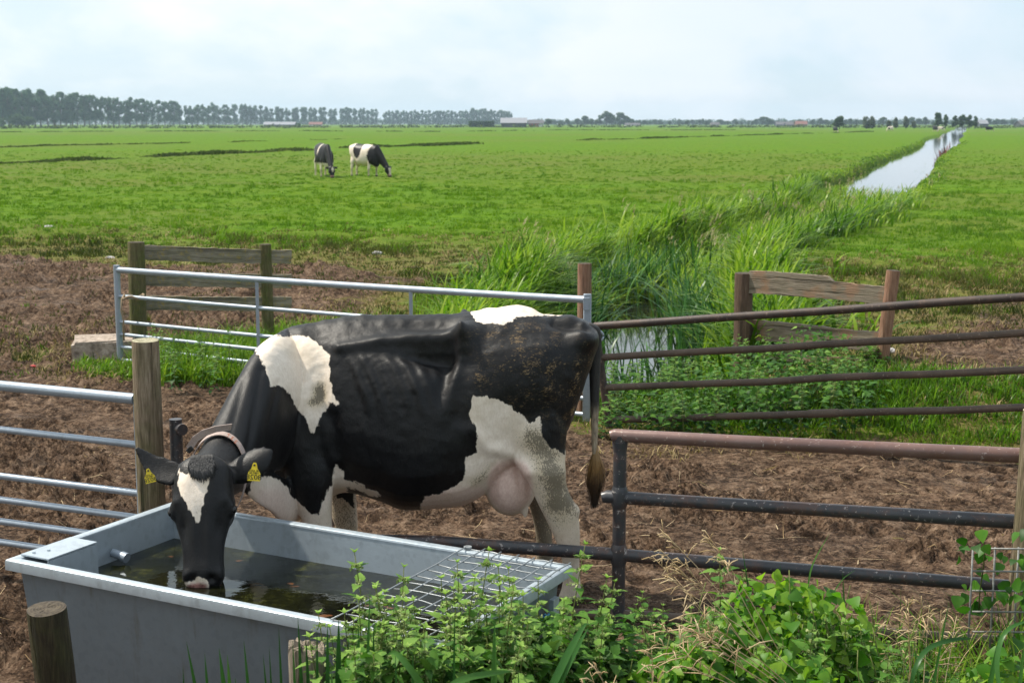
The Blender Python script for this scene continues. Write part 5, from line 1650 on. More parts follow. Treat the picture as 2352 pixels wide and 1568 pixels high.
def nettles():
    protos = [nettle_proto(100 + i, h) for i, h in enumerate([.62, .75, .88, 1.0, .8, .95])]
    hs = [.62, .75, .88, 1.0, .8, .95]
    used = set()
    cnt = [0]
    def put(x, y, h, label, group, rz=None):
        gz_ = gh(x, y)
        i = int(np.argmin([abs(k - h) + rng.random() * .12 for k in hs]))
        s = h / hs[i]
        if i in used: o = copy_tree(protos[i])
        else: o = protos[i]; used.add(i)
        o.location = (x, y, gz_ - .01); o.rotation_euler = (rng.normal(0, .05), rng.normal(0, .05), rng.uniform(0, 6.28) if rz is None else rz)
        o.scale = (max(.75, s), max(.75, s), s)
        tag(o, label, 'nettle', group)
        cnt[0] += 1
    LF = 'stinging nettle with pale yellow-green tip in the thicket before the trough end'
    GF = 'nettles in front of the trough'
    tops = [(935, 1281, 4.52), (1003, 1325, 4.50), (1067, 1296, 4.50), (1084, 1318, 4.46), (1160, 1300, 4.72), (1282, 1272, 4.82), (1290, 1330, 4.9), (1348, 1334, 5.05), (800, 1408, 4.44), (850, 1388, 4.46), (868, 1360, 4.48),
            (905, 1372, 4.50), (930, 1325, 4.55), (985, 1372, 4.5), (1020, 1348, 4.62), (1105, 1350, 4.64), (1190, 1355, 4.75), (1225, 1378, 4.8), (1060, 1390, 4.5), (960, 1415, 4.42), (1130, 1405, 4.6), (1260, 1405, 4.95), (1310, 1400, 5.1), (1390, 1410, 5.3),
            (1010, 1490, 4.3), (875, 1440, 4.4), (1390, 1388, 5.4), (1440, 1382, 5.45), (1500, 1360, 5.5), (1680, 1268, 5.45), (1660, 1300, 5.4), (1480, 1400, 5.3), (1545, 1390, 5.45), (1110, 1300, 4.62), (1130, 1335, 4.6), (1180, 1320, 4.7), (1210, 1310, 4.76), (1240, 1322, 4.8), (1262, 1345, 4.85), (1030, 1318, 4.5), (965, 1318, 4.5), (915, 1345, 4.46), (1150, 1360, 4.62), (1082, 1362, 4.52), (830, 1425, 4.42), (1225, 1345, 4.8)]
    for px, py, Y in tops:
        p = at_y(px, py, Y)
        put(p.x, Y, p.z - gh(p.x, Y), LF if px < 1420 else 'stinging nettle with pale tip left of the bindweed mound by the pipe barrier', GF if px < 1420 else 'nettles by the pipe barrier')
    for _ in range(76):
        px = rng.uniform(780, 1450); py = rng.uniform(1385, 1530) + 30 * (px > 1300)
        Y = np.interp(px, [790, 1050, 1250, 1440], [4.36, 4.45, 4.75, 5.1]) + rng.uniform(-.25, .12)
        p = at_y(px, py, Y)
        put(p.x, Y, max(.35, p.z - gh(p.x, Y)), LF, GF)
    for _ in range(22):
        px = rng.uniform(1400, 1700); py = rng.uniform(1400, 1500)
        Y = rng.uniform(4.9, 5.5); p = at_y(px, py, Y)
        put(p.x, Y, max(.3, p.z - gh(p.x, Y)), 'stinging nettle with pale tip left of the bindweed mound by the pipe barrier', 'nettles by the pipe barrier')
    for _ in range(22):
        px = rng.uniform(1560, 2080); py = rng.uniform(1375, 1500)
        Y = rng.uniform(4.8, 5.35); p = at_y(px, py, Y)
        put(p.x, Y, max(.3, p.z - gh(p.x, Y)), 'stinging nettle growing up through the bindweed mound', 'nettles in the bindweed')
    # nettle bed behind the dark pipe gate
    n = 0
    while n < 92:
        px = rng.uniform(1380, 2030); Y = rng.uniform(10.35, 12.6)
        x = at_y(px, 900, Y).x
        core = math.exp(-((px - 1830) / 190) ** 2)
        if fbm(np.array([x * 1.4]), np.array([Y * 1.4]), 83, 2)[0] < .44 - .2 * core: continue
        h = max(.18, rng.uniform(.24, .38) + .30 * core * rng.uniform(.4, 1.1) - gh(x, Y))
        put(x, Y, h, 'stinging nettle in the dense bed growing through the dark pipe gate', 'nettles at the dark pipe gate'); n += 1
    for _ in range(16):
        px = rng.uniform(330, 560); Y = rng.uniform(12.2, 13.6); x = at_y(px, 780, Y).x
        put(x, Y, rng.uniform(.28, .5), 'young nettle in the rank grass beneath the long galvanised gate', 'nettles under the galvanised gate')
    for i, p in enumerate(protos):
        if i not in used:
            for c in list(p.children): bpy.data.objects.remove(c)
            bpy.data.objects.remove(p)

def undergrowth():
    """low leafy mass between the nettle stems"""
    P = []; S = []; T = []
    n = 3400
    px = rng.uniform(1380, 2030, n); Y = rng.uniform(10.4, 12.5, n); x = (px - 1176) / FPX * (Y + .25)
    core = np.exp(-((px - 1830) / 190) ** 2)
    g = terrain(x, Y); top = np.maximum(.08, (.20 + .34 * core - g) * (.25 + 1.5 * fbm(x * 2.6, Y * 2.6, 87, 3)))
    keep = fbm(x * 2.1, Y * 2.1, 83, 3) > .50 - .13 * core + .06 * (px < 1570)
    z = g + top * rng.random(n) ** .7
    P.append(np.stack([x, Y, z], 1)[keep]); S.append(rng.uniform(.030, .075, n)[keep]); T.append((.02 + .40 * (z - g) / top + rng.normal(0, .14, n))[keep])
    n = 3000
    px = rng.uniform(790, 1460, n); Y = np.interp(px, [790, 1050, 1250, 1460], [4.36, 4.45, 4.8, 5.2]) + rng.uniform(-.3, .12, n); x = (px - 1176) / FPX * (Y + .25)
    g = terrain(x, Y); z = g + (.50 + .12 * (px < 1300)) * rng.random(n) ** .6
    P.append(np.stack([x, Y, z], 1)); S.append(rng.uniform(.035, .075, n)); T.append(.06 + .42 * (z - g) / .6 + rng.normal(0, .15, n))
    n = 1500
    px = rng.uniform(1460, 2380, n); Y = rng.uniform(4.75, 5.5, n); x = (px - 1176) / FPX * (Y + .25)
    g = terrain(x, Y); z = g + np.interp(px, [1460, 1700, 2050, 2380], [.42, .42, .26, .20]) * rng.random(n) ** .6
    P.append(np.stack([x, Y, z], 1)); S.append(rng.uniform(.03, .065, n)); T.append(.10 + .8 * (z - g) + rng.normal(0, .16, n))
    P, S, T = np.concatenate(P), np.concatenate(S), np.concatenate(T)
    n = len(P); a = rng.uniform(0, 6.28, n); el = rng.normal(-.1, .3, n)
    d = np.stack([np.cos(a) * np.cos(el), np.sin(a) * np.cos(el), np.sin(el)], 1)
    V, q, I = place_leaves(P, d, np.tile([0, 0, 1.0], (n, 1)) + rng.normal(0, .3, (n, 3)), S, rng.uniform(.1, .5, n), 'ovate', 9, .12, .2)
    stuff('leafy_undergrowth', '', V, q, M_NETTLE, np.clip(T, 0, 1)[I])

def bindweed():
    # a mound of climbing bindweed: leaves lie on its surface, tilted to the light
    P = []; Dd = []; Nn = []; S = []; Tn = []
    blobs = [(at_y(1800, 1350, 5.15), .44, .28, .66, 900), (at_y(1640, 1420, 5.0), .30, .24, .52, 540), (at_y(1560, 1480, 4.8), .34, .25, .50, 660), (at_y(1960, 1400, 5.1), .16, .2, .60, 90), (at_y(1800, 1500, 4.75), .40, .24, .50, 820), (at_y(2000, 1540, 4.8), .34, .22, .38, 260), (at_y(2150, 1560, 4.75), .26, .2, .40, 150), (at_y(2310, 1560, 4.9), .26, .2, .46, 170), (at_y(1460, 1530, 4.6), .32, .22, .44, 260)]
    for c, rx, ry, top, n in blobs:
        for _ in range(n):
            a = rng.uniform(0, 2 * PI); q = rng.random() ** .6
            x = c.x + rx * q * math.cos(a); y = c.y + ry * q * math.sin(a)
            z = top * (1 - .75 * q ** 2.4) * rng.uniform(.72, 1.04)
            out = np.array([math.cos(a) * q, math.sin(a) * q - .25, .9 - .5 * q])
            nr = out + rng.normal(0, .35, 3)
            dv = np.array([rng.normal(0, .7), rng.normal(-.35, .6), rng.normal(-.45, .35)])
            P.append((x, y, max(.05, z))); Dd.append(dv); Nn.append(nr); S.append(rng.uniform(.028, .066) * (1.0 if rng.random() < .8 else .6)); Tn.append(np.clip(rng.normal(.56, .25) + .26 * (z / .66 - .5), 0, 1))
    # along the right hand post and wire
    for _ in range(75):
        px = rng.uniform(2200, 2390); py = rng.uniform(1215, 1400) if rng.random() < .5 else rng.uniform(1330, 1560)
        if px < 2290 and rng.random() < .4: px = rng.normal(2255, 8)
        p = at_y(px, py, rng.uniform(5.5, 5.9))
        P.append(tuple(p)); Dd.append(np.array([rng.normal(0, .6), rng.normal(-.3, .5), rng.normal(-.6, .3)])); Nn.append(np.array([0, -.7, .5]) + rng.normal(0, .4, 3)); S.append(rng.uniform(.03, .07)); Tn.append(np.clip(rng.normal(.25, .18), 0, 1))
    P, Dd, Nn, S, Tn = map(np.array, (P, Dd, Nn, S, Tn))
    V, q, I = place_leaves(P, Dd, Nn, S, rng.uniform(.05, .35, len(P)), 'heart', 13, 0, .22)
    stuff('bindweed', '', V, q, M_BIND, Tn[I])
    # twining stems
    m = MB()
    for _ in range(46):
        c = blobs[rng.integers(0, 5)]
        a = rng.uniform(0, 6.28); p0 = np.array([c[0].x + rng.normal(0, .2), c[0].y + rng.normal(0, .15), .02]); hgt = c[3] * rng.uniform(.7, 1.05)
        pts = [p0 + np.array([.06 * math.sin(a + 4 * t) + .1 * t * math.cos(a), .05 * math.cos(a + 4 * t), hgt * t]) for t in np.linspace(0, 1, 9)]
        m.tube(pts, .0022, 5, tint=.6)
    for y0 in (1215, 1240):
        m.tube([at_y(2255 + 6 * math.sin(t * 5), 1210 + 190 * t, 5.74) for t in np.linspace(0, 1, 10)], .003, 5, tint=.3)
    o = m.build('bindweed_stems', M_NSTEM, None, smooth=True); tag(o, kind='stuff')

def dry_grass():
    def clump(name, label, base, heads, nst, seed):
        r = np.random.default_rng(seed)
        root = thing(name, label, 'dry grass', tuple(base), 'bleached grasses by the pipe barrier')
        m = MB(); hb = []
        for k in range(nst):
            tip = Vector(heads[k % len(heads)]) + Vector((r.normal(0, .035), r.normal(0, .04), r.normal(0, .03)))
            b = Vector(base) + Vector((r.normal(0, .05), r.normal(0, .05), 0))
            mid = b.lerp(tip, .55) + Vector((r.normal(0, .02), 0, .10))
            pts = []
            for t in np.linspace(0, 1, 12):
                p = b * (1 - t) ** 2 + mid * (2 * t * (1 - t)) + tip * t * t
                pts.append(p)
            m.tube(pts, [.0024 * (1 - .6 * t) for t in np.linspace(0, 1, 12)], 5, tint=r.uniform(.3, .9))
            d = (pts[-1] - pts[-4]).normalized()
            for j in range(9):
                t = j / 9
                p = pts[-1] - d * (.16 * (1 - t))
                side = Vector((r.normal(0, 1), r.normal(0, .8), r.normal(0, .6))).normalized()
                ln = r.uniform(.05, .12) * (1 - .45 * t)
                e = p + (d * .6 + side * .75).normalized() * ln - Vector((0, 0, ln * .25))
                m.tube([p, p.lerp(e, .5) + Vector((0, 0, .008)), e], [.0015, .0022, .0016], 4, tint=r.uniform(.4, 1))
                for f in range(4): hb.append(p.lerp(e, .35 + .2 * f))
        m.build('stalks', M_DRYST, root, smooth=True)
        B = np.array([tuple(h) for h in hb]); n = len(B)
        V, q, T, I = blades(B, r.uniform(.008, .016, n), r.uniform(0, 6.28, n), r.uniform(.4, 1.4, n), r.uniform(.002, .004, n), 1)
        mesh_np('seed_heads', V, q, M_DRYST, {'tint': r.uniform(.4, 1, n)[I]}, True, root)
    b = at_y(1935, 1600, 4.75)
    clump('dry_grass', 'tall bleached grass arching to the upper left over the bindweed mound', (b.x, 4.78, .0), [at_y(1530, 1245, 4.9), at_y(1600, 1215, 5.0), at_y(1500, 1300, 4.8), at_y(1560, 1270, 4.9)], 7, 5)
    b = at_y(2000, 1600, 4.7)
    clump('dry_grass', 'bleached grass lying low across the bindweed leaves', (b.x, 4.7, .1), [at_y(1540, 1400, 4.6), at_y(1500, 1440, 4.55), at_y(1640, 1420, 4.6), at_y(1560, 1480, 4.5)], 9, 6)
    b = at_y(2140, 1580, 5.0)
    clump('dry_grass', 'thin withered grass between the bindweed mound and the wire panel', (b.x, 5.05, .0), [at_y(2090, 1370, 5.2), at_y(2160, 1400, 5.2), at_y(1990, 1410, 5.1), at_y(2200, 1440, 5.2)], 9, 7)
    b = at_y(1450, 1620, 4.5)
    clump('dry_grass', 'short withered stalks at the lower middle in front of the nettles', (b.x, 4.45, .1), [at_y(1395, 1500, 4.5), at_y(1520, 1520, 4.5), at_y(1330, 1540, 4.4)], 5, 8)
    # loose withered litter and green blades in the right hand corner
    n = 1500
    px = rng.uniform(1830, 2420, n); Y = rng.uniform(4.5, 5.9, n)
    x = (px - 1176) / FPX * (Y * 1.0 + .3)
    V, q, T, I = blades(np.stack([x, Y, terrain(x, Y)], 1), rng.uniform(.12, .46, n), rng.uniform(0, 6.28, n), rng.uniform(.2, 1.3, n), rng.uniform(.004, .010, n), 5)
    stuff('weedy_grass', '', V, q, M_REED, np.clip(rng.normal(.4, .22, n), 0, 1)[I])
    n = 110
    px = rng.uniform(1850, 2420, n); Y = rng.uniform(4.8, 6.0, n); x = (px - 1176) / FPX * (Y + .3)
    V, q, T, I = blades(np.stack([x, Y, terrain(x, Y)], 1), rng.uniform(.12, .45, n), rng.uniform(0, 6.28, n), rng.uniform(.5, 1.6, n), rng.uniform(.002, .005, n), 5)
    stuff('withered_litter', '', V, q, M_DRYST, rng.random(n)[I])
    # straw scraps on the mud of the pen
    n = 420
    x, y = rng.uniform(-3.2, 3.2, n), rng.uniform(5.9, 10.2, n); ok = mud_mask(x, y) > .1; x, y = x[ok], y[ok]; n = len(x)
    V, q, T, I = blades(np.stack([x, y, terrain(x, y) + .006], 1), rng.uniform(.03, .10, n), rng.uniform(0, 6.28, n), np.full(n, 3.0), rng.uniform(.002, .005, n), 3)
    V[:, 2] = np.maximum(terrain(V[:, 0], V[:, 1]) + .008, V[:, 2] * 0)
    stuff('straw_scraps', '', V, q, M_DRYST, rng.random(n)[I])

def big_blade(base, pts, w, name, label, tint, fold=None):
    """one strap-shaped iris leaf along given points"""
    P = np.array([tuple(p) for p in pts], float)
    d = np.r_[0, np.cumsum(np.linalg.norm(np.diff(P, axis=0), axis=1))]
    n = 16
    S = resamp(d, np.linspace(0, d[-1], n), P)
    t = np.linspace(0, 1, n)
    ww = w * np.clip((1 - t ** 5), .03, 1) * np.minimum(1, .7 + t)
    tan = np.gradient(S, axis=0); tan /= np.linalg.norm(tan, axis=1, keepdims=True)
    view = S - np.array([0, 0, CAM_H]); view /= np.linalg.norm(view, axis=1, keepdims=True)
    s = np.cross(tan, view + np.array([.5, 0, 0])); s /= np.linalg.norm(s, axis=1, keepdims=True)
    nn = np.cross(s, tan)
    V = np.stack([S + s * ww[:, None] / 2, S + nn * ww[:, None] * .12, S - s * ww[:, None] / 2], 1).reshape(-1, 3)
    F = []
    for i in range(n - 1):
        F += [(3 * i, 3 * i + 1, 3 * i + 4, 3 * i + 3), (3 * i + 1, 3 * i + 2, 3 * i + 5, 3 * i + 4)]
    return V, F, np.full(len(V), tint)

def irises():
    def clump(label, base, blades_, seed):
        root = thing('yellow_flag_iris', label, 'iris', tuple(base), 'iris clumps in front of the trough')
        V = []; F = []; T = []; n = 0
        for (pts, w, tint) in blades_:
            b = Vector(base)
            P = [Vector((b.x * .3 + pts[0][0] * .7, pts[0][1], b.z))] if False else []
            v, f, t = big_blade(b, pts, w, '', '', tint)
            V.append(v); F += [tuple(i + n for i in q) for q in f]; T.append(t); n += len(v)
        o = mesh_np('leaves', np.concatenate(V), F, M_IRIS, {'tint': np.concatenate(T)}, True, root)
    Y = 4.15
    def up(x0, x1, ytop, Yb=Y, w=.02, tint=.4, lean=0.0):
        w = w * 1.35
        b = at_y(x0, 1568, Yb); tp = at_y(x1, ytop, Yb - lean)
        base = Vector((b.x, Yb, 0)); 
        mid = base.lerp(tp, .5) + Vector(((b.x - base.x) * .5, 0, .02))
        return ([base, base.lerp(tp, .35), base.lerp(tp, .7), tp], w, tint)
    def arch(pts, w=.022, tint=.5):
        return ([at_y(x, y, Yb) for x, y, Yb in pts], w, tint)
    clump('iris clump with short dark blades at the lower left, before the trough wall', (at_y(480, 1568, 4.2).x, 4.2, 0),
          [up(520, 428, 1472, 4.2, .014, .35), up(560, 503, 1488, 4.15, .022, .5), up(548, 522, 1502, 4.1, .020, .7), up(640, 604, 1500, 4.2, .010, .4), up(634, 618, 1482, 4.22, .008, .3), up(430, 420, 1530, 4.1, .012, .25), up(600, 560, 1470, 4.12, .014, .45), up(655, 640, 1440, 4.2, .010, .3), up(500, 470, 1500, 4.05, .016, .4), up(575, 540, 1555, 4.0, .022, .6)], 1)
    clump('iris clump of tall blades standing round the splintered stump', (at_y(730, 1568, 4.25).x, 4.25, 0),
          [up(705, 684, 1415, 4.25, .013, .30), up(720, 702, 1455, 4.2, .014, .25), up(722, 728, 1442, 4.22, .012, .35), up(768, 778, 1420, 4.25, .024, .30), up(800, 800, 1470, 4.24, .018, .28), up(820, 850, 1350, 4.2, .011, .6),
           up(850, 858, 1440, 4.2, .016, .22), up(790, 760, 1535, 4.05, .02, .8), up(800, 822, 1500, 4.15, .010, .7), up(880, 905, 1430, 4.2, .014, .35), up(690, 672, 1470, 4.15, .012, .5), up(745, 752, 1430, 4.2, .016, .4), up(835, 822, 1420, 4.18, .014, .5)], 2)
    clump('iris clump with arching pale blades below the nettles', (at_y(960, 1568, 4.0).x, 4.0, 0),
          [arch([(990, 1620, 3.9), (965, 1568, 3.9), (930, 1520, 3.92), (905, 1497, 3.95), (888, 1505, 3.97)], .022, .62), arch([(1000, 1600, 3.9), (1060, 1560, 3.9), (1130, 1545, 3.92), (1180, 1540, 3.95)], .020, .66), up(920, 908, 1500, 4.0, .012, .4), up(945, 948, 1490, 4.02, .016, .35)], 3)
    clump('iris clump with one upright bright blade and a bent grey-green leaf before the nettles', (at_y(1180, 1568, 4.1).x, 4.1, 0),
          [up(1128, 1136, 1420, 4.1, .022, .62), up(1050, 1042, 1475, 4.1, .012, .4), arch([(1245, 1620, 4.0), (1275, 1560, 4.0), (1310, 1490, 4.02), (1345, 1432, 4.05), (1357, 1432, 4.06)], .026, .45), arch([(1270, 1610, 4.0), (1300, 1540, 4.0), (1340, 1460, 4.02), (1352, 1440, 4.03)], .016, .5), up(1030, 1045, 1390, 4.15, .008, .25), up(1210, 1190, 1530, 4.0, .012, .5)], 4)
    clump('iris clump of slim blades between the wire panel and the bindweed', (at_y(2110, 1568, 4.7).x, 4.7, 0),
          [arch([(2090, 1600, 4.6), (2100, 1540, 4.6), (2130, 1490, 4.65), (2190, 1468, 4.7), (2240, 1466, 4.75)], .018, .3), up(2110, 2180, 1380, 4.8, .008, .4), up(2240, 2300, 1440, 4.8, .016, .5), arch([(2300, 1600, 4.6), (2290, 1520, 4.65), (2310, 1450, 4.7), (2370, 1420, 4.75)], .018, .55), up(2150, 2100, 1470, 4.7, .010, .6), up(2330, 2352, 1480, 4.6, .016, .6)], 5)
    clump('slim grass blades reaching up over the lower barrier pipe', (at_y(1860, 1560, 5.3).x, 5.3, 0),
          [arch([(1855, 1500, 5.3), (1855, 1370, 5.3), (1865, 1300, 5.3), (1905, 1225, 5.3)], .008, .75), up(1770, 1705, 1258, 5.3, .008, .35), up(1800, 1792, 1290, 5.3, .007, .4), up(1960, 1935, 1310, 5.3, .008, .5), arch([(1900, 1500, 5.3), (1908, 1380, 5.3), (1935, 1330, 5.3), (1965, 1308, 5.3)], .006, .6)], 6)

def ditch_sedges():
    L = 'dark green sedge tuft hanging over the pool edge beside the dark gate'
    G = 'sedge tufts at the pool'
    k = 0
    for (px, py, Y, n, h, lean) in [(1450, 700, 22.6, 60, .95, 0.0), (1330, 700, 20.0, 55, .9, .2), (1290, 690, 18.2, 60, .85, .3), (1240, 680, 19.0, 60, .85, 0), (1400, 660, 22, 60, 1.0, .3), (1500, 670, 23, 60, 1.0, -2.5), (1590, 690, 20, 60, 1.0, 2.8), (1610, 760, 17.2, 60, 1.05, 2.9), (1640, 720, 18.6, 60, 1.0, 2.6),
                                    (1650, 800, 16.0, 50, .9, 2.8), (1560, 640, 24.5, 60, 1.1, -2.6), (1580, 850, 15.0, 45, .7, 2.6), (1425, 845, 14.8, 8, .8, 1), (1475, 860, 14.8, 7, .7, 1), (1310, 700, 17.0, 30, .9, 0.1)]:
        x = at_y(px, py, Y).x
        sedge_clump('sedge_tuft', L, x, Y, int(n * 1.5), h, 300 + k, G, .26, lean, (.022, .044)); k += 1

# ================================================================== FAR OFF: TREES, FARMS, CATTLE
M_POP = leaf_material('poplar_leaves', (.030, .080, .046), (.066, .145, .078), (.12, .20, .095), .8, .35)
M_TREE = leaf_material('tree_leaves', (.024, .058, .024), (.056, .110, .042), (.10, .15, .055), .8, .3)
M_WILL = leaf_material('willow_leaves', (.05, .070, .040), (.10, .13, .075), (.16, .19, .12), .6, .25)
M_BARK = simple_mat('bark', (.07, .06, .048), .9, 0, 3, .3, .3)

def crown_cloud(r, clumps, n, size, flat=.8):
    """small leaf faces spread through a set of ellipsoid clumps"""
    C = np.array([c[:3] for c in clumps]); Rr = np.array([c[3:6] for c in clumps])
    vol = Rr.prod(1); k = r.choice(len(C), n, p=vol / vol.sum())
    d = r.normal(0, 1, (n, 3)); d /= np.linalg.norm(d, axis=1, keepdims=True)
    rad = r.random(n) ** .42
    P = C[k] + d * Rr[k] * rad[:, None]
    nr = d + r.normal(0, .8, (n, 3)); nr /= np.linalg.norm(nr, axis=1, keepdims=True)
    u = np.cross(nr, r.normal(0, 1, (n, 3))); u /= np.linalg.norm(u, axis=1, keepdims=True); w = np.cross(nr, u)
    s = size * r.uniform(.55, 1.3, n)
    a, b = u * s[:, None], w * (s * r.uniform(.5, .9, n))[:, None]
    V = np.stack([P - a, P - b * .9 + a * .15, P + a, P + b], 1).reshape(-1, 3)
    q = np.arange(4 * n).reshape(-1, 4)
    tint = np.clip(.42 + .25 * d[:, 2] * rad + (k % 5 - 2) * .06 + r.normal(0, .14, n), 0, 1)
    return V, q, np.repeat(tint, 4)

def tree_proto(name, kind, seed):
    r = np.random.default_rng(seed)
    root = thing(name, '', 'tree', (0, 0, 0))
    m = MB()
    if kind == 'poplar':
        H = 25
        m.tube([(r.normal(0, .12), r.normal(0, .12), z) for z in np.linspace(0, H * .9, 9)], list(np.linspace(.42, .06, 9)), 8)
        for _ in range(16):
            z = r.uniform(6, 20); a = r.uniform(0, 6.28); l = r.uniform(2, 4.2)
            m.tube([(0, 0, z), (math.cos(a) * l * .5, math.sin(a) * l * .5, z + l * .8), (math.cos(a) * l * .7, math.sin(a) * l * .7, z + l * 1.5)], [.14, .08, .03], 5)
        cl = []
        for _ in range(40):
            t = r.random() ** .9; z = 4.3 + t * (H - 5.7)
            wd = np.interp(t, [0, .25, .6, .85, 1], [2.2, 3.4, 3.9, 3.2, 1.4])
            a = r.uniform(0, 6.28); q = wd * r.uniform(.25, .85)
            s = r.uniform(1.0, 1.9)
            cl.append((math.cos(a) * q, math.sin(a) * q, z, s, s, s * 1.25))
        V, q, T = crown_cloud(r, cl, 3000, .50)
        mat = M_POP
    elif kind == 'bush':
        H = 4
        m.tube([(0, 0, 0), (0, 0, 2.2)], [.2, .1], 7)
        cl = [(r.normal(0, 1.0), r.normal(0, 1.0), r.uniform(.8, 3.0), r.uniform(.8, 1.4), r.uniform(.8, 1.4), r.uniform(.8, 1.2)) for _ in range(12)]
        V, q, T = crown_cloud(r, cl, 900, .26)
        mat = M_TREE
    else:
        H = 13
        m.tube([(r.normal(0, .1), r.normal(0, .1), z) for z in np.linspace(0, H * .7, 6)], list(np.linspace(.35, .08, 6)), 8)
        for _ in range(9):
            z = r.uniform(2.5, 7); a = r.uniform(0, 6.28); l = r.uniform(2, 4)
            m.tube([(0, 0, z), (math.cos(a) * l, math.sin(a) * l, z + l * .8)], [.14, .04], 5)
        cl = []
        for _ in range(20):
            t = r.random(); z = (2.2 if kind == 'willow' else 3.6) + t * (H - 4.6)
            wd = np.interp(t, [0, .35, .75, 1], [3.2, 4.4, 3.3, 1.0]) * (.8 if kind == 'willow' else 1)
            a = r.uniform(0, 6.28); q = wd * r.uniform(.2, .8); s = r.uniform(1.1, 2.1)
            cl.append((math.cos(a) * q, math.sin(a) * q, z, s, s, s * (1.2 if kind == 'willow' else .9)))
        V, q, T = crown_cloud(r, cl, 2300, .55)
        mat = M_WILL if kind == 'willow' else M_TREE
    m.build('trunk', M_BARK, root, smooth=True)
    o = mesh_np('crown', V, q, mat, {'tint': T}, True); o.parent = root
    return root, H

class Stock:
    def __init__(s, name, kind, seeds):
        s.p = [tree_proto(name, kind, k) for k in seeds]; s.used = set()
    def put(s, x, y, h, label, group, wide=1.0, cat='tree'):
        i = int(rng.integers(0, len(s.p)))
        if len(s.used) < len(s.p): i = len(s.used)
        root, H = s.p[i]
        if i in s.used: o = copy_tree(root)
        else: o = root; s.used.add(i)
        k = h / H
        o.location = (x, y, 0); o.rotation_euler = (0, 0, rng.uniform(0, 6.28)); o.scale = (k * wide, k * wide, k)
        return tag(o, label, cat, group)

def far_xy(px, D): return ((px - 1176) / FPX * D * 1.0115, D)

def height_at(py_top, D):
    return at_y(1176, py_top, D).z

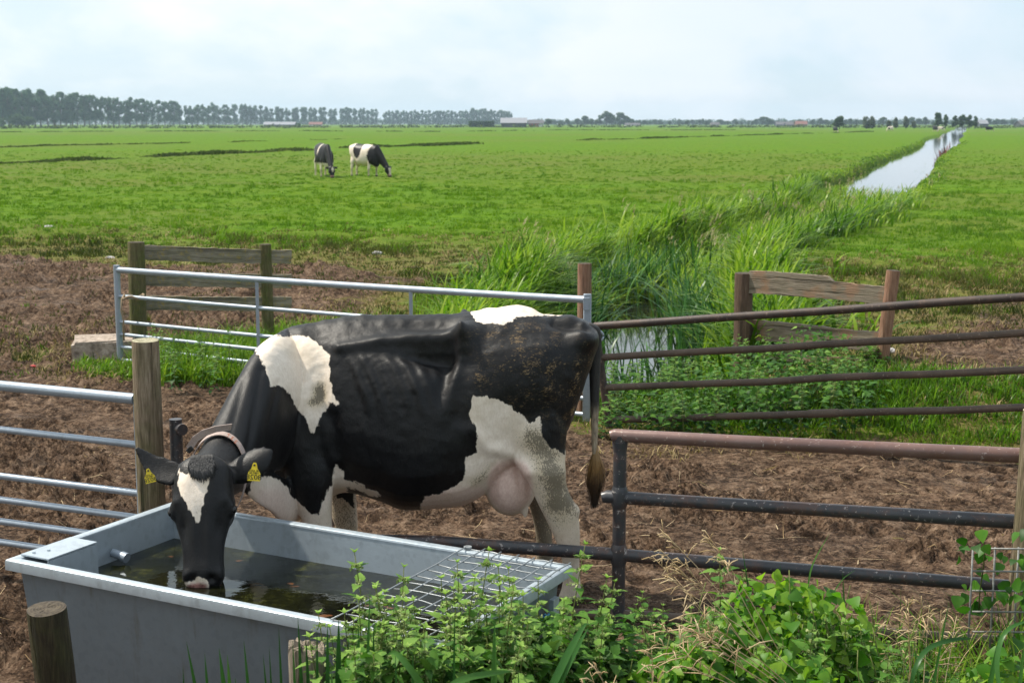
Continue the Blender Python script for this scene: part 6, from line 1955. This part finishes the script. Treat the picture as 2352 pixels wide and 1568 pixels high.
def far_trees():
    pop = Stock('poplar_tree', 'poplar', [1, 2, 3, 4, 5, 6])
    tops = [(-60, 203), (0, 198), (70, 200), (130, 210), (200, 214), (330, 226), (400, 232), (470, 238), (560, 240), (700, 246), (875, 250)]
    Ds = [(-60, 840), (0, 880), (200, 1010), (330, 1110), (470, 1290), (560, 1560), (700, 1620), (875, 1850)]
    px = -40.0
    L1 = 'tall slim poplar in the long avenue along the left horizon'
    while px < 872:
        if 464 < px < 470: px = 473
        D = np.interp(px, *zip(*Ds)); top = np.interp(px, *zip(*tops)) + rng.normal(0, 2.2)
        x, y = far_xy(px + rng.normal(0, 1.2), D)
        pop.put(x, y, height_at(top, D), L1, 'poplars of the long avenue', rng.uniform(1.0, 1.3))
        px += np.interp(px, [0, 150, 470, 875], [15, 14, 12.4, 10]) * rng.uniform(.85, 1.15)
    # second, looser row just behind the left end, thick and dark
    for px in (-25, 4, 26, 48, 66, 90, 118, 150, 185, 216):
        D = np.interp(px, *zip(*Ds)) + 28; top = np.interp(px, *zip(*tops)) + rng.normal(3, 3)
        x, y = far_xy(px, D); pop.put(x, y, height_at(top, D), 'thick poplar in the double row at the far left end of the avenue', 'poplars at the avenue end', 1.15)
    px = 892.0
    while px < 1178:
        D = 1900; top = np.interp(px, [892, 960, 1060, 1100, 1178], [253, 254, 253, 249, 255]) + rng.normal(0, 1.3)
        x, y = far_xy(px, D + rng.normal(0, 8)); pop.put(x, y, height_at(top, D), 'poplar in the shorter row left of the grey-roofed barn', 'poplars by the barn', 1.12)
        px += 8.6 * rng.uniform(.85, 1.15) if px < 1050 else 7.0 * rng.uniform(.85, 1.15)
    bush = Stock('bush', 'bush', [31, 32])
    for px in (8, 30, 62, 75, 92):
        D = 860; x, y = far_xy(px, D); bush.put(x, y, rng.uniform(6, 9), 'dark bush under the poplars at the far left', 'bushes under the poplars', 1.1, 'bush')
    x, y = far_xy(698, 720); bush.put(x, y, height_at(281, 720), 'lone round bush in front of the long poplar avenue', None, .8, 'bush')
    tr = Stock('broadleaf_tree', 'tree', [41, 42, 43, 44])
    wl = Stock('willow_tree', 'willow', [51, 52, 53])
    G = 'trees on the right horizon'
    spec = [(1258, 272, 1000, 1.2), (1285, 277, 1200, 1.1), (1300, 274, 1250, 1), (1322, 272, 1300, 1), (1340, 266, 1300, 1.1), (1355, 273, 1250, 1), (1372, 265, 1300, 1), (1388, 256, 1300, .9), (1400, 262, 1320, 1), (1420, 258, 1300, .95), (1432, 265, 1300, 1), (1445, 272, 1250, 1.1), (1462, 276, 1300, 1),
            (1205, 276, 1100, 1.2), (1222, 277, 1100, 1), (1480, 279, 1500, 1), (1500, 277, 1500, 1), (1552, 274, 1500, 1), (1570, 278, 1500, 1), (1590, 276, 1500, 1), (1605, 273, 1500, 1), (1620, 277, 1500, 1), (1645, 274, 1500, .9), (1660, 277, 1500, 1), (1680, 278, 1450, 1.1),
            (1725, 273, 1400, 1), (1738, 267, 1400, 1.1), (1748, 269, 1400, 1.1), (1760, 275, 1400, 1.2), (1850, 276, 1400, 1), (1868, 271, 1400, 1), (1880, 274, 1400, 1.2), (1935, 272, 1300, 1.1), (1950, 275, 1300, 1), (1964, 277, 1300, 1), (2010, 268, 1300, 1), (2075, 268, 1300, 1), (2090, 271, 1300, 1), (2105, 269, 1250, 1), (2245, 271, 1300, 1), (2265, 273, 1300, 1.1), (2300, 276, 1300, 1), (2330, 277, 1350, 1)]
    for px, top, D, wd in spec:
        x, y = far_xy(px, D); tr.put(x, y, max(2.5, height_at(top, D)), 'rounded bluish tree among the farms on the right half of the horizon', G, wd * rng.uniform(1.25, 1.7))
    for px in np.arange(1186, 2372, 11.0):
        if 1150 < px < 1250 and rng.random() < .4: continue
        D = rng.uniform(1250, 1650); x, y = far_xy(px + rng.normal(0, 4), D)
        tr.put(x, y, max(2.5, height_at(rng.uniform(273.5, 279.5), D)), 'rounded bluish tree among the farms on the right half of the horizon', G, rng.uniform(1.2, 2.0))
    for px, top, D, wd in [(1912, 265, 560, 1.15), (1903, 272, 560, 1.2)]:
        x, y = far_xy(px, D); tr.put(x, y, height_at(top, D), 'dense dark tree, leftmost of the nearer clump by the far ditch', 'dark trees by the far ditch', wd)
    for px, top, D, wd in [(1972, 262, 600, 1.0), (1985, 265, 610, 1.0), (2022, 272, 600, .9), (2038, 268, 610, .9), (2060, 265, 600, 1.0), (2078, 275, 600, 1.0)]:
        x, y = far_xy(px, D); wl.put(x, y, height_at(top, D), 'pale grey-green willow standing in the far pasture', 'pale willows', wd)
    for px, top, D, wd in [(2133, 258, 560, .95), (2150, 264, 570, .8), (2172, 266, 570, 1.05), (2188, 264, 575, 1.0), (2202, 264, 570, 1.0), (2215, 267, 580, .9)]:
        x, y = far_xy(px, D); tr.put(x, y, height_at(top, D), 'dark tree where the ditch meets the horizon', 'dark trees at the ditch end', wd)
    # far woods that read as one band
    cl = []
    r = np.random.default_rng(77)
    V = []; q = []; T = []; n0 = 0
    for px in np.arange(-120, 2480, 5.0):
        D = 1980 + r.normal(0, 60); x, y = far_xy(px, D)
        hmax = np.interp(px, [-120, 100, 400, 880, 1180, 1500, 2400], [12, 12, 11, 10, 8.5, 7.5, 9]) * r.uniform(.6, 1.15)
        v, f, t = crown_cloud(r, [(x, y, hmax * .45, 4.5, 5, hmax * .55)], 70, 1.2)
        V.append(v); q.append(f + n0); T.append(t); n0 += len(v)
    o = stuff('distant_woods', '', np.concatenate(V), np.concatenate(q), M_TREE, np.concatenate(T))
    # scrub along the far drains in front of the trees
    V = []; q = []; T = []; n0 = 0
    for px in np.arange(-100, 2450, 7.0):
        D = np.interp(px, [-100, 500, 1200, 2400], [600, 700, 800, 700]) + r.normal(0, 30); x, y = far_xy(px, D)
        if r.random() < .35: continue
        hh = r.uniform(.8, 1.9)
        v, f, t = crown_cloud(r, [(x, y, hh * .4, 2.6, 3, hh * .6)], 26, .5)
        V.append(v); q.append(f + n0); T.append(t); n0 += len(v)
    stuff('far_scrub', '', np.concatenate(V), np.concatenate(q), M_BANK, np.concatenate(T))

def building(name, label, cat, px0, px1, D, y_eave, y_ridge, wall, roof, depth=10, doors=(), windows=0, wing=None):
    x0, x1 = far_xy(px0, D)[0], far_xy(px1, D)[0]
    he, hr = height_at(y_eave, D), height_at(y_ridge, D)
    root = thing(name, label, cat, ((x0 + x1) / 2, D, 0))
    w = x1 - x0; d = depth
    m = MB()
    v = [(-w / 2, -d / 2, -.3), (w / 2, -d / 2, -.3), (w / 2, d / 2, -.3), (-w / 2, d / 2, -.3), (-w / 2, -d / 2, he), (w / 2, -d / 2, he), (w / 2, d / 2, he), (-w / 2, d / 2, he), (-w / 2, 0, hr - .15), (w / 2, 0, hr - .15)]
    m.add(v, [(0, 1, 5, 4), (2, 3, 7, 6), (1, 2, 6, 9, 5), (3, 0, 4, 8, 7)])
    m.build('wall', wall, root, world=False)
    m = MB()
    ov = .5; th = .18
    k = (hr - he) / (d / 2)
    for s in (-1, 1):
        y0, z0 = s * (d / 2 + ov), he - ov * k; 
        v = [(-w / 2 - ov, y0, z0), (w / 2 + ov, y0, z0), (w / 2 + ov, 0, hr), (-w / 2 - ov, 0, hr), (-w / 2 - ov, y0, z0 + th), (w / 2 + ov, y0, z0 + th), (w / 2 + ov, 0, hr + th), (-w / 2 - ov, 0, hr + th)]
        m.add(v, [(0, 1, 2, 3), (4, 7, 6, 5), (0, 4, 5, 1), (3, 2, 6, 7), (0, 3, 7, 4), (1, 5, 6, 2)])
    m.build('roof', roof, root, world=False)
    for (a, b, h) in doors:
        m = MB(); m.box((w * (a + b) / 2 - w / 2, -d / 2 - .03, h / 2), (w * (b - a), .08, h)); m.build('door', M_DOOR, root, world=False)
    for i in range(windows):
        x = -w / 2 + w * (i + .5) / windows
        m = MB(); m.box((x, -d / 2 - .02, he * .55), (min(1.4, w / windows * .5), .06, he * .38)); m.build('window', M_WIN, root, world=False)
    return root

M_DOOR = simple_mat('barn_door', (.05, .05, .055), .7, 0, 2)
M_WIN = simple_mat('window_glass', (.10, .12, .14), .15)
M_WALLDK = simple_mat('dark_timber_wall', (.045, .048, .055), .8, 0, 1.5, .2)
M_WALLRED = simple_mat('red_wall', (.36, .06, .05), .8, 0, 1.5, .15)
M_WALLWH = simple_mat('white_wall', (.62, .62, .60), .8, 0, 1.5, .1)
M_WALLBR = simple_mat('brick_wall', (.20, .11, .085), .85, 0, 1.5, .2)
M_ROOFGR = simple_mat('grey_sheet_roof', (.22, .225, .25), .6, 0, 1.2, .12)
M_ROOFDK = simple_mat('dark_tile_roof', (.085, .08, .085), .8, 0, 1.2, .2)
M_ROOFRD = simple_mat('red_tile_roof', (.17, .07, .055), .8, 0, 1.2, .2)

def far_farms():
    building('barn', 'grey-roofed dark barn at the right end of the short poplar row', 'barn', 1152, 1208, 800, 282.5, 271.5, M_WALLDK, M_ROOFGR, 14, [(.25, .42, 2.4), (.6, .7, 2.4)])
    building('house', 'small red house with dark roof right of the grey-roofed barn', 'house', 1214, 1236, 900, 283.5, 276, M_WALLRED, M_ROOFDK, 9, [(.45, .55, 2.1)], 3)
    building('house', 'white gabled house right of the small red house', 'house', 1236, 1246, 920, 283, 276.5, M_WALLWH, M_ROOFDK, 8, [], 2)
    building('greenhouse', 'long low pale-roofed shed seen below the poplar avenue', 'shed', 622, 690, 1150, 286.5, 280.5, M_WALLDK, M_ROOFGR, 16, [(.3, .36, 2)])
    building('house', 'red-roofed farmhouse below the right part of the poplar avenue', 'house', 722, 750, 1200, 286, 281, M_WALLWH, M_ROOFRD, 9, [], 4)
    building('farmhouse', 'brown farmhouse with red roof between tree groups on the right horizon', 'farmhouse', 1812, 1836, 1150, 285.5, 278.5, M_WALLBR, M_ROOFRD, 10, [], 4)
    building('barn', 'grey barn left of the brown farmhouse on the right horizon', 'barn', 1768, 1806, 1180, 286.5, 280, M_WALLDK, M_ROOFDK, 12, [(.4, .5, 2)])
    building('barn', 'dark barn at the right picture edge under a wide roof', 'barn', 2312, 2365, 900, 287, 278, M_WALLDK, M_ROOFDK, 14, [(.4, .55, 2)])
    building('shed', 'pale shed left of the dark barn near the right edge', 'shed', 2222, 2240, 1000, 284, 276, M_WALLDK, M_ROOFGR, 9)
    building('shed', 'low pale shed among the trees in the middle of the horizon', 'shed', 1430, 1462, 1200, 287, 283, M_WALLWH, M_ROOFDK, 9, [], 3)
    building('house', 'small white house on the horizon left of the big round tree', 'house', 1622, 1640, 1200, 286.5, 281.5, M_WALLWH, M_ROOFDK, 8, [], 2)
    # trimmed hedge block beside the barn
    r = np.random.default_rng(9)
    D = 820; x0, x1 = far_xy(1079, D)[0], far_xy(1136, D)[0]; h = height_at(279, D)
    n = 1700
    P = np.stack([r.uniform(x0, x1, n), D + r.uniform(-1.5, 1.5, n), r.random(n) ** .7 * h], 1)
    V = []
    nr = r.normal(0, 1, (n, 3)); nr /= np.linalg.norm(nr, axis=1, keepdims=True); u = np.cross(nr, r.normal(0, 1, (n, 3))); u /= np.linalg.norm(u, axis=1, keepdims=True); w = np.cross(nr, u); s = r.uniform(.25, .5, n)[:, None]
    V = np.stack([P - u * s, P - w * s, P + u * s, P + w * s], 1).reshape(-1, 3)
    root = thing('hedge', 'dark clipped hedge block left of the grey-roofed barn', 'hedge', ((x0 + x1) / 2, D, 0))
    mesh_np('foliage', V, np.arange(4 * n).reshape(-1, 4), M_TREE, {'tint': np.repeat(r.normal(.3, .15, n).clip(0, 1), 4)}, True, root)
    m = MB()
    for t in np.linspace(.04, .96, 12): m.tube([(x0 + (x1 - x0) * t, D, 0), (x0 + (x1 - x0) * t, D, h * .8)], .12, 6)
    m.build('stems', M_BARK, root)

# ------------------------------------------------------------------ grazing cattle
def grazing_cows():
    parts, fr = cow_body('graze')
    v, f, e = remesh(parts, .020, 6)
    X0 = at_y(980, 900, YC).x
    v = v - np.array([X0, YC, 0])
    v = v * np.array([-1, -1, 1])            # now she faces +x
    def cow(label, px, py, face, scale, pattern, big=True, sname='dairy_cow', group=None):
        p = at_z(px, py, 0.0)
        g = gh(p.x, p.y)
        root = thing(sname, label, 'cow', (p.x, p.y, g - .02), group)
        x, y, z = v.T
        w = pattern(x, y, z)
        hoof = sstep(.085, .06, z)
        zr = np.zeros(len(v))
        ud = np.exp(-((x + .28) / .16) ** 2 - ((z - .6) / .13) ** 2) * (np.abs(y) < .2)
        o = mesh_np('body', v, f, M_COAT, {'white': w * 100, 'pink': ud, 'nose': zr + ((x > 1.28) & (z < .12)) * .8, 'dirt': zr + .1 + .5 * (z < .35), 'straw': zr + .3 * np.exp(-((x + .5) / .3) ** 2), 'hoof': hoof}, True)
        o.parent = root
        if big:
            m = MB(); T = [(-.60, 0, 1.42), (-.68, 0, 1.36), (-.71, 0, 1.2), (-.71, .01, .9), (-.70, .02, .62)]
            m.tube(T, [.035, .03, .024, .018, .014], 8); m.tube([T[-1], (-.69, .02, .5), (-.69, .02, .38)], [.02, .042, .01], 8)
            m.build('tail', M_COATDK, root, world=False, smooth=True)
        root.rotation_euler = (0, 0, face); root.scale = (scale,) * 3
        return root
    nz = lambda x, y, z, s: (fbm(x * 3 + 9, z * 3 + y * 2, s, 3) - .5) * .16
    E = lambda x, y, z, c, r: 1 - np.sqrt(((x - c[0]) / r[0]) ** 2 + ((y - c[1]) / r[1]) ** 2 + ((z - c[2]) / r[2]) ** 2)
    def pat_a(x, y, z):   # black, white belly and legs, white streak
        w = np.maximum(.62 - z, -.3) * .8
        w = np.where(x > .95, -.2, w)
        w = np.maximum(w, .2 * E(x, y, z, (.18, -.12, 1.3), (.06, .6, .34)))
        w = np.maximum(w, .2 * E(x, y, z, (-.62, 0, 1.45), (.16, .2, .12)))
        w = np.maximum(w, .15 * E(x, y, z, (-.62, -.2, .9), (.14, .5, .5)))
        w = np.maximum(w, .1 * E(x, y, z, (1.38, 0.02, .35), (.3, .055, .12)))
        return w + nz(x, y, z, 3) * .3
    def pat_b(x, y, z):   # pale back, black band, black neck and head with white face
        w = np.full(len(x), .12)
        w = np.minimum(w, -.35 * E(x, y, z, (-.18, 0, 1.25), (.25, 1.2, .48)))
        w = np.minimum(w, -.35 * E(x, y, z, (.80, 0, .95), (.42, 1.0, .55)))
        w = np.where((x > .95), -.2, w)
        w = np.where((x > .95) & (z < .40) & (np.abs(y) < .075), .1, w)
        return w + nz(x, y, z, 5) * .35
    def pat_c(x, y, z): return np.where(z > .75, .12, .1) - .3 * np.maximum(0, E(x, y, z, (.7, 0, .9), (.4, 1, .5))) + nz(x, y, z, 7) * .5
    def pat_d(x, y, z): return np.where(z < .45, .1, -.15) + nz(x, y, z, 11) * .4
    def fpx(dx, dy): return math.atan2(dy, dx)
    cow('grazing black cow with white legs and white flank streak, left of the pasture pair', 744, 407, fpx(.36, -.93), 1.02, pat_a)
    cow('grazing pale cow with black side band and black neck, right of the pasture pair', 838, 405, fpx(.80, -.60), 1.0, pat_b)
    cow('tiny pinkish-white cow grazing far off left of the ditch', 2046, 301.5, fpx(-.9, -.3), 1.0, pat_c, False)
    cow('tiny black and white cow grazing below the dense dark tree far off', 1918, 304, fpx(.3, -.9), 1.0, pat_d, False)
    cow('tiny black cow standing far off beside the ditch under the dark trees', 2147, 302.5, fpx(.2, -1), 1.15, pat_d, False)
    cow('tiny pale cow right beside the tiny black one near the ditch', 2160, 301.5, fpx(1, -.2), .9, pat_c, False)
    cow('tiny dark cow grazing right of the ditch on the horizon meadow', 2270, 302.5, fpx(1, -.2), 1.0, pat_d, False)

M_COATDK = simple_mat('dark_tail', (.03, .027, .025), .7)
# ================================================================== CAMERA, SKY, SUN, AIR
def camera():
    cam = bpy.data.cameras.new('camera'); o = bpy.data.objects.new('camera', cam); COL.objects.link(o)
    o.location = (0, 0, CAM_H); o.rotation_euler = (PI / 2 - PITCH, 0, 0)
    cam.lens = 50; cam.sensor_width = 36; cam.sensor_fit = 'HORIZONTAL'; cam.clip_start = .1; cam.clip_end = 12000
    cam.dof.use_dof = True; cam.dof.focus_distance = 6.6; cam.dof.aperture_fstop = 7.1
    SC.camera = o

SUN_EL, SUN_AZ = math.radians(56), math.radians(-69)     # azimuth from +Y (view direction), negative = to the left

def sky():
    w = bpy.data.worlds.new('World'); SC.world = w; w.use_nodes = True
    t = w.node_tree; bg = t.nodes['Background']
    N = lambda typ, **k: t.nodes.new('ShaderNode' + typ)
    L = t.links.new
    s = N('TexSky'); s.sky_type = 'NISHITA'; s.sun_disc = False; s.sun_elevation = SUN_EL; s.sun_rotation = SUN_AZ
    s.air_density = 1.0; s.dust_density = 2.0; s.ozone_density = 1.0
    tc = N('TexCoord')
    # thin bright veil of cloud with soft cumulus edges, laid out on the sky's own directions
    sep = N('SeparateXYZ'); L(tc.outputs['Generated'], sep.inputs[0])
    up = N('Math'); up.operation = 'MAXIMUM'; up.inputs[1].default_value = .02; L(sep.outputs[2], up.inputs[0])
    add = N('Math'); add.operation = 'ADD'; add.inputs[1].default_value = .10; L(up.outputs[0], add.inputs[0])
    dv = N('VectorMath'); dv.operation = 'DIVIDE'; L(tc.outputs['Generated'], dv.inputs[0])
    cb = N('CombineXYZ'); L(add.outputs[0], cb.inputs[0]); L(add.outputs[0], cb.inputs[1]); cb.inputs[2].default_value = 1; L(cb.outputs[0], dv.inputs[1])
    mp = N('Mapping'); mp.inputs['Scale'].default_value = (1, .8, 0.6); mp.inputs['Location'].default_value = (3.1, 1.7, 0); L(dv.outputs[0], mp.inputs[0])
    n1 = N('TexNoise'); n1.inputs['Scale'].default_value = 5.2; n1.inputs['Detail'].default_value = 7; n1.inputs['Roughness'].default_value = .55; n1.inputs['Distortion'].default_value = .25; mq = N('Mapping'); mq.inputs['Scale'].default_value = (1, 1, 1.9); mq.inputs['Location'].default_value = (.35, .2, .1); L(tc.outputs['Generated'], mq.inputs[0]); L(mq.outputs[0], n1.inputs[0])
    n2 = N('TexNoise'); n2.inputs['Scale'].default_value = .55; n2.inputs['Detail'].default_value = 3; L(mp.outputs[0], n2.inputs[0])
    r1 = N('ValToRGB'); r1.color_ramp.elements[0].position = .42; r1.color_ramp.elements[0].color = (.42, .42, .42, 1); r1.color_ramp.elements[1].position = .56; r1.color_ramp.elements[1].color = (1, 1, 1, 1); L(n1.outputs[0], r1.inputs[0])
    # colour of the cloud veil: brighter towards the hidden sun on the left, greyer blue right
    mr = N('MapRange'); mr.inputs[1].default_value = -.5; mr.inputs[2].default_value = .42; L(sep.outputs[0], mr.inputs[0])
    m0 = N('Mix'); m0.data_type = 'RGBA'; L(mr.outputs[0], m0.inputs[0]); m0.inputs[6].default_value = (6.0, 6.15, 6.1, 1); m0.inputs[7].default_value = (4.6, 5.1, 5.6, 1)
    m1 = N('Mix'); m1.data_type = 'RGBA'; L(r1.outputs[0], m1.inputs[0]); L(m0.outputs[2], m1.inputs[7])
    m2 = N('Mix'); m2.data_type = 'RGBA'; m2.inputs[0].default_value = .82; L(s.outputs[0], m2.inputs[6]); m2.inputs[7].default_value = (3.5, 4.75, 5.4, 1); L(m2.outputs[2], m1.inputs[6])
    sh = N('Mix'); sh.data_type = 'RGBA'; sh.blend_type = 'MULTIPLY'; L(m1.outputs[2], sh.inputs[6]); 
    r2 = N('ValToRGB'); r2.color_ramp.elements[0].position = .35; r2.color_ramp.elements[0].color = (.95, .97, .99, 1); r2.color_ramp.elements[1].position = .62; r2.color_ramp.elements[1].color = (1.03, 1.01, 1.0, 1); L(n2.outputs[0], r2.inputs[0])
    sh.inputs[0].default_value = 1.0; L(r2.outputs[0], sh.inputs[7])
    # sky slightly dimmed behind the camera, added to cut the fill from there
    mb_ = N('MapRange'); mb_.inputs[1].default_value = -.55; mb_.inputs[2].default_value = .45; mb_.inputs[3].default_value = .95; mb_.inputs[4].default_value = 1.0; L(sep.outputs[1], mb_.inputs[0])
    sc_ = N('VectorMath'); sc_.operation = 'SCALE'; L(sh.outputs[2], sc_.inputs[0]); L(mb_.outputs[0], sc_.inputs['Scale'])
    L(sc_.outputs[0], bg.inputs[0]); bg.inputs[1].default_value = .10
    # sun behind thin cloud
    ld = bpy.data.lights.new('sun', 'SUN'); ld.energy = 3.3; ld.angle = math.radians(2.0); ld.color = (1, .93, .81)
    o = bpy.data.objects.new('sun', ld); COL.objects.link(o)
    d = Vector((math.sin(SUN_AZ) * math.cos(SUN_EL), math.cos(SUN_AZ) * math.cos(SUN_EL), math.sin(SUN_EL)))
    o.rotation_euler = d.to_track_quat('Z', 'Y').to_euler(); o.location = (0, 0, 60)
    SC.view_settings.view_transform = 'Standard'; SC.view_settings.look = 'None'; SC.view_settings.exposure = .90; SC.view_settings.gamma = 1.0

def haze():
    m = bpy.data.materials.new('haze_air'); m.use_nodes = True
    t = m.node_tree; t.nodes.remove(t.nodes['Principled BSDF'])
    v = t.nodes.new('ShaderNodeVolumePrincipled'); v.inputs['Color'].default_value = (.66, .84, 1.0, 1); v.inputs['Density'].default_value = HAZE; v.inputs['Anisotropy'].default_value = .25
    t.links.new(v.outputs[0], t.nodes['Material Output'].inputs['Volume'])
    mb = MB(); mb.box((0, 0, 20.5), (6400, 6400, 45)); 
    o = mb.build('haze', m); tag(o, kind='stuff')

HAZE = .00019

SC.cycles.use_denoising = True
SC.cycles.max_bounces = 8; SC.cycles.transparent_max_bounces = 8; SC.cycles.volume_bounces = 0; SC.cycles.sample_clamp_indirect = 6.0
SC.render.film_transparent = False

camera(); sky()
build_ground(); build_ditch_water()
grass_field(); reeds(); field_strips(); ditch_sedges()
near_gate(); far_gate(); left_board_fence(); right_board_fence(); dark_gate(); pipe_barrier(); trough(); wire_panel(); posts(); small_things()
build_drinking_cow()
nettles(); undergrowth(); bindweed(); dry_grass(); irises()
far_trees(); far_farms(); grazing_cows()
haze()
